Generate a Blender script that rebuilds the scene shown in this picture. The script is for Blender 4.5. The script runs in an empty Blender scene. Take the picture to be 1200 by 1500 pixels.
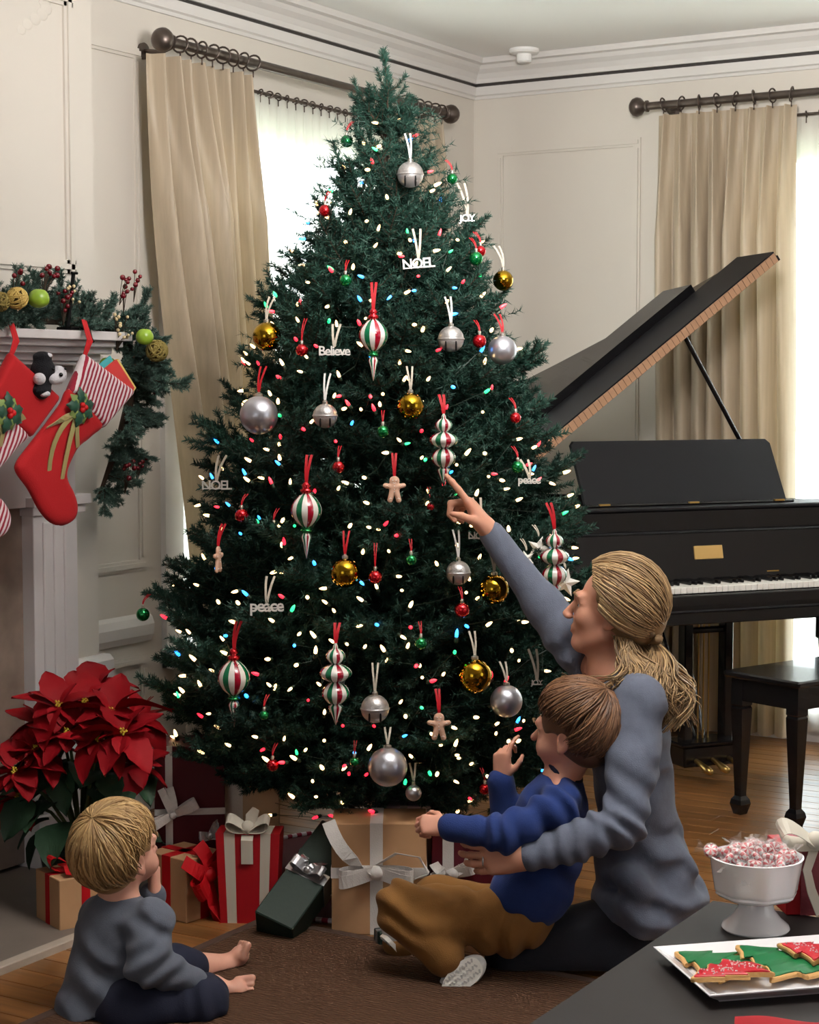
import bpy, bmesh, math, random
import numpy as np
from mathutils import Vector, Matrix, noise

rng = random.Random(7)
nrng = np.random.default_rng(11)
PI = math.pi
scene = bpy.context.scene
COL = scene.collection

# ------------------------------------------------------------------ camera
# world: room corner at the origin, left wall = plane X=0, back wall = plane Y=0
FPX = 2620.0
YAW = math.radians(31.0)
PITCH = math.radians(4.15)
CAM = np.array([3.867, -6.985, 1.45])
FW0 = np.array([-math.sin(YAW), math.cos(YAW), 0.0])
RT = np.array([math.cos(YAW), math.sin(YAW), 0.0])
UPZ = np.array([0, 0, 1.0])
FWD = FW0 * math.cos(PITCH) - UPZ * math.sin(PITCH)
UPV = FW0 * math.sin(PITCH) + UPZ * math.cos(PITCH)

cam_data = bpy.data.cameras.new('camera')
cam = bpy.data.objects.new('camera', cam_data)
COL.objects.link(cam)
cam.location = CAM
cam.rotation_euler = (PI / 2 - PITCH, 0, YAW)
cam_data.sensor_fit = 'HORIZONTAL'
cam_data.sensor_width = 36
cam_data.lens = 36 * FPX / 1200
cam_data.clip_start = 0.05
cam_data.clip_end = 200
scene.camera = cam

# ------------------------------------------------------------------ world, lights, exposure
world = bpy.data.worlds.new('daylight')
scene.world = world
world.use_nodes = True
wn = world.node_tree.nodes
wn['Background'].inputs[0].default_value = (0.86, 0.95, 1.0, 1)
wn['Background'].inputs[1].default_value = 11.0

def area(name, loc, target, sx, sy, power, color=(1, 1, 1)):
    L = bpy.data.lights.new(name, 'AREA')
    L.shape = 'RECTANGLE'; L.size = sx; L.size_y = sy
    L.energy = power; L.color = color
    o = bpy.data.objects.new(name, L)
    COL.objects.link(o)
    o.location = loc
    d = Vector(target) - Vector(loc)
    o.rotation_euler = d.to_track_quat('-Z', 'Y').to_euler()
    return o

# photographer's strobe, added above mid-room to brighten the ceiling and back wall
area('bounce_strobe', (2.5, -4.0, 2.30), (2.52, -3.3, 3.0), 0.5, 0.5, 118, (1, 0.965, 0.935))
# daylight-coloured fill lamps added before the windowless walls right and behind
area('side_fill_light', (5.9, -3.6, 1.7), (1.5, -3.2, 1.0), 1.6, 1.8, 13, (0.9, 0.95, 1.0))
area('rear_fill_light', (2.6, -8.85, 1.8), (1.6, -2.6, 1.0), 1.8, 1.6, 13, (0.92, 0.96, 1.0))

vs = scene.view_settings
scene.display_settings.display_device = 'sRGB'
vs.view_transform = 'Standard'
vs.look = 'None'
vs.gamma = 1.0
vs.use_curve_mapping = False
vs.exposure = 0.15

# ------------------------------------------------------------------ pixel helpers
def ray(px, py):
    d = FWD + RT * ((px - 600) / FPX) + UPV * ((750 - py) / FPX)
    return d
def atd(px, py, depth):
    """point on the pixel's ray at horizontal depth `depth` in front of the camera"""
    d = ray(px, py)
    t = depth / float(np.dot(d, FW0))
    return CAM + d * t
def onz(px, py, z=0.0):
    d = ray(px, py)
    return CAM + d * ((z - CAM[2]) / d[2])
def onX(px, py, X):
    d = ray(px, py)
    return CAM + d * ((X - CAM[0]) / d[0])
def onY(px, py, Y):
    d = ray(px, py)
    return CAM + d * ((Y - CAM[1]) / d[1])
def V(p):
    return np.array(p, float)
def unit(v):
    v = np.array(v, float)
    return v / (np.linalg.norm(v) + 1e-12)
def camdir(r, d, z=0.0):
    """vector given as (right, away, up) of the view"""
    return RT * r + FW0 * d + UPZ * z

# ------------------------------------------------------------------ materials
MATS = {}
def mat(name, col, rough=0.5, metal=0.0, spec=0.5, bump=0.0, bscale=200.0, var=0.0, vscale=8.0,
        emit=None, estr=0.0, coat=0.0, sheen=0.0, sss=0.0, trans=0.0, alpha=1.0, rnd=0.0, ior=1.45,
        stretch=None, aniso=0.0):
    if name in MATS:
        return MATS[name]
    m = bpy.data.materials.new(name)
    m.use_nodes = True
    nt = m.node_tree
    b = nt.nodes['Principled BSDF']
    b.inputs['Base Color'].default_value = (*col, 1)
    b.inputs['Roughness'].default_value = rough
    b.inputs['Metallic'].default_value = metal
    b.inputs['Specular IOR Level'].default_value = spec
    b.inputs['IOR'].default_value = ior
    b.inputs['Coat Weight'].default_value = coat
    b.inputs['Sheen Weight'].default_value = sheen
    b.inputs['Transmission Weight'].default_value = trans
    b.inputs['Alpha'].default_value = alpha
    if sss:
        b.inputs['Subsurface Weight'].default_value = sss
        b.inputs['Subsurface Radius'].default_value = (0.012, 0.005, 0.003)
        b.inputs['Subsurface Scale'].default_value = 1.0
    if emit:
        b.inputs['Emission Color'].default_value = (*emit, 1)
        b.inputs['Emission Strength'].default_value = estr
    tc = None
    def coords():
        nonlocal tc
        if tc is None:
            tc = nt.nodes.new('ShaderNodeTexCoord')
            if stretch:
                mp = nt.nodes.new('ShaderNodeMapping')
                mp.inputs['Scale'].default_value = stretch
                nt.links.new(tc.outputs['Object'], mp.inputs['Vector'])
                tc = mp
        return tc.outputs['Vector'] if stretch else tc.outputs['Object']
    if var or rnd:
        hsv = nt.nodes.new('ShaderNodeHueSaturation')
        hsv.inputs['Color'].default_value = (*col, 1)
        val = None
        if var:
            n = nt.nodes.new('ShaderNodeTexNoise')
            n.inputs['Scale'].default_value = vscale
            n.inputs['Detail'].default_value = 4
            nt.links.new(coords(), n.inputs['Vector'])
            mr = nt.nodes.new('ShaderNodeMapRange')
            mr.inputs['From Min'].default_value = 0.3
            mr.inputs['From Max'].default_value = 0.7
            mr.inputs['To Min'].default_value = 1 - var
            mr.inputs['To Max'].default_value = 1 + var
            nt.links.new(n.outputs['Fac'], mr.inputs['Value'])
            val = mr.outputs['Result']
        if rnd:
            oi = nt.nodes.new('ShaderNodeObjectInfo')
            mr2 = nt.nodes.new('ShaderNodeMapRange')
            mr2.inputs['To Min'].default_value = 1 - rnd
            mr2.inputs['To Max'].default_value = 1 + rnd
            nt.links.new(oi.outputs['Random'], mr2.inputs['Value'])
            if val is not None:
                mm = nt.nodes.new('ShaderNodeMath'); mm.operation = 'MULTIPLY'
                nt.links.new(val, mm.inputs[0]); nt.links.new(mr2.outputs['Result'], mm.inputs[1])
                val = mm.outputs[0]
            else:
                val = mr2.outputs['Result']
        nt.links.new(val, hsv.inputs['Value'])
        nt.links.new(hsv.outputs['Color'], b.inputs['Base Color'])
    if bump:
        n2 = nt.nodes.new('ShaderNodeTexNoise')
        n2.inputs['Scale'].default_value = bscale
        n2.inputs['Detail'].default_value = 3
        nt.links.new(coords(), n2.inputs['Vector'])
        bp = nt.nodes.new('ShaderNodeBump')
        bp.inputs['Strength'].default_value = bump
        bp.inputs['Distance'].default_value = 0.004
        nt.links.new(n2.outputs['Fac'], bp.inputs['Height'])
        nt.links.new(bp.outputs['Normal'], b.inputs['Normal'])
    MATS[name] = m
    return m

def srgb(r, g, b):
    f = lambda c: ((c / 255 + 0.055) / 1.055) ** 2.4 if c > 10 else c / 255 / 12.92
    return (f(r), f(g), f(b))

# ------------------------------------------------------------------ object helpers
def empty(name, loc, label=None, cat=None, group=None, rz=0.0):
    o = bpy.data.objects.new(name, None)
    COL.objects.link(o)
    o.location = Vector([float(c) for c in loc])
    o.rotation_euler = (0, 0, rz)
    o.empty_display_size = 0.05
    tag(o, label, cat, group)
    return o
def tag(o, label=None, cat=None, group=None, kind=None):
    if label: o['label'] = label
    if cat: o['category'] = cat
    if group: o['group'] = group
    if kind: o['kind'] = kind
    return o
def wloc(o):
    p = np.array(o.location, float)
    while o.parent is not None:
        o = o.parent
        p = p + np.array(o.location, float)
    return p

class MB:
    """collects faces in world coordinates; build() links ONE mesh object"""
    def __init__(self):
        self.v = []; self.f = []; self.m = []; self.cur = 0
    def add(self, verts, faces, mi=None):
        o = len(self.v)
        self.v.extend([tuple(float(c) for c in p) for p in verts])
        k = self.cur if mi is None else mi
        for fc in faces:
            self.f.append(tuple(o + i for i in fc)); self.m.append(k)
        return self
    def box(self, c, s, R=None, bev=0.0, mi=None):
        c = V(c); h = V(s) / 2
        R = np.eye(3) if R is None else np.array(R)
        if bev <= 0:
            vs_ = [c + R @ (h * V(q)) for q in
                   [(-1,-1,-1),(1,-1,-1),(1,1,-1),(-1,1,-1),(-1,-1,1),(1,-1,1),(1,1,1),(-1,1,1)]]
            self.add(vs_, [(0,3,2,1),(4,5,6,7),(0,1,5,4),(1,2,6,5),(2,3,7,6),(3,0,4,7)], mi)
            return self
        b = min(bev, min(h) * 0.9)
        pts = []; idx = {}
        for sx in (-1, 1):
            for sy in (-1, 1):
                for sz in (-1, 1):
                    for ax in range(3):
                        q = h - b
                        q[ax] = h[ax]
                        idx[(sx, sy, sz, ax)] = len(pts)
                        pts.append(c + R @ (q * V((sx, sy, sz))))
        fs = []
        S = [(-1,-1),(1,-1),(1,1),(-1,1)]
        for s_ in (-1, 1):
            for ax in range(3):
                o1, o2 = (ax + 1) % 3, (ax + 2) % 3
                loop = []
                for a_, b_ in S:
                    k = [0, 0, 0]; k[ax] = s_; k[o1] = a_; k[o2] = b_
                    loop.append(idx[(k[0], k[1], k[2], ax)])
                fs.append(tuple(loop if s_ > 0 else loop[::-1]))
        for ax in range(3):                      # edges
            o1, o2 = (ax + 1) % 3, (ax + 2) % 3
            for a_ in (-1, 1):
                for b_ in (-1, 1):
                    k0 = [0,0,0]; k0[ax] = -1; k0[o1] = a_; k0[o2] = b_
                    k1 = list(k0); k1[ax] = 1
                    q = [idx[(*k0, o1)], idx[(*k1, o1)], idx[(*k1, o2)], idx[(*k0, o2)]]
                    fs.append(tuple(q if a_ * b_ < 0 else q[::-1]))
        for sx in (-1, 1):
            for sy in (-1, 1):
                for sz in (-1, 1):
                    t = [idx[(sx, sy, sz, 0)], idx[(sx, sy, sz, 1)], idx[(sx, sy, sz, 2)]]
                    fs.append(tuple(t if sx * sy * sz > 0 else t[::-1]))
        self.add(pts, fs, mi)
        return self
    def tube(self, path, rad, n=8, cap=True, mi=None, flat=None):
        path = [V(p) for p in path]
        if not hasattr(rad, '__len__'):
            rad = [rad] * len(path)
        t0 = unit(path[1] - path[0])
        a = np.cross(t0, (0, 0, 1.0))
        if np.linalg.norm(a) < 1e-3: a = np.cross(t0, (0, 1.0, 0))
        a = unit(a)
        vs_ = []
        for i, p in enumerate(path):
            t = unit(path[min(i + 1, len(path) - 1)] - path[max(i - 1, 0)])
            a = unit(a - t * np.dot(a, t))
            b = np.cross(t, a)
            for k in range(n):
                an = 2 * PI * k / n
                vs_.append(p + (a * math.cos(an) + b * math.sin(an)) * rad[i])
        fs = []
        for i in range(len(path) - 1):
            for k in range(n):
                k2 = (k + 1) % n
                fs.append((i*n + k, i*n + k2, (i+1)*n + k2, (i+1)*n + k))
        if cap:
            fs.append(tuple(range(n))[::-1])
            fs.append(tuple((len(path)-1)*n + k for k in range(n)))
        self.add(vs_, fs, mi)
        return self
    def cone(self, a, b, ra, rb, n=16, mi=None):
        return self.tube([a, b], [ra, rb], n, True, mi)
    def lathe(self, prof, org, axis=(0, 0, 1), n=24, mi=None, mfun=None, close=True, phase=0.0):
        """prof: list of (r, h)"""
        org = V(org); ax = unit(axis)
        a = np.cross(ax, (1.0, 0, 0))
        if np.linalg.norm(a) < 1e-3: a = np.cross(ax, (0, 1.0, 0))
        a = unit(a); b = np.cross(ax, a)
        vs_ = []
        for r, h in prof:
            for k in range(n):
                an = 2 * PI * k / n + phase
                vs_.append(org + ax * h + (a * math.cos(an) + b * math.sin(an)) * max(r, 1e-5))
        o = len(self.v)
        self.v.extend([tuple(p) for p in vs_])
        for i in range(len(prof) - 1):
            for k in range(n):
                k2 = (k + 1) % n
                self.f.append((o+i*n+k, o+i*n+k2, o+(i+1)*n+k2, o+(i+1)*n+k))
                self.m.append(mfun(i, k) if mfun else (self.cur if mi is None else mi))
        if close:
            self.f.append(tuple(o + k for k in range(n))[::-1]); self.m.append(mfun(0, 0) if mfun else (mi or 0))
            self.f.append(tuple(o + (len(prof)-1)*n + k for k in range(n))); self.m.append(mfun(len(prof)-2, 0) if mfun else (mi or 0))
        return self
    def ball(self, c, r, n=16, m=10, sc=(1, 1, 1), mi=None):
        c = V(c)
        vs_ = [c + V((0, 0, r * sc[2]))]
        for i in range(1, m):
            th = PI * i / m
            for k in range(n):
                ph = 2 * PI * k / n
                vs_.append(c + r * V((math.sin(th)*math.cos(ph)*sc[0], math.sin(th)*math.sin(ph)*sc[1], math.cos(th)*sc[2])))
        vs_.append(c - V((0, 0, r * sc[2])))
        fs = []
        for k in range(n):
            fs.append((0, 1 + k, 1 + (k+1) % n))
            fs.append((len(vs_)-1, 1 + (m-2)*n + (k+1) % n, 1 + (m-2)*n + k))
        for i in range(m - 2):
            for k in range(n):
                k2 = (k+1) % n
                fs.append((1+i*n+k, 1+(i+1)*n+k, 1+(i+1)*n+k2, 1+i*n+k2))
        self.add(vs_, fs, mi)
        return self
    def ribbon(self, path, widthdir, w, th=0.0012, mi=None):
        """flat strip along a path; widthdir one vector or one per point"""
        path = [V(p) for p in path]
        wd = widthdir if isinstance(widthdir, list) else [widthdir] * len(path)
        ws = w if hasattr(w, '__len__') else [w] * len(path)
        vs_ = []
        for i, p in enumerate(path):
            t = unit(path[min(i+1, len(path)-1)] - path[max(i-1, 0)])
            d = unit(V(wd[i]) - t * np.dot(V(wd[i]), t))
            nn = np.cross(t, d) * th / 2
            h = d * ws[i] / 2
            vs_ += [p - h - nn, p + h - nn, p + h + nn, p - h + nn]
        fs = []
        for i in range(len(path) - 1):
            for k in range(4):
                k2 = (k + 1) % 4
                fs.append((i*4+k, i*4+k2, (i+1)*4+k2, (i+1)*4+k))
        fs.append((3, 2, 1, 0)); e = (len(path)-1)*4
        fs.append((e, e+1, e+2, e+3))
        self.add(vs_, fs, mi)
        return self
    def prism(self, pts, depthvec, mi=None):
        """planar polygon (list of 3-D points) extruded along depthvec"""
        n = len(pts); d = V(depthvec)
        vs_ = [V(p) for p in pts] + [V(p) + d for p in pts]
        fs = [tuple(range(n))[::-1], tuple(range(n, 2*n))]
        for i in range(n):
            j = (i + 1) % n
            fs.append((i, j, n + j, n + i))
        self.add(vs_, fs, mi)
        return self
    def grid(self, fn, nu, nv, mi=None, closed_u=False):
        vs_ = [fn(i / (nu - 1), j / (nv - 1)) for j in range(nv) for i in range(nu)]
        fs = [(j*nu+i, j*nu+i+1, (j+1)*nu+i+1, (j+1)*nu+i) for j in range(nv-1) for i in range(nu-1)]
        self.add(vs_, fs, mi)
        return self
    def build(self, name, mats, parent=None, smooth=False, origin=None, label=None, cat=None, group=None, kind=None, auto=None, fixn=True):
        me = bpy.data.meshes.new(name)
        base = wloc(parent) if parent is not None else np.zeros(3)
        org = V(origin) if origin is not None else (np.zeros(3) if parent is not None else np.array(self.v).mean(0))
        if parent is None and origin is None:
            a = np.array(self.v); org[2] = a[:, 2].min()
        off = base if parent is not None and origin is None else org
        vv = np.array(self.v) - off
        me.from_pydata(vv.tolist(), [], self.f)
        if not isinstance(mats, (list, tuple)): mats = [mats]
        for m in mats: me.materials.append(m)
        if any(self.m):
            me.polygons.foreach_set('material_index', self.m)
        if fixn:
            bm = bmesh.new(); bm.from_mesh(me)
            bmesh.ops.recalc_face_normals(bm, faces=bm.faces)
            bm.to_mesh(me); bm.free()
        if smooth:
            me.polygons.foreach_set('use_smooth', [True] * len(me.polygons))
            if auto is not None:
                me.set_sharp_from_angle(angle=math.radians(auto))
        me.update()
        o = bpy.data.objects.new(name, me)
        COL.objects.link(o)
        if parent is not None:
            o.parent = parent
            if origin is not None: o.location = Vector((org - base).tolist())
        else:
            o.location = Vector(org.tolist())
        tag(o, label, cat, group, kind)
        return o

def copy_tree(o, parent=None):
    c = o.copy(); COL.objects.link(c)
    c.parent = parent
    for ch in list(o.children):
        copy_tree(ch, c)
    return c

# ------------------------------------------------------------------ implicit modelling (smooth unions -> one continuous surface)
class SDF:
    def __init__(self, lo, hi, h):
        self.lo = V(lo); self.h = h
        self.n = np.ceil((V(hi) - self.lo) / h).astype(int) + 1
        self.D = np.full(self.n, 1.0, np.float32)
    def _sub(self, lo, hi):
        i0 = np.clip(np.floor((V(lo) - self.lo) / self.h).astype(int), 0, self.n)
        i1 = np.clip(np.ceil((V(hi) - self.lo) / self.h).astype(int) + 1, 0, self.n)
        if np.any(i1 <= i0): return None, None
        ax = [self.lo[k] + self.h * np.arange(i0[k], i1[k], dtype=np.float32) for k in range(3)]
        g = np.meshgrid(*ax, indexing='ij')
        return (slice(i0[0], i1[0]), slice(i0[1], i1[1]), slice(i0[2], i1[2])), g
    def _merge(self, sl, d, k, sub=False):
        a = self.D[sl]
        if sub:
            d = -d
            if k <= 0: self.D[sl] = np.maximum(a, d); return
            hh = np.clip(0.5 - 0.5 * (a - d) / k, 0, 1)
            self.D[sl] = a * (1 - hh) + d * hh + k * hh * (1 - hh)
            return
        if k <= 0: self.D[sl] = np.minimum(a, d); return
        hh = np.clip(0.5 + 0.5 * (a - d) / k, 0, 1)
        self.D[sl] = a * (1 - hh) + d * hh - k * hh * (1 - hh)
    def cap(self, a, b, ra, rb=None, k=0.01, sub=False):
        a = V(a); b = V(b); rb = ra if rb is None else rb
        pad = max(ra, rb) + k + 3 * self.h
        sl, g = self._sub(np.minimum(a, b) - pad, np.maximum(a, b) + pad)
        if sl is None: return self
        ba = b - a; L = float(ba @ ba) + 1e-12
        t = np.clip(((g[0]-a[0])*ba[0] + (g[1]-a[1])*ba[1] + (g[2]-a[2])*ba[2]) / L, 0, 1)
        d = np.sqrt((g[0]-a[0]-t*ba[0])**2 + (g[1]-a[1]-t*ba[1])**2 + (g[2]-a[2]-t*ba[2])**2) - (ra + (rb - ra) * t)
        self._merge(sl, d, k, sub)
        return self
    def chain(self, pts, rads, k=0.01):
        for i in range(len(pts) - 1):
            self.cap(pts[i], pts[i+1], rads[i], rads[i+1], k)
        return self
    def ell(self, c, r, R=None, k=0.01, sub=False):
        """R columns = local axes in world"""
        c = V(c); r = V(r); R = np.eye(3) if R is None else np.array(R)
        pad = max(r) + k + 3 * self.h
        sl, g = self._sub(c - pad, c + pad)
        if sl is None: return self
        q = [(g[0]-c[0])*R[0, i] + (g[1]-c[1])*R[1, i] + (g[2]-c[2])*R[2, i] for i in range(3)]
        k0 = np.sqrt((q[0]/r[0])**2 + (q[1]/r[1])**2 + (q[2]/r[2])**2) + 1e-6
        k1 = np.sqrt((q[0]/r[0]**2)**2 + (q[1]/r[1]**2)**2 + (q[2]/r[2]**2)**2) + 1e-6
        self._merge(sl, k0 * (k0 - 1) / k1, k, sub)
        return self
    def rbox(self, c, s, R=None, rad=0.01, k=0.005, sub=False):
        c = V(c); hs = V(s) / 2 - rad; R = np.eye(3) if R is None else np.array(R)
        pad = np.linalg.norm(V(s)) / 2 + k + 3 * self.h
        sl, g = self._sub(c - pad, c + pad)
        if sl is None: return self
        q = [np.abs((g[0]-c[0])*R[0, i] + (g[1]-c[1])*R[1, i] + (g[2]-c[2])*R[2, i]) - hs[i] for i in range(3)]
        d = np.sqrt(sum(np.maximum(x, 0)**2 for x in q)) + np.minimum(np.maximum(np.maximum(q[0], q[1]), q[2]), 0) - rad
        self._merge(sl, d, k, sub)
        return self
    def plane(self, p, n, k=0.0):
        """keep the side opposite to n"""
        p = V(p); n = unit(n)
        sl, g = self._sub(self.lo, self.lo + self.n * self.h)
        d = (g[0]-p[0])*n[0] + (g[1]-p[1])*n[1] + (g[2]-p[2])*n[2]
        self._merge(sl, -d, k, True)
        return self
    def disp(self, fn):
        sl, g = self._sub(self.lo, self.lo + self.n * self.h)
        near = np.abs(self.D) < 0.05
        pts = np.stack([x[near] for x in g], -1)
        self.D[near] += fn(pts).astype(np.float32)
        return self
    def mesh(self):
        D = self.D
        D[0] = D[-1] = 1; D[:, 0] = D[:, -1] = 1; D[:, :, 0] = D[:, :, -1] = 1
        ins = D < 0
        nx, ny, nz = D.shape
        cnt = np.zeros((nx-1, ny-1, nz-1), np.int8)
        for a in (0, 1):
            for b in (0, 1):
                for c in (0, 1):
                    cnt += ins[a:nx-1+a, b:ny-1+b, c:nz-1+c]
        act = (cnt > 0) & (cnt < 8)
        cells = np.argwhere(act)
        idx = np.full(act.shape, -1, np.int64)
        idx[act] = np.arange(len(cells))
        acc = np.zeros((len(cells), 3)); num = np.zeros(len(cells))
        C = [(0,0,0),(1,0,0),(0,1,0),(1,1,0),(0,0,1),(1,0,1),(0,1,1),(1,1,1)]
        for i in range(8):
            for j in range(i + 1, 8):
                if sum(abs(C[i][q] - C[j][q]) for q in range(3)) != 1: continue
                da = D[cells[:,0]+C[i][0], cells[:,1]+C[i][1], cells[:,2]+C[i][2]]
                db = D[cells[:,0]+C[j][0], cells[:,1]+C[j][1], cells[:,2]+C[j][2]]
                x = (da < 0) != (db < 0)
                t = np.where(x, da / np.where(x, da - db, 1), 0)
                pa = V(C[i]); pb = V(C[j])
                acc += np.where(x[:, None], pa + t[:, None] * (pb - pa), 0); num += x
        verts = self.lo + self.h * (cells + acc / num[:, None])
        quads = []
        for ax in range(3):
            o1, o2 = (ax + 1) % 3, (ax + 2) % 3
            sA = [slice(0, n) for n in D.shape]; sB = list(sA)
            sA[ax] = slice(0, D.shape[ax]-1); sB[ax] = slice(1, D.shape[ax])
            A = ins[tuple(sA)]; B = ins[tuple(sB)]
            e = np.argwhere(A != B)
            e = e[(e[:, o1] > 0) & (e[:, o2] > 0)]
            fl = ins[e[:,0], e[:,1], e[:,2]]
            def cid(d1, d2):
                q = e.copy(); q[:, o1] -= d1; q[:, o2] -= d2
                return idx[q[:,0], q[:,1], q[:,2]]
            q = np.stack([cid(1,1), cid(0,1), cid(0,0), cid(1,0)], -1)
            q[~fl] = q[~fl][:, ::-1]
            quads.append(q)
        return verts, np.concatenate(quads)
    def build(self, name, m, parent, origin=None, smooth_it=2, keepz=None, label=None):
        v, q = self.mesh()
        if smooth_it:                                   # light Laplacian to hide the voxel grid
            for _ in range(smooth_it):
                s = np.zeros_like(v); n = np.zeros(len(v))
                for a, b in ((0,1),(1,2),(2,3),(3,0)):
                    np.add.at(s, q[:, a], v[q[:, b]]); np.add.at(n, q[:, a], 1)
                    np.add.at(s, q[:, b], v[q[:, a]]); np.add.at(n, q[:, b], 1)
                v = v * 0.5 + 0.5 * s / np.maximum(n, 1)[:, None]
        base = wloc(parent)
        me = bpy.data.meshes.new(name)
        me.vertices.add(len(v)); me.vertices.foreach_set('co', (v - base).astype(np.float32).ravel())
        me.loops.add(q.size); me.loops.foreach_set('vertex_index', q.ravel().astype(np.int32))
        me.polygons.add(len(q))
        me.polygons.foreach_set('loop_start', np.arange(0, q.size, 4, dtype=np.int32))
        me.update(calc_edges=True)
        me.validate()
        me.polygons.foreach_set('use_smooth', [True] * len(me.polygons))
        for mm in (m if isinstance(m, (list, tuple)) else [m]): me.materials.append(mm)
        me.update()
        o = bpy.data.objects.new(name, me)
        COL.objects.link(o); o.parent = parent
        if label: o['label'] = label
        return o

def vnoise(p, s, seed=0.0):
    """cheap smooth pseudo-noise for arrays"""
    x = p * s + seed
    return (np.sin(x[:,0]*1.7 + 1.3*np.sin(x[:,1]*1.1)) + np.sin(x[:,1]*1.9 + 1.1*np.sin(x[:,2]*1.3)) + np.sin(x[:,2]*1.6 + 1.2*np.sin(x[:,0]*1.2))) / 3

def bez(p0, p1, p2, p3, n=10):
    p0, p1, p2, p3 = V(p0), V(p1), V(p2), V(p3)
    return [(1-t)**3*p0 + 3*(1-t)**2*t*p1 + 3*(1-t)*t*t*p2 + t**3*p3 for t in np.linspace(0, 1, n)]
def rotz(a):
    c, s = math.cos(a), math.sin(a)
    return np.array([[c, -s, 0], [s, c, 0], [0, 0, 1.0]])
def rot(axis, a):
    return np.array(Matrix.Rotation(a, 3, Vector([float(c) for c in axis])))

# ================================================================== ROOM
H = 2.85
XR, YB = 6.2, -9.2            # far right wall, wall behind the camera
wallm = mat('wall_paint', srgb(210, 203, 193), 0.7, var=0.015, vscale=3, bump=0.03, bscale=60)
trimm = mat('trim_paint', srgb(214, 210, 206), 0.45, var=0.015, vscale=4)
ceilm = mat('ceiling_paint', srgb(244, 243, 240), 0.8)
mantm = mat('mantel_paint', srgb(214, 208, 208), 0.45, var=0.03, vscale=9)
darkline = mat('cornice_dark_line', srgb(70, 66, 64), 0.4, metal=0.4)

def struct(o):
    o['kind'] = 'structure'
    return o
def wallbox(name, boxes, m):
    b = MB()
    for lo, hi in boxes:
        lo = V(lo); hi = V(hi)
        b.box((lo + hi) / 2, hi - lo)
    return struct(b.build(name, m))

LWS = 0.52                                         # sill of the left window
LW0, LW1, LWT, LWB = -2.10, -0.70, 2.40, 0.12      # left window opening (Y range), top, bottom
RW0, RW1 = 1.32, 2.75                              # right window opening (X range)
wallbox('wall_left', [((-.16, YB, 0), (0, LW0, H)), ((-.16, LW1, 0), (0, 0, H)),
                      ((-.16, LW0, LWT), (0, LW1, H)), ((-.16, LW0, 0), (0, LW1, LWS))], wallm)
wallbox('wall_back', [((-.16, 0, 0), (RW0, .16, H)), ((RW1, 0, 0), (XR, .16, H)),
                      ((RW0, 0, LWT), (RW1, .16, H)), ((RW0, 0, 0), (RW1, .16, LWB))], wallm)
wallbox('wall_right', [((XR, YB, 0), (XR + .15, .16, H))], wallm)
wallbox('wall_front', [((-.16, YB - .15, 0), (XR + .15, YB, H))], wallm)
wallbox('ceiling', [((-.16, YB - .15, H), (XR + .15, .16, H + .12))], ceilm)

# chimney breast (parallel to the left wall) as part of the room
wallbox('wall_chimney', [((0, -5.4, 0), (.15, -2.698, H))], wallm)

# floor: slab with real planks where the camera sees them
def wood(name, c1, c2, rough):
    m = mat(name, c1, rough)
    nt = m.node_tree; b = nt.nodes['Principled BSDF']
    tc = nt.nodes.new('ShaderNodeTexCoord'); mp = nt.nodes.new('ShaderNodeMapping')
    mp.inputs['Scale'].default_value = (2.2, 34, 10)
    oi = nt.nodes.new('ShaderNodeObjectInfo')
    add = nt.nodes.new('ShaderNodeVectorMath'); add.operation = 'ADD'
    sc = nt.nodes.new('ShaderNodeMath'); sc.operation = 'MULTIPLY'; sc.inputs[1].default_value = 37
    nt.links.new(oi.outputs['Random'], sc.inputs[0])
    nt.links.new(tc.outputs['Object'], mp.inputs['Vector'])
    nt.links.new(mp.outputs['Vector'], add.inputs[0]); nt.links.new(sc.outputs[0], add.inputs[1])
    n = nt.nodes.new('ShaderNodeTexNoise'); n.inputs['Scale'].default_value = 1.0; n.inputs['Detail'].default_value = 6
    nt.links.new(add.outputs['Vector'], n.inputs['Vector'])
    r = nt.nodes.new('ShaderNodeValToRGB')
    r.color_ramp.elements[0].position = .3; r.color_ramp.elements[0].color = (*c1, 1)
    r.color_ramp.elements[1].position = .72; r.color_ramp.elements[1].color = (*c2, 1)
    nt.links.new(n.outputs['Fac'], r.inputs['Fac'])
    hsv = nt.nodes.new('ShaderNodeHueSaturation')
    mr = nt.nodes.new('ShaderNodeMapRange'); mr.inputs['To Min'].default_value = .75; mr.inputs['To Max'].default_value = 1.25
    nt.links.new(oi.outputs['Random'], mr.inputs['Value']); nt.links.new(mr.outputs['Result'], hsv.inputs['Value'])
    nt.links.new(r.outputs['Color'], hsv.inputs['Color'])
    nt.links.new(hsv.outputs['Color'], b.inputs['Base Color'])
    return m
woodm = wood('oak_floor', srgb(98, 62, 32), srgb(146, 100, 56), 0.28)
fl = MB(); fl.box(((XR - .16) / 2, (YB) / 2, -.06), (XR + .3, -YB + .3, .10))
floor = struct(fl.build('floor', woodm, origin=(3, -4.5, -.01)))
PW, PL = 0.085, 1.25
pm = None; rows = int(5.6 / PW); cnt = 0
for i in range(rows):
    y = -.02 - PW * (i + .5)
    off = rng.random() * PL
    k = -1
    while True:
        k += 1
        x = -off + PL * (k + .5)
        if x - PL / 2 > 3.4: break
        # only where the picture can show floor
        if y < -3.2 and x > 1.9: continue
        if x < -.55: continue
        if pm is None:
            b = MB(); b.box((0, 0, 0), (PL - .0015, PW - .0015, .014), bev=.0012)
            p = b.build('plank', woodm, parent=floor, origin=(0, 0, 0)); pm = p.data
            p.location = Vector((x, y, -.007)) - floor.location
        else:
            p = bpy.data.objects.new('plank', pm); COL.objects.link(p); p.parent = floor
            p.location = Vector((x, y, -.007)) - floor.location
        cnt += 1

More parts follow.
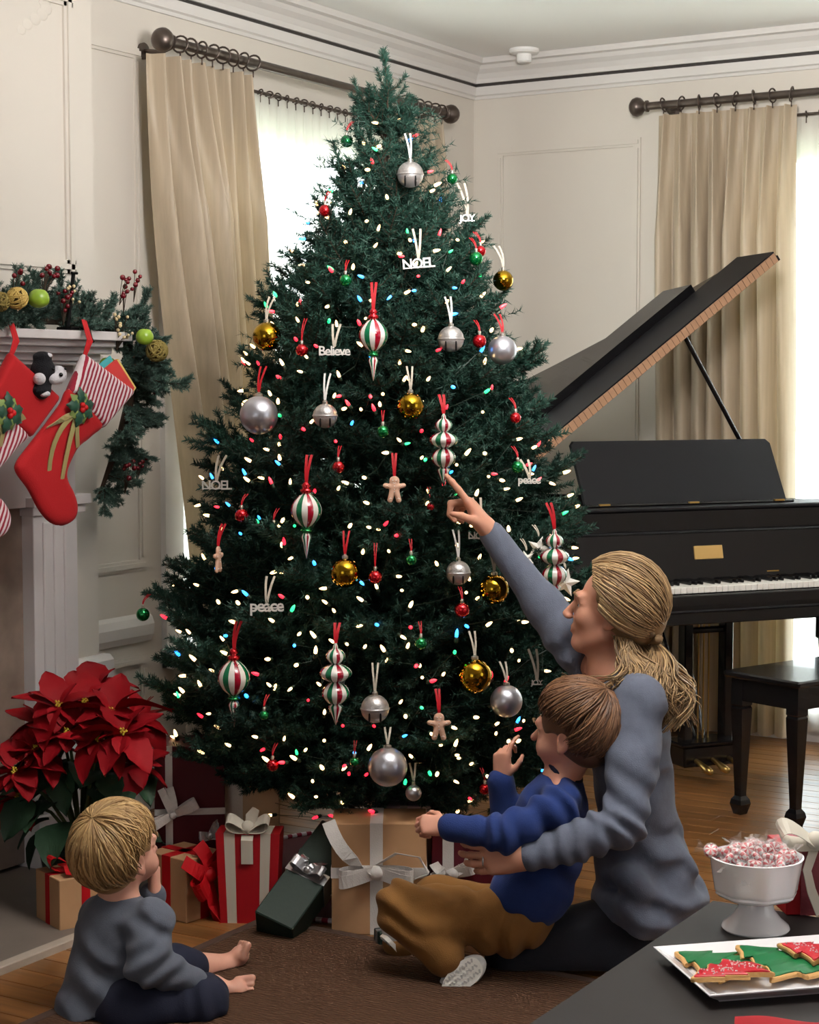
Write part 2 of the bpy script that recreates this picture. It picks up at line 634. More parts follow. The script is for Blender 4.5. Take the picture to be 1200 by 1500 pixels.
# cornice: cove, thin dark strip, fascia
def sweep(name, prof, m, wall, a, b, n_end=True):
    """profile (out, z) swept along a wall from a to b; mitred at the room corner"""
    mb = MB(); n = len(prof); vs_ = []
    for s in (a, b):
        for o, z in prof:
            if wall == 'L': vs_.append((o, s if s < -.001 else -o, z))
            elif wall == 'B': vs_.append((s if s > .001 else o, -o, z))
    fs = [(i, (i+1) % n, n + (i+1) % n, n + i) for i in range(n)] + [tuple(range(n)), tuple(range(n, 2*n))[::-1]]
    mb.add(vs_, fs)
    return struct(mb.build(name, m))
cove = [(0, 2.752), (.026, 2.752), (.030, 2.770), (.042, 2.790), (.062, 2.806), (.072, 2.822), (.094, 2.826), (.098, H - .001), (0, H - .001)]
fasc = [(0, 2.686), (.010, 2.686), (.014, 2.697), (.024, 2.702), (.024, 2.738), (0, 2.738)]
rail = [(0, 2.738), (.016, 2.738), (.016, 2.752), (0, 2.752)]
sweep('trim_1', cove, trimm, 'L', YB, 0); sweep('trim_2', cove, trimm, 'B', 0, XR)
sweep('trim_3', fasc, trimm, 'L', YB, 0); sweep('trim_4', fasc, trimm, 'B', 0, XR)
sweep('trim_5', rail, darkline, 'L', YB, 0); sweep('trim_6', rail, darkline, 'B', 0, XR)
# baseboards and chair rail
base = [(0, 0), (.022, 0), (.022, .13), (.014, .15), (.010, .17), (0, .17)]
sweep('baseboard_left', base, trimm, 'L', -2.698, 0); sweep('baseboard_back', base, trimm, 'B', 0, XR)
chair = [(0, .575), (.012, .578), (.022, .60), (.026, .635), (.016, .66), (0, .672)]
def seg(name, prof, a, b):
    mb = MB(); n = len(prof)
    vs_ = [(o, a, z) for o, z in prof] + [(o, b, z) for o, z in prof]
    mb.add(vs_, [(i, (i+1) % n, n + (i+1) % n, n + i) for i in range(n)] + [tuple(range(n)), tuple(range(n, 2*n))[::-1]])
    return struct(mb.build(name, trimm))
seg('trim_7', chair, -2.698, -2.27)
# raised panel frames on the walls
def frame_on(name, corners, w, proud, axis):
    """corners: (s0, s1, z0, z1) on a wall plane"""
    s0, s1, z0, z1 = corners; mb = MB()
    def P(s, z, o): return (o, s, z) if axis == 'L' else (s, -o, z)
    def bar(a0, a1, b0, b1):
        for inset, o in ((0, proud * .55), (w * .28, proud)):
            p0 = V(P(a0 + inset, b0 + inset, -.002)); p1 = V(P(a1 - inset, b1 - inset, o))
            mb.box((p0 + p1) / 2, np.abs(p1 - p0))
    bar(s0, s0 + w, z0 + w, z1 - w); bar(s1 - w, s1, z0 + w, z1 - w); bar(s0, s1, z0, z0 + w); bar(s0, s1, z1 - w, z1)
    return struct(mb.build(name, wallm))
frame_on('trim_8', (-2.66, -2.285, .82, 2.55), .035, .014, 'L')
frame_on('trim_9', (-2.66, -2.285, .21, .53), .035, .014, 'L')
frame_on('trim_10', (.115, .80, .80, 2.47), .035, .014, 'B')
mb = MB()
for (a, b_, z0, z1) in ((-4.9, -2.79, 1.78, 3.2),):
    for i, o in ((0, .158), (.012, .165)):
        mb.box((o - .01, b_ - .02, (1.78 + 2.62) / 2), (.02, .04 - 2 * i, .84))
        mb.box((o - .01, (a + b_) / 2, 2.60), (.02, b_ - a, .04 - 2 * i))
        mb.box((o - .01, (a + b_) / 2, 1.80), (.02, b_ - a, .04 - 2 * i))
struct(mb.build('trim_11', wallm))
# carved plaster drop at the top of the overmantel panel
mb = MB()
for i in range(9):
    t = i / 8
    mb.ball((.1495, -2.93 + .10 * math.sin(t * 4) - .12 * (1 - t), 2.64 - .16 * t), .026 * (1 - .4 * t), 12, 8, (.16, 1.3, 1))
struct(mb.build('trim_12', wallm, smooth=True))

# ------------------------------------------------------------------ windows
glassm = bpy.data.materials.new('window_glass'); glassm.use_nodes = True
nt = glassm.node_tree; nt.nodes.clear()
out = nt.nodes.new('ShaderNodeOutputMaterial'); mx = nt.nodes.new('ShaderNodeMixShader')
tr = nt.nodes.new('ShaderNodeBsdfTransparent'); gl = nt.nodes.new('ShaderNodeBsdfGlossy')
gl.inputs['Roughness'].default_value = .02; mx.inputs[0].default_value = .06
nt.links.new(tr.outputs[0], mx.inputs[1]); nt.links.new(gl.outputs[0], mx.inputs[2]); nt.links.new(mx.outputs[0], out.inputs[0])

def window(name, axis, a, b, z0, z1):
    o_ = -.09
    def P(s, z, o=o_): return V((o, s, z)) if axis == 'L' else V((s, -o, z))
    def bx(mb, s0, s1, za, zb, o0, o1):
        p0 = P(s0, za, o0); p1 = P(s1, zb, o1); mb.box((p0 + p1) / 2, np.abs(p1 - p0))
    root = empty(name, P((a + b) / 2, z0)); root['kind'] = 'structure'
    mb = MB(); fw = .06
    bx(mb, a, a + fw, z0, z1, -.13, -.06); bx(mb, b - fw, b, z0, z1, -.13, -.06)
    bx(mb, a, b, z0, z0 + fw, -.13, -.06); bx(mb, a, b, z1 - fw, z1, -.13, -.06)
    bx(mb, (a + b) / 2 - .03, (a + b) / 2 + .03, z0 + fw, z1 - fw, -.12, -.065)
    mb.build('window_frame', trimm, root)
    cols = [a + fw, (a + b) / 2 - .03, (a + b) / 2 + .03, b - fw]
    mb = MB()
    nr = 4
    for c0, c1 in ((cols[0], cols[1]), (cols[2], cols[3])):
        m_ = (c0 + c1) / 2
        bx(mb, m_ - .009, m_ + .009, z0 + fw, z1 - fw, -.108, -.082)
        for r in range(1, nr):
            z = z0 + fw + (z1 - z0 - 2 * fw) * r / nr
            bx(mb, c0, c1, z - .009, z + .009, -.108, -.082)
    mb.build('muntin', trimm, root)
    for c0, c1 in ((cols[0], cols[1]), (cols[2], cols[3])):
        m_ = (c0 + c1) / 2
        for x0, x1 in ((c0, m_ - .009), (m_ + .009, c1)):
            for r in range(nr):
                za = z0 + fw + (z1 - z0 - 2 * fw) * r / nr; zb = z0 + fw + (z1 - z0 - 2 * fw) * (r + 1) / nr
                mb = MB(); bx(mb, x0, x1, za + .008, zb - .008, -.097, -.093); mb.build('pane', glassm, root)
    mb = MB(); cw = .10                     # casing on the room side
    bx(mb, a - cw, a, z0 - .05, z1 + cw, -.005, .022); bx(mb, b, b + cw, z0 - .05, z1 + cw, -.005, .022)
    bx(mb, a, b, z1, z1 + cw, -.005, .022); bx(mb, a - cw, b + cw, z0 - .05, z0, -.06, .05)
    mb.build('window_casing', trimm, root)
    return root
window('window_1', 'L', LW0, LW1, LWS, LWT)
window('window_2', 'B', RW0, RW1, LWB, LWT)

# ------------------------------------------------------------------ outdoors seen through the sheers
lawn = MB(); lawn.box((-1, 6, -.35), (60, 60, .1))
tag(lawn.build('lawn', mat('lawn_grass', srgb(150, 156, 138), .9, var=.2, vscale=2)), kind='structure')
def leafmat(name, c): return mat(name, c, .6, var=.25, vscale=6, rnd=.2)
def hedge(name, c, r, label):
    root = empty(name, (c[0], c[1], -.3), label, 'bush', 'shrubs outside the window')
    mb = MB(); rr = random.Random(int(c[0] * 97))
    for i in range(900):
        d = unit([rr.gauss(0, 1), rr.gauss(0, 1), rr.gauss(0, 1)]); p = V(c) + d * V(r) * (rr.random() ** .25)
        if p[2] < -.25: continue
        u = unit(np.cross(d, (rr.random(), rr.random(), 1))); w = np.cross(d, u)
        s = .05 + .05 * rr.random()
        mb.add([p - u * s, p + w * s * .5, p + u * s, p - w * s * .5], [(0, 1, 2, 3)])
    mb.build('foliage', leafmat('shrub_leaf', srgb(96, 132, 74)), root, fixn=False)
    mb = MB(); mb.tube([(c[0], c[1], -.3), (c[0], c[1], c[2])], [.05, .03], 8); mb.build('stem', mat('bark', srgb(80, 62, 48), .9), root)
hedge('garden_shrub', (1.5, 3.2, .5), (.9, .6, .85), 'rounded green shrub outside beyond the sheer curtain by the piano')
hedge('garden_shrub', (3.4, 4.2, .8), (1.2, .7, 1.2), 'taller green shrub outside the window, behind the rounded one')

# ------------------------------------------------------------------ curtains
silk = mat('champagne_silk', srgb(178, 162, 140), .42, sheen=.1, var=.10, vscale=10, stretch=(6, 6, .25), bump=.1, bscale=120)
_b = silk.node_tree.nodes['Principled BSDF']
# the silk lets a little daylight through
nt = silk.node_tree; tl = nt.nodes.new('ShaderNodeBsdfTranslucent'); tl.inputs[0].default_value = (*srgb(226, 198, 146), 1)
mx = nt.nodes.new('ShaderNodeMixShader'); mx.inputs[0].default_value = .09
o_ = [n for n in nt.nodes if n.type == 'OUTPUT_MATERIAL'][0]
nt.links.new(_b.outputs[0], mx.inputs[1]); nt.links.new(tl.outputs[0], mx.inputs[2]); nt.links.new(mx.outputs[0], o_.inputs[0])

sheer = bpy.data.materials.new('sheer_voile'); sheer.use_nodes = True
nt = sheer.node_tree; nt.nodes.clear()
o_ = nt.nodes.new('ShaderNodeOutputMaterial'); m1 = nt.nodes.new('ShaderNodeMixShader'); m2 = nt.nodes.new('ShaderNodeMixShader')
tr = nt.nodes.new('ShaderNodeBsdfTransparent'); tl = nt.nodes.new('ShaderNodeBsdfTranslucent'); df = nt.nodes.new('ShaderNodeBsdfDiffuse')
tl.inputs[0].default_value = (.95, .94, .88, 1); df.inputs[0].default_value = (.9, .89, .84, 1)
m1.inputs[0].default_value = .3; m2.inputs[0].default_value = .70
nt.links.new(tl.outputs[0], m1.inputs[1]); nt.links.new(df.outputs[0], m1.inputs[2])
nt.links.new(tr.outputs[0], m2.inputs[1]); nt.links.new(m1.outputs[0], m2.inputs[2]); nt.links.new(m2.outputs[0], o_.inputs[0])

rodm = mat('pewter_rod', srgb(98, 88, 82), .35, metal=.85, var=.1, vscale=20)

def pleated(name, axis, top, bot, z1, z0, stand, npl, amp, m, label, cat, group=None, seed=1, pinch=True, nu=220, nv=46, parts=None):
    """top/bot: (s_a, s_b) extent along the wall at the top and the bottom"""
    rr = random.Random(seed); ph = [rr.uniform(-.5, .5) for _ in range(npl + 3)]
    am = [rr.uniform(.7, 1.25) for _ in range(npl + 3)]
    ctr = (top[0] + top[1]) / 2
    root = empty(name, (stand, ctr, z0) if axis == 'L' else (ctr, -stand, z0), label, cat, group)
    def fn(u, v):
        z = z1 + (z0 - z1) * v
        e = min(1, v * 1.15); e = e * e * (3 - 2 * e)
        a = top[0] + (bot[0] - top[0]) * e; b = top[1] + (bot[1] - top[1]) * e
        x = u * npl; i = int(min(x, npl - 1e-6)); f = x - i
        # sharp pinched pleat at the top opening into round folds
        tight = math.exp(-((f - .5) / .13) ** 2)
        rnd_ = abs(math.sin(PI * f)) ** .6
        w = min(1, v * 5)
        shp = (tight * (1 - w) + rnd_ * w) if pinch else rnd_
        drift = .22 * math.sin(v * 3 + ph[i] * 5) * math.sin(PI * f) * w
        A = amp * am[i] * (.75 + .5 * w * (1 + .3 * math.sin(5 * v + 7 * ph[i])))
        o = stand + A * shp + .012 * math.sin(9 * u + 4 * v + seed) * w
        s = a + (b - a) * (u + drift / npl)
        # a pinched pleat is narrow at the head
        return (o, s, z) if axis == 'L' else (s, -o, z)
    mb = MB(); mb.grid(fn, nu, nv)
    mb.build('panel' if parts is None else parts, m, root, smooth=True, fixn=False)
    return root, fn

def rod(name, axis, a, b, z, stand, r, label, finial=True, rings=(), brackets=()):
    def P(s, zz=z, o=stand): return V((o, s, zz)) if axis == 'L' else V((s, -o, zz))
    root = empty(name, P((a + b) / 2), label, 'curtain rod')
    mb = MB(); mb.tube([P(a), P(b)], r, 14); mb.build('pole', rodm, root, smooth=True, auto=40)
    d = unit(P(b) - P(a))
    if finial:
        for s, sg in ((a, -1), (b, 1)):
            pr = [(r, 0), (r*1.5, .004), (r*1.5, .012), (r*.9, .016), (r*1.4, .024), (r*2.2, .036), (r*2.5, .052), (r*2.2, .068), (r*1.4, .08), (r*.4, .085)]
            mb = MB(); mb.lathe(pr, P(s), d * sg, 18); mb.build('finial', rodm, root, smooth=True, auto=50)
    for s in brackets:
        mb = MB(); mb.tube([P(s), P(s, z - .02, stand * .5), P(s, z - .01, .0)], .009, 8)
        mb.lathe([(.028, 0), (.028, .008), (.01, .012)], P(s, z - .01, .0), (P(0, 0, 1) - P(0, 0, 0)), 14)
        mb.build('bracket', rodm, root, smooth=True, auto=40)
    return root, P
def ring_set(parent, P, axis, ss, R, r, zc):
    for s in ss:
        mb = MB(); pts = []
        for k in range(17):
            a = 2 * PI * k / 16
            p = P(s) + (P(0, 1, 0) - P(0, 0, 0)) * R * math.sin(a) + (P(0, 0, 1) - P(0, 0, 0)) * R * math.cos(a)
            pts.append(p + (P(.006, 0, 0) - P(0, 0, 0)) * math.sin(a + s * 30))
        mb.tube(pts, r, 6, cap=False)
        mb.tube([P(s) - V((0, 0, R)), P(s) - V((0, 0, R + .022))], r * .8, 6)
        mb.build('curtain_ring', rodm, parent, smooth=True)

rL, PLr = rod('curtain_rod', 'L', -2.30, -.52, 2.556, .15, .016, 'thick pewter curtain rod with ball finials over the window behind the tree', brackets=(-2.27, -.58))
cL, _ = pleated('curtain', 'L', (-2.375, -1.83), (-2.13, -1.66), 2.515, .03, .10, 8, .075, silk, 'champagne silk curtain panel hanging between mantel garland and tree', 'curtain', 'silk curtains', 3)
ring_set(cL, PLr, 'L', [-2.26 + .058 * k for k in range(8)], .027, .0035, 2.556)
cL2, _ = pleated('curtain', 'L', (-.88, -.50), (-.95, -.48), 2.515, .03, .10, 6, .07, silk, 'champagne silk curtain panel mostly hidden behind the tree, beside the room corner', 'curtain', 'silk curtains', 5, nu=140, nv=30)
ring_set(cL2, PLr, 'L', [-.84 + .06 * k for k in range(6)], .027, .0035, 2.556)
r2, P2 = rod('sheer_rod', 'L', -2.16, -.64, 2.485, .06, .006, 'thin dark rod carrying the sheer behind the tree', finial=False)
s1, _ = pleated('sheer_curtain', 'L', (-2.12, -.68), (-2.12, -.68), 2.475, .05, .045, 26, .022, sheer, 'gauzy white sheer curtain glowing behind the tree', 'sheer curtain', None, 8, pinch=False, nu=380, nv=14)
ring_set(s1, P2, 'L', [-2.08 + .056 * k for k in range(25)], .012, .003, 2.485)
rR, PRr = rod('curtain_rod', 'B', .885, 3.15, 2.577, .12, .016, 'thick pewter curtain rod with ball finials over the window behind the piano', brackets=(.95, 3.08))
cR, _ = pleated('curtain', 'B', (.915, 1.50), (.93, 1.52), 2.54, .03, .085, 8, .07, silk, 'champagne silk curtain panel hanging behind the raised piano lid', 'curtain', 'silk curtains', 13)
ring_set(cR, PRr, 'B', [.95 + .077 * k for k in range(8)], .027, .0035, 2.577)
r4, P4 = rod('sheer_rod', 'B', 1.27, 2.85, 2.503, .06, .006, 'thin dark rod carrying the sheer beside the piano curtain', finial=False)
s2, _ = pleated('sheer_curtain', 'B', (1.3, 2.8), (1.3, 2.8), 2.493, .05, .04, 22, .02, sheer, 'gauzy white sheer curtain beside the piano, garden showing through', 'sheer curtain', None, 9, pinch=False, nu=320, nv=14)
ring_set(s2, P4, 'B', [1.35 + .06 * k for k in range(24)], .012, .003, 2.503)

# small white ceiling fixture near the corner
c = onz(768, 72, H)
rt = empty('ceiling_spotlight', c, 'small white round ceiling fixture near the cornice', 'ceiling light')
mb = MB(); mb.lathe([(.062, .012), (.064, 0.0), (.058, -.008), (.034, -.012)], c - V((0, 0, .010)), (0, 0, 1), 28); mb.build('rim', ceilm, rt, smooth=True, auto=40)
mb = MB(); mb.lathe([(.032, 0), (.032, -.036), (.026, -.042), (.005, -.043)], c - V((0, 0, .014)), (0, 0, 1), 24); mb.build('head', ceilm, rt, smooth=True, auto=40)

# ------------------------------------------------------------------ rug
rugm = mat('brown_sisal', srgb(86, 62, 48), .95, spec=.1, var=.16, vscale=160)
nt = rugm.node_tree; b = nt.nodes['Principled BSDF']
tc = nt.nodes.new('ShaderNodeTexCoord'); w = nt.nodes.new('ShaderNodeTexWave'); w.inputs['Scale'].default_value = 26; w.bands_direction = 'Y'
w.inputs['Distortion'].default_value = .6
bp = nt.nodes.new('ShaderNodeBump'); bp.inputs['Strength'].default_value = .9; bp.inputs['Distance'].default_value = .006
nt.links.new(tc.outputs['Object'], w.inputs['Vector']); nt.links.new(w.outputs['Fac'], bp.inputs['Height']); nt.links.new(bp.outputs['Normal'], b.inputs['Normal'])
rt = empty('area_rug', (2.4, -4.6, 0.004), 'ribbed brown area rug under the seated family', 'rug')
mb = MB(); mb.box((2.43, -4.695, .009), (2.62, 3.09, .010), bev=.003); mb.build('pile', rugm, rt)
mb = MB()
for lo, hi in (((1.095, -6.25, .004), (1.125, -3.135, .016)), ((1.095, -3.165, .004), (3.76, -3.135, .016))):
    lo = V(lo); hi = V(hi); mb.box((lo + hi) / 2, hi - lo, bev=.003)
mb.build('binding', mat('rug_binding', srgb(70, 50, 40), .9), rt)

# ================================================================== CHRISTMAS TREE
needlem = mat('fir_needles', srgb(38, 69, 58), .55, spec=.35, rnd=.30)
# tips a little fresher than the inner needles: real colour of the needles, per needle
nt = needlem.node_tree
twigm = mat('fir_twig', srgb(62, 50, 38), .9)
TREE = onz(566, 1280, 0); TREE[2] = 0.0
RZ = [(2.42, .0), (2.3, .012), (2.2, .05), (2.06, .14), (1.77, .315), (1.45, .445), (1.13, .54), (.85, .62), (.6, .65), (.40, .60), (.28, .44), (.0, .3)]
def tree_r(z):
    zs = [a for a, _ in RZ][::-1]; rs = [b for _, b in RZ][::-1]
    return float(np.interp(z, zs, rs))

def fir_mesh(name, L, seed, foliage=.62, spread=.42, dens=1500, needle=.016, mats=None, slim=1.0):
    """one fir bough along +X: woody stem, side twigs, every needle a blade"""
    rr = np.random.default_rng(seed)
    segs = []                                            # (a, b) twig segments with needles
    wood_ = MB()
    st0 = L * (1 - foliage)
    def stem(t):                                          # gentle sag then lifted tip
        return np.array([L * t, .03 * L * math.sin(t * 5 + seed), -.10 * L * math.sin(PI * t) * .5 + .03 * L * t * t])
    pts = [stem(t) for t in np.linspace(0, 1, 8)]
    wood_.tube(pts, list(np.linspace(.0055, .0018, 8)), 5)
    ts = np.linspace(1 - foliage, 1, 7)
    for a, b in zip(ts[:-1], ts[1:]): segs.append((stem(a), stem(b)))
    nside = max(3, int(L * foliage / .036))
    for i in range(nside):
        t = (1 - foliage) + foliage * (i + .4) / nside * .93
        p = stem(t)
        rem = (1 - t) * L
        ln = min(.17, .055 + spread * rem) * rr.uniform(.75, 1.15) * slim
        for sd in (-1, 1):
            if rr.random() < .08: continue
            ang = math.radians(rr.uniform(34, 58)); up = rr.uniform(-.25, .42)
            d = unit([math.cos(ang), sd * math.sin(ang), up])
            q = p + d * ln * .55; e = p + d * ln + np.array([.012, 0, .10 * ln])
            segs += [(p, q), (q, e)]
            wood_.tube([p, q, e], [.0022, .0017, .001], 4)
            if ln > .085:
                for s2 in (-1, 1):
                    q2 = p + d * ln * rr.uniform(.35, .6)
                    d2 = unit(d + np.cross(d, (0, 0, 1)) * s2 * .75 + np.array([0, 0, rr.uniform(-.2, .3)]))
                    segs.append((q2, q2 + d2 * ln * rr.uniform(.35, .5)))
        if i % 2 == 0:                                    # one twig rising from the top
            d = unit([.8, rr.uniform(-.3, .3), rr.uniform(.45, .8)])
            segs.append((p, p + d * ln * .7))
    A = []; 
    for a, b in segs:
        ln = np.linalg.norm(b - a); n = max(4, int(ln * dens))
        t = rr.random(n)[:, None]
        base = a + (b - a) * t
        dr = unit(b - a)
        rnd_ = rr.normal(size=(n, 3)); rnd_ -= (rnd_ @ dr)[:, None] * dr
        rnd_ /= np.linalg.norm(rnd_, axis=1)[:, None] + 1e-9
        nd = dr * rr.uniform(.6, 1.3, n)[:, None] + rnd_; nd /= np.linalg.norm(nd, axis=1)[:, None]
        tip = base + nd * (needle * rr.uniform(.75, 1.15, n))[:, None]
        side = np.cross(nd, rr.normal(size=(n, 3))); side /= np.linalg.norm(side, axis=1)[:, None] + 1e-9
        w = .0014
        A.append(np.stack([base - side * w, base + side * w, tip + side * w * .35, tip - side * w * .35], 1))
    # a tuft at every tip
    A = np.concatenate(A).reshape(-1, 3)
    nq = len(A) // 4
    me = bpy.data.meshes.new(name)
    wv = np.array(wood_.v); 
    verts = np.concatenate([A, wv]); 
    faces = [(4*i, 4*i+1, 4*i+2, 4*i+3) for i in range(nq)] + [tuple(len(A) + k for k in f) for f in wood_.f]
    me.from_pydata(verts.tolist(), [], faces)
    for m in (mats or (needlem, twigm)): me.materials.append(m)
    me.polygons.foreach_set('material_index', [0] * nq + [1] * len(wood_.f))
    me.update()
    return me

LENS = [.16, .24, .32, .40, .48, .56, .64, .72]
BR = {}
for i, L in enumerate(LENS):
    BR[L] = [fir_mesh('branch', L, 10 * i + k, foliage=.95 if L < .3 else (.8 if L < .5 else .66), dens=1750) for k in range(2)]

tree = empty('christmas_tree', TREE, 'tall dark green fir Christmas tree covered in lights and ornaments', 'Christmas tree')
mb = MB(); mb.tube([TREE + V((0, 0, .06)), TREE + V((0, 0, 1.3)), TREE + V((0, 0, 2.25))], [.032, .022, .006], 10)
mb.build('trunk', mat('trunk_bark', srgb(60, 46, 36), .9, bump=.5, bscale=40), tree)
mb = MB()
for k in range(4):
    a = k * PI / 2 + .4; d = V((math.cos(a), math.sin(a), 0))
    mb.box(TREE + d * .13 + V((0, 0, .05)), (.26, .03, .03), rotz(a))
    mb.box(TREE + d * .25 + V((0, 0, .025)), (.03, .05, .05), rotz(a))
mb.tube([TREE + V((0, 0, .03)), TREE + V((0, 0, .2))], .042, 14)
mb.build('stand', mat('stand_metal', srgb(30, 50, 36), .5, metal=.3), tree)

branches = []                    # (base, tip, length) for lights
def put_branch(base, tip, roll=0.0):
    d = tip - base; L = np.linalg.norm(d)
    key = min(LENS, key=lambda l: abs(l - L)); s = L / key
    me = BR[key][rng.randrange(2)]
    o = bpy.data.objects.new('branch', me); COL.objects.link(o); o.parent = tree
    x = unit(d); y = unit(np.cross((0, 0, 1), x)) if abs(x[2]) < .98 else V((0, 1, 0)); z = np.cross(x, y)
    M = Matrix(np.stack([x, y, z], 1).tolist()) @ Matrix.Rotation(roll, 3, 'X')
    o.rotation_euler = M.to_euler(); o.location = Vector((base - TREE).tolist()); o.scale = (s, s, s)
    branches.append((base, tip, L))
NB = 288
zz = np.linspace(.30, 2.24, 800)
wgt = np.array([tree_r(z) * .8 + .06 for z in zz]); cdf = np.cumsum(wgt) / wgt.sum()
for i in range(NB - 6):
    u = (i + .5) / (NB - 6)
    zt = float(np.interp(u, cdf, zz))
    az = i * 2.39996 + rng.uniform(-.2, .2)
    r = tree_r(zt) * rng.choice([.80, .9, 1.0, 1.03, 1.1]) + .012
    el = np.interp(zt, [.2, .8, 1.6, 2.3], [.02, .22, .50, 1.15])      # rise of the bough
    z0 = max(.12, zt - r * el)
    d = V((math.cos(az), math.sin(az), 0))
    put_branch(TREE + V((0, 0, z0)) + d * .012, TREE + d * r + V((0, 0, zt)), rng.uniform(-.35, .35))
BR[.2501] = [fir_mesh('branch', .25, 77, foliage=.98, dens=2600, slim=.32)] * 2; LENS.append(.2501)
put_branch(TREE + V((0, 0, 2.15)), TREE + V((.0, .0, 2.4001)))
for k in range(5):
    a = k * 1.2566 + .4; d = V((math.cos(a), math.sin(a), 0))
    put_branch(TREE + V((0, 0, 2.12 + .012 * k)), TREE + d * .085 + V((0, 0, 2.22 + .018 * k)))
# dim inner foliage that closes the gaps between boughs
rr = np.random.default_rng(5); A = []
for i in range(1500):
    z = float(np.interp(rr.random(), cdf, zz)); r = tree_r(z) * math.sqrt(rr.uniform(.12, .62)); a = rr.uniform(0, 2 * PI)
    p = TREE + V((r * math.cos(a), r * math.sin(a), z)); d = unit([math.cos(a), math.sin(a), rr.uniform(-.3, .6)])
    n = 46; base_ = p + d * rr.random(n)[:, None] * .11
    nd = d * .6 + rr.normal(size=(n, 3)) * .7; nd /= np.linalg.norm(nd, axis=1)[:, None]
    side = np.cross(nd, rr.normal(size=(n, 3))); side /= np.linalg.norm(side, axis=1)[:, None]
    tip = base_ + nd * .024; w = .0016
    A.append(np.stack([base_ - side * w, base_ + side * w, tip], 1))
A = np.concatenate(A).reshape(-1, 3) - TREE
me = bpy.data.meshes.new('inner_foliage'); me.from_pydata(A.tolist(), [], [(3*i, 3*i+1, 3*i+2) for i in range(len(A)//3)])
me.materials.append(needlem); o = bpy.data.objects.new('inner_foliage', me); COL.objects.link(o); o.parent = tree; o['kind'] = 'stuff'

# where a pixel's ray meets the outside of the tree
def on_tree(px, py, k=.97):
    best = None; bd = 9
    for t in np.linspace(4.3, 6.0, 340):
        p = atd(px, py, t)
        rr_ = math.hypot(p[0] - TREE[0], p[1] - TREE[1]); q = rr_ - tree_r(p[2]) * k
        if q <= 0: return p
        if q < bd: bd = q; best = p
    return best
def out_dir(p):
    d = V((p[0] - TREE[0], p[1] - TREE[1], 0)); return unit(d)

# ------------------------------------------------------------------ string lights
wirem = mat('green_wire', srgb(22, 40, 28), .5)
def bulbmat(n, c, s): return mat(n, tuple(.4 * x + .2 for x in c), .3, emit=c, estr=s)
BULBS = {'warm': bulbmat('bulb_warm', (1, .62, .26), 5), 'red': bulbmat('bulb_red', (1, .01, .03), 3.2), 'green': bulbmat('bulb_green', (.01, .8, .22), 2.4), 'blue': bulbmat('bulb_blue', (.02, .3, 1), 3.2)}
sock = mat('bulb_socket', srgb(24, 46, 32), .5)
def bulb_mesh(m):
    mb = MB(); mb.lathe([(.0008, .013), (.0024, .009), (.0030, .004), (.0026, 0)], (0, 0, 0), (0, 0, 1), 8, mi=0)
    mb.lathe([(.0034, 0), (.0036, -.008), (.0022, -.010)], (0, 0, 0), (0, 0, 1), 8, mi=1)
    me = bpy.data.meshes.new('bulb'); me.from_pydata(mb.v, [], mb.f); me.materials.append(m); me.materials.append(sock)
    me.polygons.foreach_set('material_index', mb.m); me.polygons.foreach_set('use_smooth', [True] * len(me.polygons)); me.update()
    return me
BM = {k: bulb_mesh(m) for k, m in BULBS.items()}
def light_string(n, kinds, label, seed, name):
    r_ = random.Random(seed)
    root = empty(name, TREE + V((0, 0, .3)), label, 'string lights')
    P_ = []
    tries = 0
    while len(P_) < n and tries < 20000:
        tries += 1
        px = r_.uniform(215, 845); py = r_.uniform(95, 1215)
        d0 = 99
        p = None
        for t in np.linspace(4.4, 5.4, 60):
            q = atd(px, py, t); e = math.hypot(q[0]-TREE[0], q[1]-TREE[1]) - tree_r(q[2]) * r_.choice([.9, .97, 1.02])
            if e <= 0: p = q; break
        if p is None or p[2] < .2: continue
        if any(np.linalg.norm(p - q) < .033 for q in P_): continue
        P_.append(p)
    # serpentine order, so that one wire can run through all of them
    band = .13
    def key(p):
        i = int(p[2] / band); a = float(np.dot(p - TREE, RT)); return (i, a if i % 2 else -a)
    P_.sort(key=key)
    mb = MB()
    for a, b in zip(P_[:-1], P_[1:]):
        if np.linalg.norm(a - b) > .5: continue
        m_ = (a + b) / 2 - out_dir((a + b) / 2) * .05 - V((0, 0, .012))
        mb.tube([a - out_dir(a) * .008, m_, b - out_dir(b) * .008], .0009, 3, cap=False)
    mb.build('wire', wirem, root, fixn=False)
    for p in P_:
        k = r_.choice(kinds)
        o = bpy.data.objects.new('bulb', BM[k]); COL.objects.link(o); o.parent = root
        d = unit(out_dir(p) + V((r_.uniform(-.8, .8), r_.uniform(-.8, .8), r_.uniform(-.3, 1.1))))
        o.rotation_euler = Vector(d.tolist()).to_track_quat('Z', 'Y').to_euler()
        o.location = Vector((p - wloc(root)).tolist()); s = r_.uniform(1.2, 1.75); o.scale = (s, s, s)
light_string(270, ['warm'], 'string of warm white mini lights wound around the tree', 3, 'string_lights')
light_string(150, ['red', 'red', 'green', 'blue', 'blue'], 'string of red, green and blue mini lights wound around the tree', 4, 'string_lights')

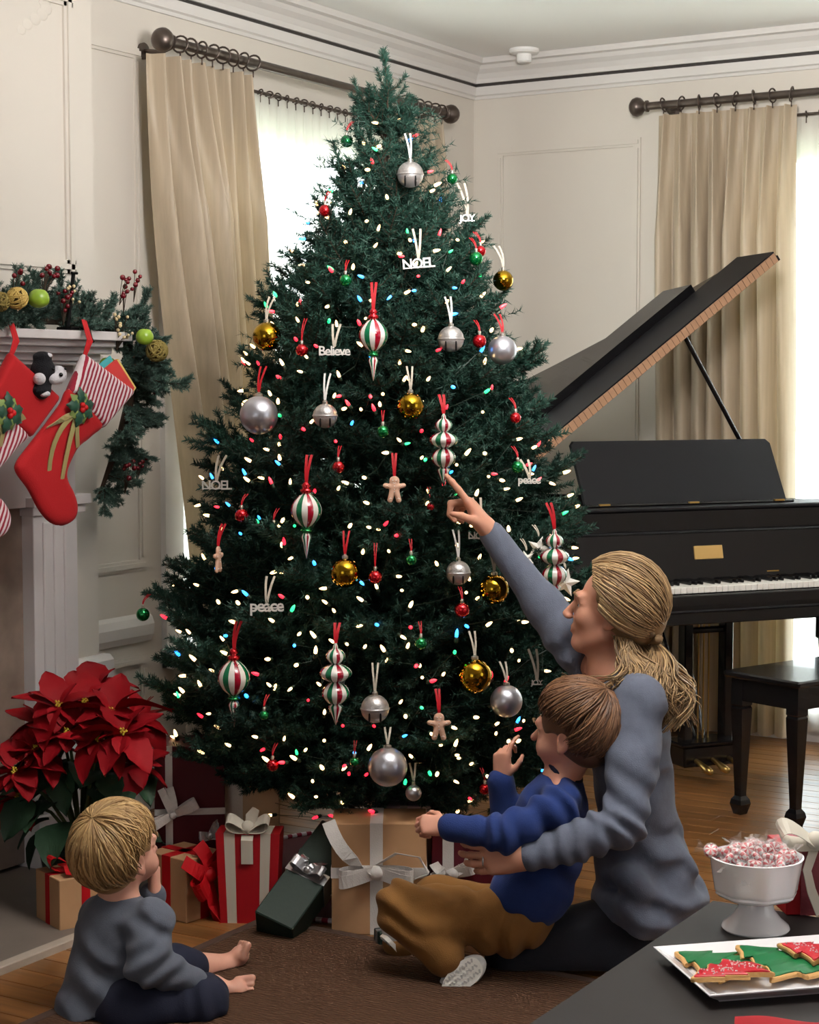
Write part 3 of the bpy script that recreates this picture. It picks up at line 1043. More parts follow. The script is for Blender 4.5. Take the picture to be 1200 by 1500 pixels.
# ------------------------------------------------------------------ ornaments
def glit(name, c, rough):
    m = mat(name, c, rough, metal=.75, spec=.6)
    nt = m.node_tree; b = nt.nodes['Principled BSDF']; tc = nt.nodes.new('ShaderNodeTexCoord')
    n = nt.nodes.new('ShaderNodeTexVoronoi'); n.inputs['Scale'].default_value = 420
    nt.links.new(tc.outputs['Object'], n.inputs['Vector'])
    bp = nt.nodes.new('ShaderNodeBump'); bp.inputs['Strength'].default_value = 1; bp.inputs['Distance'].default_value = .004
    nt.links.new(n.outputs['Color'], bp.inputs['Height']); nt.links.new(bp.outputs['Normal'], b.inputs['Normal'])
    return m
OM = {
 'silver': mat('matte_silver', srgb(188, 188, 196), .32, metal=.85, bump=.05, bscale=90),
 'glitter': glit('silver_glitter', srgb(188, 184, 182), .35),
 'gold': mat('polished_gold', srgb(168, 132, 34), .10, metal=1.0),
 'red': mat('shiny_red', srgb(190, 14, 28), .12, metal=.75, coat=.5),
 'green': mat('shiny_green', srgb(10, 132, 66), .12, metal=.75, coat=.5),
 'cap': mat('ornament_cap', srgb(200, 196, 186), .3, metal=.9),
 'dark': mat('bell_slot', srgb(12, 12, 12), .8),
}
ribr = mat('red_satin', srgb(166, 10, 24), .5, spec=.25)
ribw = mat('white_tulle', srgb(222, 218, 214), .6, sheen=.3, bump=.3, bscale=300)
ribs = mat('silver_cord', srgb(176, 166, 150), .5)
def hang_ribbon(root, top, L, m, w=.011, split=.012):
    """a looped ribbon going up from the cap to the bough that carries it"""
    mb = MB()
    for s in (-1, 1):
        path = [top + RT * (s * split * t * .7 + s * .0006) + V((0, 0, L * t)) - out_dir(top) * .02 * t * t for t in np.linspace(0, 1, 7)]
        mb.ribbon(path, RT, w * .5, .001)
    mb.build('hanging_ribbon', m, root)
def ball_orn(px, py, rpx, kind, label, group, cat='ornament', rib=None, L=.045, k=1.0):
    p = on_tree(px, py, k); d = float(np.dot(p - CAM, FW0)); r = rpx * d / FPX
    p = p + out_dir(p) * r * .55
    name = {'silver': 'silver_ball', 'gold': 'gold_ball', 'red': 'red_ball', 'green': 'green_ball', 'glitter': 'jingle_bell'}[kind]
    root = empty(name, p, label, cat, group)
    if kind == 'glitter':
        prof = [(r * math.sin(a), -r * math.cos(a)) for a in np.linspace(0.02, PI - .02, 18)]
        mb = MB(); mb.lathe(prof, p, (0, 0, 1), 26); mb.build('shell', OM['glitter'], root, smooth=True)
        mb = MB(); mb.lathe([(r * 1.0, -.0025), (r * 1.045, -.001), (r * 1.045, .002), (r * 1.0, .0035)], p, (0, 0, 1), 28, close=False); mb.build('rim', OM['glitter'], root, smooth=True)
        for s in (-1, 1):                                # slots of the bell
            mb = MB(); f = unit(CAM - p); f[2] = 0; f = unit(f); sd = np.cross(f, UPZ)
            path = [p + r * 1.004 * unit(f * math.cos(a) + sd * s * .42 - UPZ * math.sin(a)) for a in np.linspace(.18, 1.2, 7)]
            mb.tube(path, [r * .05, r * .07, r * .08, r * .085, r * .08, r * .07, r * .05], 6)
            mb.build('slot', OM['dark'], root)
    else:
        prof = [(r * math.sin(a), -r * math.cos(a)) for a in np.linspace(0.02, PI - .02, 22)]
        mb = MB(); mb.lathe(prof, p, (0, 0, 1), 30); mb.build('globe', OM[kind], root, smooth=True)
    mb = MB(); cr = max(.0035, r * .2)
    mb.lathe([(cr, 0), (cr * 1.05, .001), (cr, .007), (cr * .5, .009)], p + V((0, 0, r * .97)), (0, 0, 1), 12)
    mb.tube([p + V((0, 0, r + .006)) + RT * .004 * math.cos(a) + UPZ * .004 * math.sin(a) for a in np.linspace(0, 2*PI, 9)], .0008, 4, cap=False)
    mb.build('cap', OM['cap'], root, smooth=True, auto=40)
    hang_ribbon(root, p + V((0, 0, r + .009)), L, rib or ribs, w=.010 if r > .02 else .005, split=.010 if r > .02 else .004)
    return root
G = ball_orn
gs = 'silver balls on the tree'
G(390, 608, 28, 'silver', 'large matte silver ball on a red ribbon, beside the silk curtain', gs, rib=ribr, L=.07, k=1.08)
G(568, 1120, 29, 'silver', 'large matte silver ball low on the tree, above the kraft box with white bow', gs, L=.04, k=1.04)
G(735, 1025, 24, 'silver', 'matte silver ball beside the face of the boy in blue', gs, L=.05)
G(727, 513, 21, 'silver', 'matte silver ball hanging next to the piano lid', gs, rib=ribr, L=.05)
G(605, 1160, 12, 'silver', 'small silver ball deep under the lowest boughs', gs)
gb = 'jingle bells on the tree'
for px, py, r, l in ((597, 257, 19, 'glittery silver jingle bell near the tree top'), (480, 609, 18, 'glittery silver jingle bell next to the large silver ball on red ribbon'), (656, 497, 19, 'glittery silver jingle bell on a blue-white ribbon between striped finial and silver ball'), (668, 838, 18, 'glittery silver jingle bell below the pointing hand'), (550, 1036, 21, 'glittery silver jingle bell above the lowest large silver ball')):
    G(px, py, r, 'glitter', l, gb, rib=ribw if py != 1036 else ribs, L=.07)
gg = 'gold balls on the tree'
for px, py, r, l in ((400, 493, 21, 'polished gold ball against the silk curtain'), (729, 411, 15, 'small polished gold ball at the bough tip before the plain wall'), (508, 838, 22, 'polished gold ball on a red ribbon, beside a small red ball'), (600, 595, 20, 'polished gold ball tucked among boughs above the gingerbread man'), (718, 862, 22, 'polished gold ball behind the pointing arm'), (690, 988, 26, 'large polished gold ball above the silver ball by the boy')):
    G(px, py, r, 'gold', l, gg, rib=ribr if px == 508 else ribs, L=.06, k=1.0 if px != 400 else 1.05)
RL = ['small shiny red ball high on the tree against the glowing sheer', 'small shiny red ball hanging beside the word Believe', 'small shiny red ball below the clear word NOEL near the curtain', 'small shiny red ball between striped finial and gingerbread man',
 'small shiny red ball beside the gold ball on a red ribbon', 'small shiny red ball under the jingle bell below the pointing hand', 'small shiny red ball low on the tree above the striped gift bag', 'small shiny red ball between a jingle bell and the silver ball by the piano lid',
 'small shiny red ball behind a green ball, below the word JOY', 'tiny red ball at a bough tip over the poinsettia', 'small shiny red ball under the raised hand of the boy', 'small shiny red ball at the tree edge before the piano lid', 'tiny red ball between gingerbread man and pointing hand']
GL = ['small shiny green ball near the tree tip against the sheer', 'small shiny green ball beside the topmost jingle bell', 'small shiny green ball above the highest striped finial', 'small shiny green ball in front of a red one below the word JOY', 'small shiny green ball below a gold ball in mid tree',
 'small shiny green ball between a red ball and the bell under the pointing hand', 'small shiny green ball hanging free at a bough tip before the wall panel', 'small shiny green ball just above the word peace by the piano', 'small shiny green ball between the low stacked finial and the large gold ball',
 'tiny green ball beside the striped finial with the long drop', 'tiny green ball beside the lowest large silver ball', 'tiny green ball next to the striped finial above the word peace']
for px, py, r in ((480, 309, 9), (445, 513, 9), (358, 755, 10), (497, 684, 9), (550, 845, 10), (675, 893, 11), (402, 1120, 9), (699, 500, 10), (700, 368, 8), (217, 1047, 7), (708, 1155, 8), (752, 612, 8), (630, 742, 6)):
    G(px, py, r, 'red', RL.pop(0), 'small red balls', rib=ribr, L=.06 if px in (550, 445) else .03, k=1.03)
for px, py, r in ((513, 207, 9), (658, 262, 8), (508, 411, 9), (693, 379, 10), (561, 632, 9), (602, 820, 8), (215, 900, 10), (755, 684, 9), (616, 942, 9), (389, 1047, 7), (520, 1115, 7), (403, 773, 6)):
    G(px, py, r, 'green', GL.pop(0), 'small green balls', L=.03, rib=ribr, k=1.03)

# striped glass finials: white glass with red and green stripes
SM = [mat('white_glass', srgb(226, 222, 216), .15, coat=.6), mat('red_stripe', srgb(150, 12, 38), .15, coat=.6), mat('green_stripe', srgb(10, 100, 62), .15, coat=.6), OM['red'], OM['green']]
PAT = [0, 0, 1, 1, 0, 0, 2, 2]
def bulge(r, h0, h1, rmin, n=9):
    return [(rmin + (r - rmin) * math.sin(PI * t) ** .75, h0 + (h1 - h0) * t) for t in np.linspace(0, 1, n)]
def finial(px, py_top, py_bot, kind, label, rib_L=.07):
    pt = on_tree(px, (py_top + py_bot) / 2, 1.03); d = float(np.dot(pt - CAM, FW0)) - .02
    a = atd(px, py_top, d); b = atd(px, py_bot, d); Ht = a[2] - b[2]
    root = empty('striped_finial', b, label, 'ornament', 'striped glass finials')
    u = Ht
    if kind == 'drop':
        secs = [('globe', bulge(.205 * u, .40 * u, .86 * u, .03 * u, 13), 0), ('collar', [(.03*u, .33*u), (.075*u, .35*u), (.075*u, .375*u), (.04*u, .385*u), (.07*u, .395*u), (.05*u, .41*u)], 4), ('drop', [(.004*u, 0), (.022*u, .08*u), (.045*u, .2*u), (.07*u, .28*u), (.055*u, .32*u), (.03*u, .34*u)], 0), ('neck', [(.05*u, .85*u), (.075*u, .87*u), (.075*u, .90*u), (.04*u, .92*u), (.06*u, .95*u), (.03*u, 1.0*u)], 3)]
    else:
        secs = [('globe', bulge(.12 * u, .74 * u, .94 * u, .03 * u), 0), ('globe', bulge(.20 * u, .52 * u, .75 * u, .05 * u), 0), ('globe', bulge(.17 * u, .25 * u, .53 * u, .05 * u, 11), 0), ('drop', [(.004*u, 0), (.03*u, .07*u), (.085*u, .2*u), (.09*u, .23*u), (.05*u, .26*u)], 0), ('neck', [(.04*u, .92*u), (.03*u, .97*u), (.012*u, 1.0*u)], 0)]
    for nme, prof, mi in secs:
        mb = MB()
        mb.lathe(prof, b, (0, 0, 1), 32, mfun=(lambda i, k: PAT[(k // 1) % 8]) if mi == 0 else (lambda i, k, mi=mi: mi), phase=.3)
        mb.build(nme, SM, root, smooth=True)
    hang_ribbon(root, a, rib_L, ribr, w=.014, split=.008)
finial(547, 452, 558, 'drop', 'striped glass finial with one globe, highest of its kind on the tree')
finial(449, 706, 818, 'drop', 'striped glass finial with one globe beside the gold and red balls')
finial(343, 950, 1065, 'drop', 'striped glass finial with one globe and long drop near the poinsettia')
finial(650, 606, 712, 'stack', 'striped glass finial of stacked globes touched by the pointing finger', .05)
finial(492, 942, 1062, 'stack', 'striped glass finial of stacked globes beside the jingle bell low on the tree', .05)
finial(812, 775, 885, 'stack', 'striped glass finial of stacked globes between tree edge and piano')

# word ornaments cut from white metal
wordm = mat('white_word', srgb(226, 222, 216), .35, metal=.2)
wordc = mat('silver_word', srgb(206, 202, 196), .3, metal=.4)
def word(px, py, txt, wpx, label, m=None, L=.06, tilt=0.0, group=None):
    p = on_tree(px, py, 1.03); p = p - FW0 * .045; d = float(np.dot(p - CAM, FW0)); W = wpx * d / FPX
    cu = bpy.data.curves.new('w', 'FONT'); cu.body = txt; cu.extrude = .012; cu.bevel_depth = .006; cu.offset = .012
    cu.align_x = 'CENTER'; cu.align_y = 'CENTER'; cu.space_character = .86; cu.resolution_u = 3
    to = bpy.data.objects.new('w', cu); COL.objects.link(to)
    bpy.context.view_layer.update()
    me = bpy.data.meshes.new_from_object(to.evaluated_get(bpy.context.evaluated_depsgraph_get()))
    bpy.data.objects.remove(to)
    co = np.zeros(len(me.vertices) * 3); me.vertices.foreach_get('co', co); co = co.reshape(-1, 3)
    s = W / (co[:, 0].max() - co[:, 0].min()); co *= s; co[:, 2] *= 1.4
    f = unit(V((CAM[0] - p[0], CAM[1] - p[1], 0))); rgt = np.cross(UPZ, f); rgt = unit(rgt)
    x = rgt * math.cos(tilt) + UPZ * math.sin(tilt); y = -rgt * math.sin(tilt) + UPZ * math.cos(tilt)
    co = co[:, :1] * x + co[:, 1:2] * y + co[:, 2:] * f
    me.vertices.foreach_set('co', co.ravel()); me.materials.clear(); me.materials.append(m or wordm); me.update()
    root = empty('word_ornament', p, label, 'ornament', group)
    me.name = 'letters'; o = bpy.data.objects.new('letters', me); COL.objects.link(o); o.parent = root
    # bar that joins the letters, and the ribbon
    h = co[:, 2].max()
    mb = MB(); mb.box(p + UPZ * (-h * .55), (W * .9, .003, .003), np.stack([x, f, y], 1)); mb.build('bar', m or wordm, root)
    hang_ribbon(root, p + UPZ * h * .85, L, ribs, w=.012, split=.014)
word(613, 388, 'NOEL', 47, 'white metal word ornament reading NOEL high on the tree', tilt=.08, L=.08)
word(684, 322, 'JOY', 24, 'white metal word ornament reading JOY near the tree top edge', L=.09)
word(491, 515, 'Believe', 46, 'white metal word ornament reading Believe left of the striped finial'.replace('left of', 'beside'), L=.06)
word(393, 885, 'peace', 50, 'white metal word ornament reading peace between the striped finials', L=.07)
word(774, 702, 'peace', 33, 'white metal word ornament reading peace at the tree edge before the piano', L=.05)
word(320, 710, 'NOEL', 44, 'clear silver word ornament reading NOEL at a bough tip before the curtain', wordc, L=.07)
word(702, 783, 'NOEL', 34, 'white metal word ornament reading NOEL behind the pointing wrist', L=.09)
word(785, 996, 'JOY', 18, 'small silver word ornament reading JOY beside the face of the woman', wordc, L=.08)

# gingerbread men
gm = mat('gingerbread', srgb(206, 164, 140), .75, bump=.3, bscale=150); gi = mat('gingerbread_icing', srgb(236, 226, 220), .6)
def ginger(px, py, hpx, label, turn=0.0):
    p = on_tree(px, py, 1.03) - FW0 * .02; d = float(np.dot(p - CAM, FW0)); h = hpx * d / FPX
    root = empty('gingerbread_man', p, label, 'ornament', 'gingerbread men')
    f = unit(rotz(turn) @ V((CAM[0] - p[0], CAM[1] - p[1], 0))); x = np.cross(UPZ, f)
    def Q(a, b, c=0): return p + (x * a + UPZ * b) * h + f * c
    s = SDF(p - h * .8, p + h * .8, h / 44)
    kk = h * .05; R = np.stack([x, f, UPZ], 1)
    for a, b, r in ((0, .30, .19), (0, .0, .19), (0, .1, .17)): s.ell(Q(a, b), (r * h, .075 * h, r * h), R, kk)
    for sg in (-1, 1):
        for t in np.linspace(0, 1, 4):
            s.ell(Q(sg * (.14 + .2 * t), .10 + .04 * t), (.085 * h, .07 * h, .085 * h), R, kk)
            s.ell(Q(sg * (.09 + .07 * t), -.12 - .28 * t), (.10 * h, .07 * h, .10 * h), R, kk)
    s.build('cookie_body', gm, root, smooth_it=1)
    mb = MB()
    for a, b in ((-.06, .33), (.06, .33), (0, .12), (0, .0), (0, -.1)): mb.ball(Q(a, b, .072 * h), .024 * h, 8, 6)
    for sg in (-1, 1):
        for a, b in ((.27, .13), (.14, -.33)):
            mb.tube([Q(sg * a - .05, b - .03, .068 * h), Q(sg * a, b + .01, .072 * h), Q(sg * a + .05, b - .02, .068 * h)], .013 * h, 5)
    mb.tube([Q(-.06, .245, .07*h), Q(0, .225, .073*h), Q(.06, .245, .07*h)], .012 * h, 5)
    mb.build('icing', gi, root, smooth=True)
    hang_ribbon(root, Q(0, .47), .06, ribr, w=.012, split=.006)
ginger(578, 716, 40, 'iced gingerbread man ornament in the middle of the tree beside the stacked finial')
ginger(643, 1062, 42, 'iced gingerbread man ornament low on the tree beside the raised hand of the boy')
ginger(321, 818, 40, 'gingerbread man ornament seen edge-on at the bough before the curtain', 1.2)
# white star ornaments near the piano
stm = mat('white_star', srgb(240, 238, 232), .5)
def star(px, py, rpx, label, rot_=0.0):
    p = on_tree(px, py, 1.0) - FW0 * .01; d = float(np.dot(p - CAM, FW0)); r = rpx * d / FPX
    f = unit(V((CAM[0] - p[0], CAM[1] - p[1], 0))); x = np.cross(UPZ, f)
    root = empty('star_ornament', p, label, 'ornament', 'white stars')
    mb = MB(); ring = []
    for k in range(10):
        a = k * PI / 5 + rot_; q = r if k % 2 == 0 else r * .45
        ring.append(p + (x * math.sin(a) + UPZ * math.cos(a)) * q)
    vs_ = ring + [p + f * .010, p - f * .010]
    mb.add(vs_, [(i, (i+1) % 10, 10) for i in range(10)] + [((i+1) % 10, i, 11) for i in range(10)])
    mb.build('star_body', stm, root)
    hang_ribbon(root, p + UPZ * r * .95, .03, ribs, w=.005, split=.004)
star(789, 803, 19, 'white star ornament between the pointing sleeve and the piano', .3)
star(771, 818, 13, 'smaller white star ornament against the pointing sleeve', .9)
star(828, 853, 22, 'white star ornament next to the forehead of the woman', .2)

# ================================================================== FIREPLACE WALL
def sdf_poly(s, org, ex, ey, pts, T, edge, k=0.0):
    """puffy slab with a polygon outline (2-D points in the ex/ey plane)"""
    org = V(org); ex = unit(ex); ey = unit(ey); nn = np.cross(ex, ey)
    sl, g = s._sub(s.lo, s.lo + s.n * s.h)
    rel = [g[i] - org[i] for i in range(3)]
    x = sum(rel[i] * ex[i] for i in range(3)); y = sum(rel[i] * ey[i] for i in range(3)); z = sum(rel[i] * nn[i] for i in range(3))
    d = np.full(x.shape, 1e9, np.float32); ins = np.zeros(x.shape, bool)
    n = len(pts)
    for i in range(n):
        ax, ay = pts[i]; bx_, by_ = pts[(i + 1) % n]
        ex_, ey_ = bx_ - ax, by_ - ay
        t = np.clip(((x - ax) * ex_ + (y - ay) * ey_) / (ex_**2 + ey_**2 + 1e-12), 0, 1)
        d = np.minimum(d, (x - ax - t * ex_)**2 + (y - ay - t * ey_)**2)
        c = ((ay > y) != (by_ > y)) & (x < (bx_ - ax) * (y - ay) / ((by_ - ay) + 1e-12) + ax)
        ins ^= c
    d = np.sqrt(d); d = np.where(ins, -d, d)
    m_ = np.clip(-d / edge, 0, 1); hth = T * np.sqrt(np.maximum(1 - (1 - m_)**2, 0))
    D = np.maximum(d, np.abs(z) - hth).astype(np.float32)
    s._merge(sl, D, k)
    return s
def smooth_poly(pts, n=6):
    """closed Catmull-Rom through 2-D points"""
    P = np.array(pts, float); N = len(P); out = []
    for i in range(N):
        p0, p1, p2, p3 = P[i-1], P[i], P[(i+1) % N], P[(i+2) % N]
        for t in np.linspace(0, 1, n, endpoint=False):
            out.append(.5 * ((2*p1) + (-p0+p2)*t + (2*p0-5*p1+4*p2-p3)*t*t + (-p0+3*p1-3*p2+p3)*t**3))
    return [tuple(p) for p in out]

marble = mat('brown_marble', srgb(138, 120, 108), .22, var=.28, vscale=7, coat=.3)
hearthm = mat('grey_hearth_stone', srgb(116, 106, 98), .45, var=.12, vscale=5)
mr_ = empty('mantelpiece', (.2, -3.9, 0), 'white painted mantelpiece with stepped shelf and fluted pilasters around brown marble', 'mantelpiece')
ye = -2.818
def mbox(mb, x0, x1, y0, y1, z0, z1, bev=.002):
    mb.box(((x0+x1)/2, (y0+y1)/2, (z0+z1)/2), (x1-x0, y1-y0, z1-z0), bev=bev)
YF = -5.0
mb = MB()
mbox(mb, .14, .400, YF, ye, 1.572, 1.598); mb.build('shelf', mantm, mr_)
mb = MB()
for x1, z0, z1, e in ((.375, 1.553, 1.573, .012), (.345, 1.533, 1.554, .028), (.315, 1.512, 1.534, .045), (.30, 1.500, 1.513, .055)):
    mbox(mb, .14, x1, YF + e, ye - e, z0, z1, .003)
mb.build('bed_moulding', mantm, mr_)
mb = MB(); mbox(mb, .14, .235, YF + .08, ye - .075, 1.085, 1.50); mb.build('frieze', mantm, mr_)
mb = MB()
for a in (-2.905, YF + .09):
    pass
for y1 in (-2.905, YF + .285):
    y0 = y1 - .19
    mb = MB(); mbox(mb, .14, .250, y0, y1, .0, 1.09)
    mb.build('pilaster', mantm, mr_)
    mb = MB()
    for q in (.05, .095, .14): mbox(mb, .248, .258, y0 + q - .013, y0 + q + .013, .20, 1.04, .003)
    mb.build('fluting', mantm, mr_)
    mb = MB(); mbox(mb, .14, .268, y0 - .015, y1 + .045, 1.085, 1.115); mbox(mb, .14, .258, y0 - .008, y1 + .03, 1.06, 1.087); mb.build('capital', mantm, mr_)
    mb = MB(); mbox(mb, .14, .268, y0 - .01, y1 + .01, 0, .17); mb.build('plinth', mantm, mr_)
    # narrow return strip beside the pilaster
    mb = MB(); mbox(mb, .14, .19, y1 if y1 > -3 else y0 - .06, y1 + .06 if y1 > -3 else y0, 0, 1.06); mb.build('backing_strip', mantm, mr_)
mb = MB(); mbox(mb, .145, .205, -3.40, -3.094, .03, 1.085, .001); mbox(mb, .145, .205, YF + .28, -4.60, .03, 1.085, .001); mbox(mb, .145, .205, -4.6, -3.40, .86, 1.085, .001)
mb.build('marble_slip', marble, mr_)
mb = MB(); mbox(mb, .151, .17, -4.6, -3.4, .03, .86); mb.build('firebox', mat('soot_black', srgb(22, 20, 19), .9), mr_)
mb = MB(); mbox(mb, .151, .765, -5.0, -2.93, -.005, .018); tag(mb.build('hearth', hearthm), 'grey stone hearth slab in front of the mantelpiece', 'hearth')
mb = MB(); mbox(mb, .765, .80, -5.0, -2.93, -.005, .02); tag(mb.build('hearth_border', mat('pale_stone', srgb(172, 160, 146), .5, var=.1, vscale=12)), 'pale stone border strip along the hearth', 'hearth border')
# rounded plinth block of the baseboard beside the chimney
mb = MB(); mbox(mb, .13, .188, -2.90, -2.655, .49, .595, .016); struct(mb.build('trim_13', trimm))

# ------------------------------------------------------------------ garland on the mantel
garm = mat('garland_needles', srgb(74, 100, 90), .6, rnd=.3)
SP = [fir_mesh('sprig', L, 300 + i, foliage=.97, dens=2300, needle=.019, mats=(garm, twigm), slim=.55) for i, L in enumerate((.14, .18, .22, .16))]
gr = empty('mantel_garland', (.30, -3.1, 1.6), 'evergreen garland with berries lying along the mantel shelf and trailing off its end', 'garland')
def sprig(p, d, s=1.0, par=None):
    o = bpy.data.objects.new('sprig', SP[rng.randrange(4)]); COL.objects.link(o); o.parent = par or gr
    x = unit(d); y = unit(np.cross((.1, 0, 1), x)); z = np.cross(x, y)
    o.rotation_euler = (Matrix(np.stack([x, y, z], 1).tolist()) @ Matrix.Rotation(rng.uniform(-1, 1), 3, 'X')).to_euler()
    o.location = Vector((V(p) - wloc(gr)).tolist()); o.scale = (s, s, s)
core = [V((.29, -3.8, 1.625)), V((.29, -3.3, 1.63)), V((.30, -2.93, 1.63)), V((.34, -2.77, 1.585)), V((.33, -2.73, 1.45)), V((.30, -2.76, 1.28)), V((.26, -2.82, 1.10))]
mb = MB(); mb.tube(core, [.014] * 6 + [.004], 8); mb.build('garland_core', twigm, gr)
for i in range(52):
    y = -3.75 + .95 * (i / 51) + rng.uniform(-.02, .02)
    d = V((rng.uniform(-.35, .75), rng.uniform(-.7, .7), rng.choice([.15, .4, .8, 1.0, 1.0]) + rng.uniform(-.2, .1)))
    sprig((.29 + rng.uniform(-.03, .05), y, 1.625), d, rng.uniform(.5, .72))
for i in range(10):
    sprig((.31, -3.6 + .078 * i, 1.62), V((.65, rng.uniform(-.9, .9), -.05)), .75)
for i in range(34):
    t = .15 + .85 * i / 33; j = 3 + t * 3; a = int(min(j, 5)); f = j - a
    p = core[a] * (1 - f) + core[a + 1] * f
    sd = rng.choice([1.0, .8, .9, -.35, .2])
    sprig(p, V((rng.uniform(-.2, .55), sd, rng.uniform(-.75, .25))), rng.uniform(.6, .95) * (1.0 - .25 * t))
for i in range(20):
    sprig((.35 + rng.uniform(-.04, .04), -2.80 + rng.uniform(-.05, .06), 1.57 + rng.uniform(-.10, .05)), V((rng.uniform(-.1, .5), rng.uniform(.2, .9), rng.uniform(-.7, .8))), rng.uniform(.5, .8))
berr = mat('deep_red_berry', srgb(108, 14, 26), .25, coat=.4); berg = mat('pearl_gold_berry', srgb(226, 204, 160), .3, metal=.2)
def berries(px, py, X, n, spread, m, seed, r=.0075):
    rr_ = random.Random(seed); c_ = onX(px, py, X); mb = MB(); st = MB()
    root_ = c_ + V((-.02, 0, -.07))
    for i in range(n):
        p = c_ + V((rr_.uniform(-.5, .5), rr_.uniform(-1, 1), rr_.uniform(-1, 1))) * spread
        mb.ball(p, r * rr_.uniform(.8, 1.15), 10, 7); st.tube([root_, (root_ + p) / 2 + V((0, 0, .01)), p], .0012, 4)
    b_ = mb.build('berry_spray', m, gr, smooth=True); st.build('berry_stems', twigm, b_)
for k, (px, py, n, sp) in enumerate(((70, 402, 9, .028), (100, 440, 8, .03), (182, 412, 5, .025), (203, 408, 4, .02), (188, 428, 4, .02), (25, 405, 4, .02))): berries(px, py, .38, n, sp, berr, k)
for k, (px, py) in enumerate(((232, 560), (222, 565), (190, 690), (205, 680))): berries(px, py, .34, 6, .022, berr, 20 + k)
berries(178, 478, .40, 20, .035, berg, 40, .005); berries(104, 428, .37, 9, .03, berg, 41, .005)
# apples and vine balls nestled in the garland
def apple(px, py, X, rpx, label):
    c_ = onX(px, py, X); d = float(np.dot(c_ - CAM, FW0)); r = rpx * d / FPX
    root = empty('green_apple', c_ - V((0, 0, r * .9)), label, 'apple', 'green apples in the garland')
    prof = []
    for a in np.linspace(.02, PI - .02, 20):
        rr_ = r * (math.sin(a) ** .9) * (1.0 + .06 * math.cos(a)); z = -r * .93 * math.cos(a)
        if a > 2.55: z -= (a - 2.55) ** 2 * r * .9
        prof.append((rr_, z))
    mb = MB(); mb.lathe(prof, c_, (0, .1, 1), 24); mb.build('flesh', mat('granny_smith', srgb(138, 172, 52), .25, var=.12, vscale=30, coat=.3), root, smooth=True)
    mb = MB(); mb.tube([c_ + V((0, 0, r * .7)), c_ + V((.004, .004, r * 1.08))], .0016, 6); mb.build('stem', twigm, root)
apple(57, 437, .43, 15.5, 'green apple on the mantel garland beside the golden vine ball')
apple(212, 493, .47, 13, 'green apple tucked where the garland turns over the mantel end')
apple(158, 535, .33, 13, 'green apple half hidden behind the striped stocking cuff')
vine = mat('vine_gold', srgb(198, 168, 92), .6); vine2 = mat('vine_dull', srgb(132, 116, 58), .7)
def vineball(px, py, X, rpx, label, m, seed):
    c_ = onX(px, py, X); d = float(np.dot(c_ - CAM, FW0)); r = rpx * d / FPX; rr_ = np.random.default_rng(seed)
    root = empty('vine_ball', c_ - V((0, 0, r)), label, 'ornament', 'vine balls in the garland')
    for j in range(3):
        mb = MB()
        for i in range(9):
            n_ = unit(rr_.normal(size=3)); a = unit(np.cross(n_, (0.3, .2, 1))); b_ = np.cross(n_, a); w = rr_.uniform(.9, 1.0)
            off = n_ * r * rr_.uniform(-.35, .35); q = math.sqrt(max(r*r - np.dot(off, off), 1e-8))
            mb.tube([c_ + off + (a * math.cos(t) + b_ * math.sin(t)) * q * w for t in np.linspace(0, 2 * PI, 21)], r * .075, 5, cap=False)
        mb.build('vine_strand', m, root, smooth=True)
    mb = MB(); mb.ball(c_, r * .8, 14, 9); mb.build('core', mat('vine_core', srgb(96, 76, 36), .9), root, smooth=True)
vineball(25, 437, .42, 16, 'golden vine ball on the mantel garland next to the apple', vine, 1)
vineball(0, 442, .40, 14, 'dark golden vine ball half cut off on the mantel garland', vine2, 2)
vineball(230, 514, .47, 16, 'dull green-gold vine ball on the trailing end of the garland', vine2, 3)
# black metal stocking holder with candle-like post
p = onX(109, 475, .385)
rt = empty('stocking_holder', (p[0], p[1], 1.598), 'black metal stocking holder standing in the garland', 'stocking holder')
mb = MB(); mb.box((.36, p[1], 1.604), (.06, .035, .010), bev=.003); mb.build('base', mat('black_iron', srgb(20, 20, 20), .4, metal=.6), rt)
q = onX(109, 400, .375)
mb = MB(); mb.tube([(.36, p[1], 1.605), (.372, q[1], q[2])], .006, 8); mb.tube([q + V((0, -.012, 0)), q + V((0, .012, 0))], .004, 8); mb.build('post', MATS['black_iron'], rt)
mb = MB(); mb.tube([(.385, p[1] + .03, 1.605), (.415, p[1] + .03, 1.60), (.422, p[1] + .03, 1.575), (.43, p[1] + .03, 1.565)], .004, 8); mb.build('hook', MATS['black_iron'], rt)

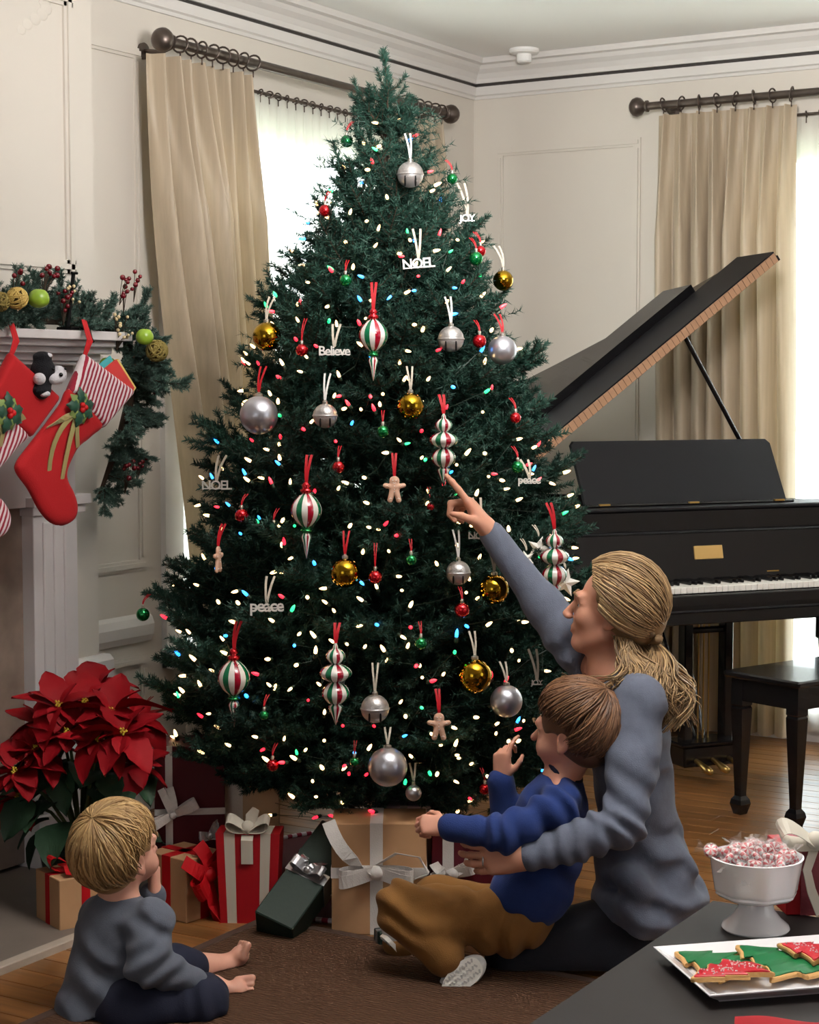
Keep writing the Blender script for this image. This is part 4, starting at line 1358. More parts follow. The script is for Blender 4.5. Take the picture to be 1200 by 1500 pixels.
# ------------------------------------------------------------------ stockings
def stripes(name, c1, c2, direction, period, duty=.5, rough=.8):
    m = mat(name, c1, rough, sheen=.2)
    nt = m.node_tree; b = nt.nodes['Principled BSDF']
    tc = nt.nodes.new('ShaderNodeTexCoord'); dt = nt.nodes.new('ShaderNodeVectorMath'); dt.operation = 'DOT_PRODUCT'
    dv = unit(direction) / period; dt.inputs[1].default_value = tuple(float(x) for x in dv)
    fr = nt.nodes.new('ShaderNodeMath'); fr.operation = 'FRACT'; gt = nt.nodes.new('ShaderNodeMath'); gt.operation = 'GREATER_THAN'; gt.inputs[1].default_value = duty
    nz = nt.nodes.new('ShaderNodeTexNoise'); nz.inputs['Scale'].default_value = 30
    ad = nt.nodes.new('ShaderNodeMath'); ad.operation = 'MULTIPLY_ADD'; ad.inputs[1].default_value = .35
    nt.links.new(tc.outputs['Object'], dt.inputs[0]); nt.links.new(tc.outputs['Object'], nz.inputs['Vector'])
    nt.links.new(nz.outputs['Fac'], ad.inputs[0]); nt.links.new(dt.outputs['Value'], ad.inputs[2])
    nt.links.new(ad.outputs[0], fr.inputs[0]); nt.links.new(fr.outputs[0], gt.inputs[0])
    mx = nt.nodes.new('ShaderNodeMix'); mx.data_type = 'RGBA'
    mx.inputs['A'].default_value = (*c1, 1); mx.inputs['B'].default_value = (*c2, 1)
    nt.links.new(gt.outputs[0], mx.inputs['Factor']); nt.links.new(mx.outputs['Result'], b.inputs['Base Color'])
    return m
redf = mat('red_felt', srgb(176, 14, 22), .85, sheen=.05, bump=.2, bscale=400)
XS = .452
def s2(px, py, X=XS):
    p = onX(px, py, X); return (-p[1], p[2])
def sdf_obj(name, pts_px, T, edge, m, parent, X=XS, h=.0035, smooth=True, n=5):
    P2_ = [s2(a, b, X) for a, b in pts_px]
    if smooth: P2_ = smooth_poly(P2_, n)
    A = np.array(P2_); lo = (X - T - .012, -A[:, 0].max() - .01, A[:, 1].min() - .01); hi = (X + T + .012, -A[:, 0].min() + .01, A[:, 1].max() + .01)
    s = SDF(lo, hi, h); sdf_poly(s, (X, 0, 0), (0, -1, 0), (0, 0, 1), P2_, T, edge)
    return s.build(name, m, parent, smooth_it=2)
dirc = V((0, -(s2(193, 572)[0] - s2(123, 520)[0]), s2(193, 572)[1] - s2(123, 520)[1]))
st1 = empty('christmas_stocking', onX(105, 500, XS), 'red felt stocking with striped cuff, holly and a book sticking out', 'stocking')
sdf_obj('leg', [(104, 570), (148, 618), (132, 640), (114, 655), (104, 672), (97, 690), (98, 704), (107, 722), (112, 742), (108, 760), (92, 770), (74, 766), (58, 748), (42, 718), (25, 694), (24, 678), (40, 655), (66, 622), (88, 592)], .018, .03, redf, st1)
cuffm = stripes('candy_stripe_cuff', srgb(150, 18, 48), srgb(232, 220, 222), dirc, .0155, .5)
sdf_obj('cuff', [(122, 518), (193, 571), (192, 578), (150, 627), (146, 626), (99, 575), (100, 570)], .021, .02, cuffm, st1, smooth=False)
def holly(root, px, py, X, sc=1.0):
    c_ = onX(px, py, X)
    lm = [mat('holly_dark', srgb(24, 72, 52), .5, sheen=.2), mat('holly_light', srgb(120, 140, 74), .6)]
    for i in range(9):
        a = i * .698 + .2; d = V((0, math.cos(a), math.sin(a))); w = np.cross(V((1, 0, 0)), d); L = (.05 if i % 2 else .058) * sc
        pts = []
        for t, ww in ((0, .006), (.2, .016), (.3, .011), (.45, .019), (.57, .012), (.72, .015), (.82, .008), (1, .001)):
            pts.append((t, ww * sc))
        mb = MB(); vs_ = []
        for t, ww in pts:
            lift = V((.012 * math.sin(PI * t) + .007 * ((i + 1) % 2), 0, 0))
            vs_ += [c_ + d * L * t - w * ww + lift * .6, c_ + d * L * t + lift, c_ + d * L * t + w * ww + lift * .6]
        fs = []
        for j in range(len(pts) - 1):
            for q in (0, 1): fs.append((3*j+q, 3*j+q+1, 3*j+q+4, 3*j+q+3))
        mb.add(vs_ + [v - V((.002, 0, 0)) for v in vs_], fs + [tuple(k + len(vs_) for k in f)[::-1] for f in fs])
        mb.build('holly_leaf', lm[i % 2], root, smooth=True)
    mb = MB()
    for a in (0, 2.1, 4.2): mb.ball(c_ + V((.016, .008 * math.cos(a), .008 * math.sin(a))), .0085 * sc, 10, 8)
    mb.build('holly_berries', mat('bright_berry', srgb(196, 20, 24), .4), root, smooth=True)
def tails(root, px, py, ends, X, m, w=.016):
    c_ = onX(px, py, X)
    for ex_, ey_, cx_, cy_ in ends:
        e = onX(ex_, ey_, X - .006); k = onX(cx_, cy_, X + .012)
        mb = MB(); mb.ribbon([(1-t)**2 * c_ + 2*t*(1-t)*k + t*t*e for t in np.linspace(0, 1, 9)], (0, 1, .25), w, .002); mb.build('ribbon_tail', m, root)
olive = mat('olive_satin', srgb(158, 146, 92), .5, sheen=.3)
X1 = XS + .027
holly(st1, 116, 597, X1)
tails(st1, 114, 602, ((68, 627, 84, 618), (72, 690, 76, 630), (91, 702, 100, 650), (114, 655, 112, 625)), X1 - .004, olive)
def loop(root, top_px, bot_px, X, m):
    a = onX(*top_px, X - .055); b = onX(*bot_px, X)
    mb = MB()
    for s in (-1, 1): mb.ribbon([a + V((0, .003 * s, .01)), (a + b) / 2 + V((.022, .005 * s, 0)), b], (0, 1, 0), .013, .002)
    mb.build('hanging_loop', m, root)
loop(st1, (123, 474), (123, 524), XS, redf)
# picture book and card in the cuff
bk = empty('picture_book', onX(165, 560, XS), 'red picture book with yellow edge sticking out of the striped cuff', 'book')
def slab(name, pts, X0, X1_, m, root):
    mb = MB(); mb.prism([onX(a, b, X0) for a, b in pts], (X1_ - X0, 0, 0)); mb.build(name, m, root)
slab('cover', [(151, 541), (168, 527), (194, 568), (188, 582), (160, 590), (140, 565)], XS + .004, XS + .012, mat('book_red', srgb(208, 62, 60), .5), bk)
slab('page_block', [(154, 538), (169, 526), (195, 568), (186, 582), (160, 588), (142, 562)], XS - .008, XS + .004, mat('book_yellow', srgb(222, 196, 112), .6), bk)
cd = empty('greeting_card', onX(150, 540, XS), 'teal greeting card peeking out of the striped cuff behind the book', 'card')
slab('sheet', [(144, 534), (160, 521), (172, 545), (150, 568), (138, 558)], XS - .016, XS - .011, mat('card_teal', srgb(70, 170, 178), .6), cd)
# second stocking: red cuff, striped leg
st2 = empty('christmas_stocking', onX(12, 500, XS), 'stocking with plain red cuff and striped leg holding a plush toy', 'stocking')
stripe_leg = stripes('candy_stripe_leg', srgb(150, 18, 48), srgb(228, 214, 216), dirc, .0155, .5)
sdf_obj('cuff', [(14, 516), (84, 580), (82, 588), (44, 640), (38, 638), (-40, 575), (-8, 560)], .021, .02, redf, st2, smooth=False)
sdf_obj('leg', [(-20, 590), (38, 634), (25, 655), (2, 682), (-14, 700), (-12, 716), (5, 736), (14, 756), (10, 778), (-10, 790), (-40, 780), (-70, 740), (-78, 700), (-50, 650)], .018, .03, stripe_leg, st2)
holly(st2, 10, 605, X1); tails(st2, 8, 610, ((0, 655, 6, 630), (-10, 650, 0, 625), (36, 618, 30, 600)), X1 - .004, olive)
loop(st2, (15, 474), (15, 524), XS, redf)
# plush dog: black and white
pd = empty('plush_dog', onX(62, 590, XS), 'small black and white plush dog peeking out of the red stocking cuff', 'plush toy')
pb = mat('plush_black', srgb(16, 16, 22), .95, sheen=.03, bump=.7, bscale=260); pw = mat('plush_white', srgb(216, 214, 220), .95, sheen=.05, bump=.7, bscale=260)
def PX(px, py, dx=0.0): return onX(px, py, XS + .012) + V((dx, 0, 0))
s = SDF(PX(95, 625) - V((.09, .25, .03)), PX(30, 505) + V((.09, .3, .05)), .003)
mpp = .00205
s.ell(PX(63, 545), (.034, .036, .042), k=.01); s.ell(PX(62, 523), (.026, .026, .016), k=.01); s.ell(PX(58, 570), (.03, .034, .03), k=.012); s.ell(PX(84, 552, .01), (.016, .012, .02), k=.006)
s.ell(PX(52, 572, .015), (.02, .022, .014), k=.006)
s.build('body', pb, pd)
s = SDF(PX(95, 625) - V((.09, .25, .03)), PX(30, 505) + V((.09, .3, .05)), .003)
s.ell(PX(76, 549, .024), (.022, .024, .026), k=.004); s.ell(PX(68, 555, .03), (.016, .022, .016), k=.006)
s.ell(PX(49, 555, .022), (.018, .016, .017), k=.004); s.ell(PX(56, 577, .024), (.014, .018, .009), k=.004); s.ell(PX(64, 521, .008), (.021, .014, .009), k=.003)
s.build('white_patches', pw, pd)
mb = MB(); mb.ball(PX(70, 549, .048), .006, 8, 6); mb.ball(PX(63, 541, .038), .004, 8, 6); mb.ball(PX(77, 540, .047), .004, 8, 6); mb.build('nose_and_eyes', mat('bead_black', srgb(8, 8, 10), .15), pd, smooth=True)

# ------------------------------------------------------------------ poinsettia
redb = mat('poinsettia_red', srgb(136, 7, 18), .6, spec=.2, rnd=.18, bump=.25, bscale=60)
grl = mat('poinsettia_leaf', srgb(38, 66, 44), .55, rnd=.25, bump=.25, bscale=60)
def leaf_mesh(name, m, wid, curl):
    mb = MB(); n = 9; vs_ = []
    for i in range(n):
        t = i / (n - 1); w = wid * (math.sin(PI * t ** .8) ** .8) * (1 + .10 * (i % 2)) * (1 if i < n - 1 else 0) + .004
        z = -curl * t * t + .05 * math.sin(3 * t)
        for q in (-1, -.5, 0, .5, 1):
            vs_.append((t, w * q, z + .10 * wid * abs(q) * 2 - .02 * math.cos(7 * t) * abs(q)))
    fs = [(5*i+j, 5*i+j+1, 5*i+j+6, 5*i+j+5) for i in range(n-1) for j in range(4)]
    top = len(vs_); low = [(x, y, z - .012) for x, y, z in vs_]
    mb.add(vs_ + low, fs + [tuple(k + top for k in f)[::-1] for f in fs])
    me = bpy.data.meshes.new(name); me.from_pydata(mb.v, [], mb.f); me.materials.append(m)
    me.polygons.foreach_set('use_smooth', [True] * len(me.polygons)); me.update(); return me
BRM = [leaf_mesh('bract', redb, .30, .25), leaf_mesh('bract', redb, .36, .45), leaf_mesh('bract', redb, .27, .1)]
LFM = [leaf_mesh('leaf', grl, .34, .3), leaf_mesh('leaf', grl, .38, .55)]
PO = onz(120, 1318, 0.018); PO[2] = .018
poin = empty('poinsettia', PO, 'large red poinsettia in a foil pot beside the hearth', 'potted plant')
DP = float(np.dot(PO - CAM, FW0))
mb = MB(); mb.lathe([(.085, 0), (.09, .005), (.115, .15), (.122, .155), (.118, .165), (.1, .16), (.09, .13)], PO, (0, 0, 1), 24); mb.build('pot', mat('dark_foil_pot', srgb(30, 46, 40), .35, metal=.4), poin, smooth=True, auto=40)
def put_leaf(me, nm, p, d, L, roll):
    o = bpy.data.objects.new(nm, me); COL.objects.link(o); o.parent = poin
    x = unit(d); y = unit(np.cross((.01, .02, 1), x)); z = np.cross(x, y)
    o.rotation_euler = (Matrix(np.stack([x, y, z], 1).tolist()) @ Matrix.Rotation(roll, 3, 'X')).to_euler()
    o.location = Vector((p - PO).tolist()); o.scale = (L, L, L)
flowers = [(85, 1035, -.10, .105, .3), (165, 1045, -.13, .12, -.1), (180, 1075, -.2, .115, .2), (125, 1030, .0, .11, 0), (25, 1132, -.16, .115, -.5), (60, 1060, -.05, .10, -.2), (200, 1120, -.1, .10, .5), (140, 1010, .08, .10, 0), (30, 1170, -.05, .09, -.5), (205, 1060, .0, .09, .5), (100, 1075, -.14, .10, -.1), (145, 1085, -.18, .10, .0), (55, 1100, -.12, .10, -.3)]
stems = MB(); cya = mat('cyathia_yellow', srgb(196, 168, 50), .6)
top0 = PO + V((0, 0, .15))
for i, (px, py, dd, L, lean) in enumerate(flowers):
    p = atd(px, py, DP + dd)
    fdir = unit(camdir(lean * .8, -.75, .75))
    stems.tube([top0, (top0 + p) / 2 + V((0, 0, .03)), p - fdir * .01], [.006, .005, .004], 6)
    a0 = unit(np.cross(fdir, (0.1, 0.2, 1))); b0 = np.cross(fdir, a0)
    for k in range(10):
        a = k * 2 * PI / 5 + (.6 if k >= 5 else 0) + rng.uniform(-.2, .2)
        out = a0 * math.cos(a) + b0 * math.sin(a)
        el = .12 if k < 5 else .45
        put_leaf(BRM[rng.randrange(3)], 'bract', p + out * .004, out + fdir * el, 1.12 * L * (rng.uniform(.9, 1.1) if k < 5 else rng.uniform(.55, .75)), rng.uniform(-.35, .35))
    mb = MB()
    for k in range(7):
        q = p + fdir * .014 + (a0 * math.cos(k * 2.4) + b0 * math.sin(k * 2.4)) * .004 * math.sqrt(k + .5); mb.ball(q, .0035, 7, 5); mb.tube([q, q + fdir * .008], .0008, 4)
    mb.build('cyathia', cya, poin, smooth=True)
stems.build('stems', mat('green_stem', srgb(70, 84, 48), .7), poin, smooth=True)
for i in range(46):
    a = i * 2.4; px = 120 + 95 * math.cos(a) * math.sqrt((i + 4) / 50); py = rng.uniform(1080, 1235)
    p = atd(px, py, DP + rng.uniform(-.14, .14)); d = p - (PO + V((0, 0, .25))); d[2] = rng.uniform(-.06, .05)
    put_leaf(LFM[i % 2], 'leaf', p, unit(unit(d) * .8 + camdir(0, -.4, rng.uniform(-.5, .1))), rng.uniform(.09, .14), rng.uniform(-.5, .5))

# ------------------------------------------------------------------ gifts under the tree
kraft = mat('kraft_paper', srgb(178, 138, 100), .75, var=.06, vscale=12); maroon = mat('maroon_paper', srgb(84, 12, 26), .5, var=.08)
redp = mat('red_paper', srgb(166, 14, 26), .5); greenp = mat('dark_green_paper', srgb(26, 44, 36), .6, bump=.2, bscale=80); ivory = mat('ivory_grosgrain', srgb(206, 200, 186), .6)
silvr = mat('silver_ribbon', srgb(176, 176, 178), .25, metal=.7); lilac = mat('lilac_paper', srgb(140, 122, 130), .4, metal=.2); redv = mat('red_velvet_ribbon', srgb(176, 10, 20), .6, spec=.3)
def bow(root, c, nrm, side, size, m, wid=.022, tails_=((-.9, -.8), (.9, -.8)), loops=2, knot=True, droop=.0):
    """two-loop bow on a surface: nrm = outward, side = direction of the loops"""
    n_ = unit(nrm); sdr = unit(V(side) - n_ * np.dot(side, n_)); t_ = np.cross(n_, sdr)
    for j in range(loops):
        for sg in (-1, 1):
            d = unit(sdr * sg + t_ * (.35 * (j if loops > 2 else 0) * sg) + n_ * .28)
            path = []
            for a in np.linspace(0, 1, 15):
                x = size * math.sin(PI * a) * (1.0 if a < .5 else 1.0)
                h = size * .30 * math.sin(2 * PI * a)
                path.append(c + n_ * .006 + d * x + (n_ * .8 + t_ * .0) * (h + .12 * size * math.sin(PI * a)) + t_ * (.15 * j) * size * math.sin(PI * a) - UPZ * droop * math.sin(PI * a) * size)
            mb = MB(); mb.ribbon(path, t_ + n_ * .15, wid, .0014); mb.build('bow_loop', m, root, smooth=False)
    for tx, ty in tails_:
        e = c + sdr * tx * size + t_ * ty * size * 1.0 + n_ * .006
        k_ = c + sdr * tx * size * .7 + t_ * ty * size * .2 + n_ * .035
        mb = MB(); mb.ribbon([(1-t)**2 * (c + n_ * .006) + 2*t*(1-t)*k_ + t*t*e for t in np.linspace(0, 1, 9)], unit(sdr * (abs(ty)) + t_ * (-tx if ty < 0 else tx) * .6), wid, .0014)
        mb.build('bow_tail', m, root)
    if knot:
        mb = MB(); mb.ball(c + n_ * .012, wid * .55, 10, 8); mb.build('bow_knot', m, root, smooth=True)
def gift(px, py, ang, w, l, h, m, label, rib=None, rw=.022, z0=.0, taper=1.0, lid=None, ribat=.5, cat='gift', name='wrapped_gift'):
    """box whose nearest bottom corner stands at a pixel of the floor; w runs left-away, l right-away"""
    A = onz(px, py, z0); e2 = camdir(math.cos(ang), math.sin(ang)); e1 = camdir(-math.sin(ang), math.cos(ang))
    # e2: right, e1: away
    root = empty(name, A + e2 * l / 2 + e1 * w / 2, label, cat, 'gifts under the tree')
    R = np.stack([e2, e1, UPZ], 1); c_ = A + e2 * l / 2 + e1 * w / 2 + UPZ * h / 2
    mb = MB(); mb.box(c_, (l, w, h), R, bev=.002); mb.build('box', m, root)
    if rib is not None:
        mb = MB(); t = .003
        x = A + e2 * l * ribat
        mb.box(x + e1 * w / 2 + UPZ * h / 2, (rw, w + t, h + t), R); mb.build('ribbon_band', rib, root)
        mb = MB(); mb.box(c_, (l + t, rw, h + t), R); mb.build('ribbon_band', rib, root)
    return root, A, e1, e2
# kraft box with red ribbon by the poinsettia
g, A, e1, e2 = gift(88, 1373, .62, .15, .15, .150, kraft, 'small kraft paper box with red ribbon and bow beside the poinsettia', redv, .024, .0)
bow(g, A + e1 * .075 + e2 * .075 + UPZ * .152, (0, 0, 1), e2, .075, redv, .03, ((-.5, -.9), (.7, -.6)))
# kraft box behind the toddler with wide red bow
g, A, e1, e2 = gift(273, 1353, .9, .15, .14, .172, kraft, 'kraft paper box with wide red velvet bow beside the striped bag', redv, .032, .0)
cc = A + e2 * .07 - e1 * .004 + UPZ * .10
bow(g, cc + UPZ * .02, -e1 + V((0, 0, .15)), UPZ * .6 + e2, .085, redv, .042, ((.3, 1.0), (-.5, 1.0)))
mb = MB(); mb.ribbon([cc - e1 * .01, cc - e1 * .03 - UPZ * .06, cc - e1 * .05 - UPZ * .112, cc - e1 * .06 - e2 * .06 - UPZ * .115, cc - e1 * .02 - e2 * .16 - UPZ * .115], [e2, e2, e2 + e1, e1, e1], .04, .002); mb.build('bow_tail', redv, g)
# tall maroon box with tulle ribbon
g, A, e1, e2 = gift(228, 1322, .12, .16, .195, .44, maroon, 'tall maroon gift box with thin white tulle ribbon behind the poinsettia', None)
mb = MB(); mb.box(A + e2 * .04 - e1 * .001 + UPZ * .22, (.020, .004, .442), np.stack([e2, e1, UPZ], 1)); mb.build('ribbon_band', ribw, g)
mb = MB(); mb.box(A + e2 * .0975 - e1 * .001 + UPZ * .255, (.196, .004, .018), np.stack([e2, e1, UPZ], 1)); mb.build('ribbon_band', ribw, g)
bow(g, A + e2 * .05 - e1 * .006 + UPZ * .25, -e1, e2 + UPZ * .5, .08, ribw, .02, ((.35, .9), (.05, 1.0)))
# striped bag with ivory bow
A = onz(323, 1352, 0); e2 = camdir(.995, -.06); e1 = camdir(.06, .995)
g = empty('gift_bag', A + e2 * .08, 'red and ivory striped gift bag with an ivory bow', 'gift', 'gifts under the tree')
W_, D_, H_ = .150, .09, .245; mb = MB()
def bagp(u, v, t):
    sp = 1 + .16 * v
    return A + e2 * (W_ / 2 + (u - .5) * W_ * sp) + e1 * (t * D_) + UPZ * H_ * v
cuts = [0, .13, .30, .70, .86, 1.0]
vs_ = []; fs = []
for t in (0, 1):
    for v in (0, 1):
        for u in cuts: vs_.append(bagp(u, v, t))
n6 = len(cuts)
for i in range(n6 - 1):
    fs.append((i, i+1, n6+i+1, n6+i)); mb.m.append(1 if i in (1, 3) else 0)
    fs.append((2*n6+i+1, 2*n6+i, 3*n6+i, 3*n6+i+1)); mb.m.append(1 if i in (1, 3) else 0)
    fs.append((n6+i, n6+i+1, 3*n6+i+1, 3*n6+i)); mb.m.append(1 if i in (1, 3) else 0)
    fs.append((i+1, i, 2*n6+i, 2*n6+i+1)); mb.m.append(0)
fs.append((0, n6, 3*n6, 2*n6)); mb.m.append(0); fs.append((n6-1, 2*n6+n6-1, 3*n6+n6-1, 2*n6-1)); mb.m.append(0)
mb.v = [tuple(p) for p in vs_]; mb.f = fs; mb.build('bag_body', [redp, ivory], g)
tc_ = A + e2 * W_ * .5 + UPZ * (H_ + .004) + e1 * .01
bow(g, tc_, unit(UPZ - e1 * .3), e2, .06, ivory, .034, (), knot=True)
mb = MB(); mb.ribbon([tc_, tc_ - e1 * .022 - UPZ * .02, tc_ - e1 * .018 - UPZ * .085], e2, .032, .0016); mb.build('bow_tail', ivory, g)
mb = MB(); mb.ribbon([tc_ + UPZ * .005, tc_ + UPZ * .04 + e2 * .01, tc_ + UPZ * .062 + e2 * .022], e2 - UPZ * .2, [.016, .034, .02], .0016); mb.build('bow_tail', ivory, g)
# dark green box leaning on the kraft one
a = onz(418, 1372, 0); a = a + UPZ * .058; b = atd(484, 1248, float(np.dot(a - CAM, FW0)) + .16)
ax = unit(b - a); sd = unit(np.cross(ax, camdir(-.25, -1, .5))); nn_ = np.cross(sd, ax)
g = empty('wrapped_gift', a - UPZ * .058, 'long dark green box with silver bow leaning on the kraft gift', 'gift', 'gifts under the tree')
R = np.stack([ax, sd, nn_], 1); Lg = np.linalg.norm(b - a) + .11
mb = MB(); mb.box((a + b) / 2 , (Lg, .115, .09), R, bev=.003); mb.build('box', greenp, g)
mb = MB(); mb.box((a + b) / 2, (.034, .119, .094), R); mb.build('ribbon_band', silvr, g)
nf = nn_ if np.dot(nn_, CAM - a) > 0 else -nn_
bow(g, (a + b) / 2 + nf * .046, nf, sd, .05, silvr, .022, ((-.6, .8), (.5, .9)))
# big kraft box with white mesh ribbon
g, A, e1, e2 = gift(486, 1369, .0, .17, .25, .296, kraft, 'large kraft paper box with white mesh ribbon and bow under the tree', None)
R = np.stack([e2, e1, UPZ], 1)
mb = MB(); mb.box(A + e2 * .118 + e1 * .085 + UPZ * .148, (.034, .173, .299), R); mb.build('ribbon_band', ribw, g)
mb = MB(); mb.box(A + e2 * .125 + e1 * .085 + UPZ * .165, (.253, .173, .028), R); mb.build('ribbon_band', ribw, g)
bow(g, A + e2 * .118 + UPZ * .17 - e1 * .004, -e1, e2, .10, ribw, .036, ((-1.25, 1.35),), droop=.15)
mb = MB(); cq = A + e2 * .12 + UPZ * .19 - e1 * .01
mb.ribbon([cq, cq + e2 * .05 + UPZ * .035 - e1 * .02, cq + e2 * .11 + UPZ * .025 - e1 * .02, cq + e2 * .135 - UPZ * .02 - e1 * .008, cq + e2 * .09 - UPZ * .04 - e1 * .012, cq + e2 * .02 - UPZ * .02], unit(UPZ * .5 - e1), .022, .0014); mb.build('bow_loop', ribw, g)
# maroon box beside it with a white bow
g, A, e1, e2 = gift(632, 1352, -.05, .16, .17, .255, maroon, 'maroon gift box with white ribbon next to the boy\'s knee', None)
R = np.stack([e2, e1, UPZ], 1)
mb = MB(); mb.box(A + e2 * .045 + e1 * .08 + UPZ * .1275, (.030, .163, .258), R); mb.build('ribbon_band', ribw, g)
bow(g, A + e2 * .06 + UPZ * .14 - e1 * .004, -e1, e2 + UPZ * .35, .06, ribw, .028, ((-.7, .7), (.8, .5)))
gift(552, 1330, .05, .15, .15, .285, lilac, 'lilac box with a sheen standing behind the large kraft gift', silvr, .02)
gift(556, 1310, -.1, .12, .16, .35, maroon, 'maroon box at the back against the trunk of the tree', None)
gift(327, 1312, .1, .10, .16, .40, mat('cream_paper', srgb(196, 170, 142), .6), 'tall cream and tan box under the tree beside the maroon one', ribw, .05, ribat=.2)
gift(556, 1392, .35, .045, .06, .045, greenp, 'tiny dark green parcel with silver ribbon in front of the kraft gift', silvr, .014)
rt = empty('tulle_rosette', onz(300, 1330) , 'loose silver ribbon rosette lying on the kraft box', 'ribbon bow')
bow(rt, atd(308, 1225, 4.86), camdir(0, -1, .4), RT, .03, silvr, .02, (), loops=4)

# tree skirt with candy-striped piping
sk = empty('tree_skirt', TREE, 'dark red tree skirt edged with red and white striped piping', 'tree skirt')
mb = MB(); RS = .51
mb.lathe([(.03, .012), (RS * .5, .008), (RS, .004), (RS, .001), (.03, .002)], TREE, (0, 0, 1), 48); mb.build('cloth', mat('skirt_cloth', srgb(92, 14, 26), .9), sk, smooth=True, auto=30)
mb = MB(); n = 180
pts = [TREE + V((math.cos(a), math.sin(a), 0)) * RS + V((0, 0, .008)) for a in np.linspace(0, 2 * PI, n + 1)]
mb.tube(pts, .007, 6, cap=False)
mb.m = [(i // 6 // 1) % 2 for i in range(len(mb.f))]
mb.build('piping', [mat('piping_white', srgb(224, 206, 208), .7), mat('piping_red', srgb(150, 16, 50), .7)], sk, smooth=True)

# ================================================================== PIANO
black = mat('piano_ebony', srgb(13, 12, 14), .25, spec=.4, coat=.2, var=.1, vscale=5)
satin = mat('piano_satin', srgb(22, 21, 24), .5, spec=.25)
brass = mat('brass', srgb(196, 160, 92), .3, metal=.9)
ivoryk = mat('key_ivory', srgb(226, 222, 214), .3)
PA = math.radians(22.6)
pa = camdir(math.cos(PA), math.sin(PA)); pb_ = camdir(-math.sin(PA), math.cos(PA))
PK = atd(1076, 857, 6.1); ZK = PK[2]; PK[2] = 0
PR = np.stack([pa, pb_, UPZ], 1)
def Pp(x, y, z): return PK + pa * x + pb_ * y + UPZ * z
piano = empty('grand_piano', Pp(0, .6, 0), 'black baby grand piano with raised lid in the room corner', 'piano')
def pbox(nm, x0, x1, y0, y1, z0, z1, m=black, bev=.004, par=None, mb=None):
    own = mb is None; mb = mb or MB()
    mb.box(Pp((x0+x1)/2, (y0+y1)/2, (z0+z1)/2), (x1-x0, y1-y0, z1-z0), PR, bev=bev)
    if own: return mb.build(nm, m, par or piano)
ZC = 1.0
OUT = [(-.74, .27), (-.74, 1.10), (-.70, 1.26), (-.58, 1.36), (-.42, 1.40), (-.26, 1.38), (-.10, 1.28), (.06, 1.12), (.24, .96), (.46, .82), (.64, .70), (.72, .58), (.74, .46), (.74, .27)]
mb = MB(); n = len(OUT)
inn = [(x * .955, .27 + (y - .27) * .965) for x, y in OUT]
vs_ = [Pp(x, y, z) for z in (ZK - .10, ZC) for x, y in OUT] + [Pp(x, y, z) for z in (ZK - .10, ZC) for x, y in inn]
fs = []
for i in range(n):
    j = (i + 1) % n
    fs += [(i, j, n + j, n + i), (2*n + j, 2*n + i, 3*n + i, 3*n + j), (n + i, n + j, 3*n + j, 3*n + i), (j, i, 2*n + i, 2*n + j)]
mb.add(vs_, fs); mb.build('case_rim', black, piano, smooth=True, auto=30)
mb = MB(); mb.prism([Pp(x, y, .86) for x, y in inn], (0, 0, -.015)); mb.build('soundboard', mat('spruce', srgb(150, 108, 58), .5), piano)
mb = MB(); mb.prism([Pp(x, y, .90) for x, y in [(q[0] * .93, .36 + (q[1] - .27) * .88) for q in OUT]], (0, 0, -.02)); mb.build('iron_plate', mat('gold_plate', srgb(150, 116, 52), .4, metal=.6), piano)
mb = MB(); mb.prism([Pp(x, y, ZK - .10) for x, y in OUT], (0, 0, -.02)); mb.build('bottom_board', black, piano)
pbox('keybed', -.74, .74, -.03, .36, ZK - .125, ZK - .055)
pbox('keyslip', -.625, .625, -.03, -.006, ZK - .085, ZK - .024)
pbox('keyslip_edge', -.74, .74, -.036, -.02, ZK - .085, ZK - .075, satin)
for s in (-1, 1):
    mb = MB(); x0, x1 = (-.74, -.622) if s < 0 else (.622, .74)
    prof = [(-.035, ZK - .06), (-.035, ZK + .035), (.02, ZK + .06), (.13, ZK + .075), (.2, ZC - .02), (.30, ZC - .001), (.30, ZK - .06)]
    mb.prism([Pp(x0, y, z) for y, z in prof], pa * (x1 - x0)); mb.build('cheek', black, piano)
# keys
kw = .0235; mw = None
for i in range(52):
    x = (i - 25.5) * kw
    if mw is None:
        mb = MB(); mb.box((0, 0, 0), (kw - .0016, .15, .022), PR, bev=.0018); o = mb.build('white_key', ivoryk, piano, origin=(0, 0, 0)); mw = o.data
        o.location = Vector((Pp(x, .075, ZK - .011) - wloc(piano)).tolist())
    else:
        o = bpy.data.objects.new('white_key', mw); COL.objects.link(o); o.parent = piano
        o.location = Vector((Pp(x, .075, ZK - .011) - np.array(piano.location)).tolist())
mk = None
for i in range(51):
    if (i % 7) in (1, 4): continue
    x = (i - 25) * kw
    if mk is None:
        mb = MB(); mb.box((0, 0, 0), (.0105, .095, .014), PR, bev=.002); o = mb.build('black_key', black, piano, origin=(0, 0, 0)); mk = o.data
    else:
        o = bpy.data.objects.new('black_key', mk); COL.objects.link(o); o.parent = piano
    o.location = Vector((Pp(x, .102, ZK + .006) - np.array(piano.location)).tolist())
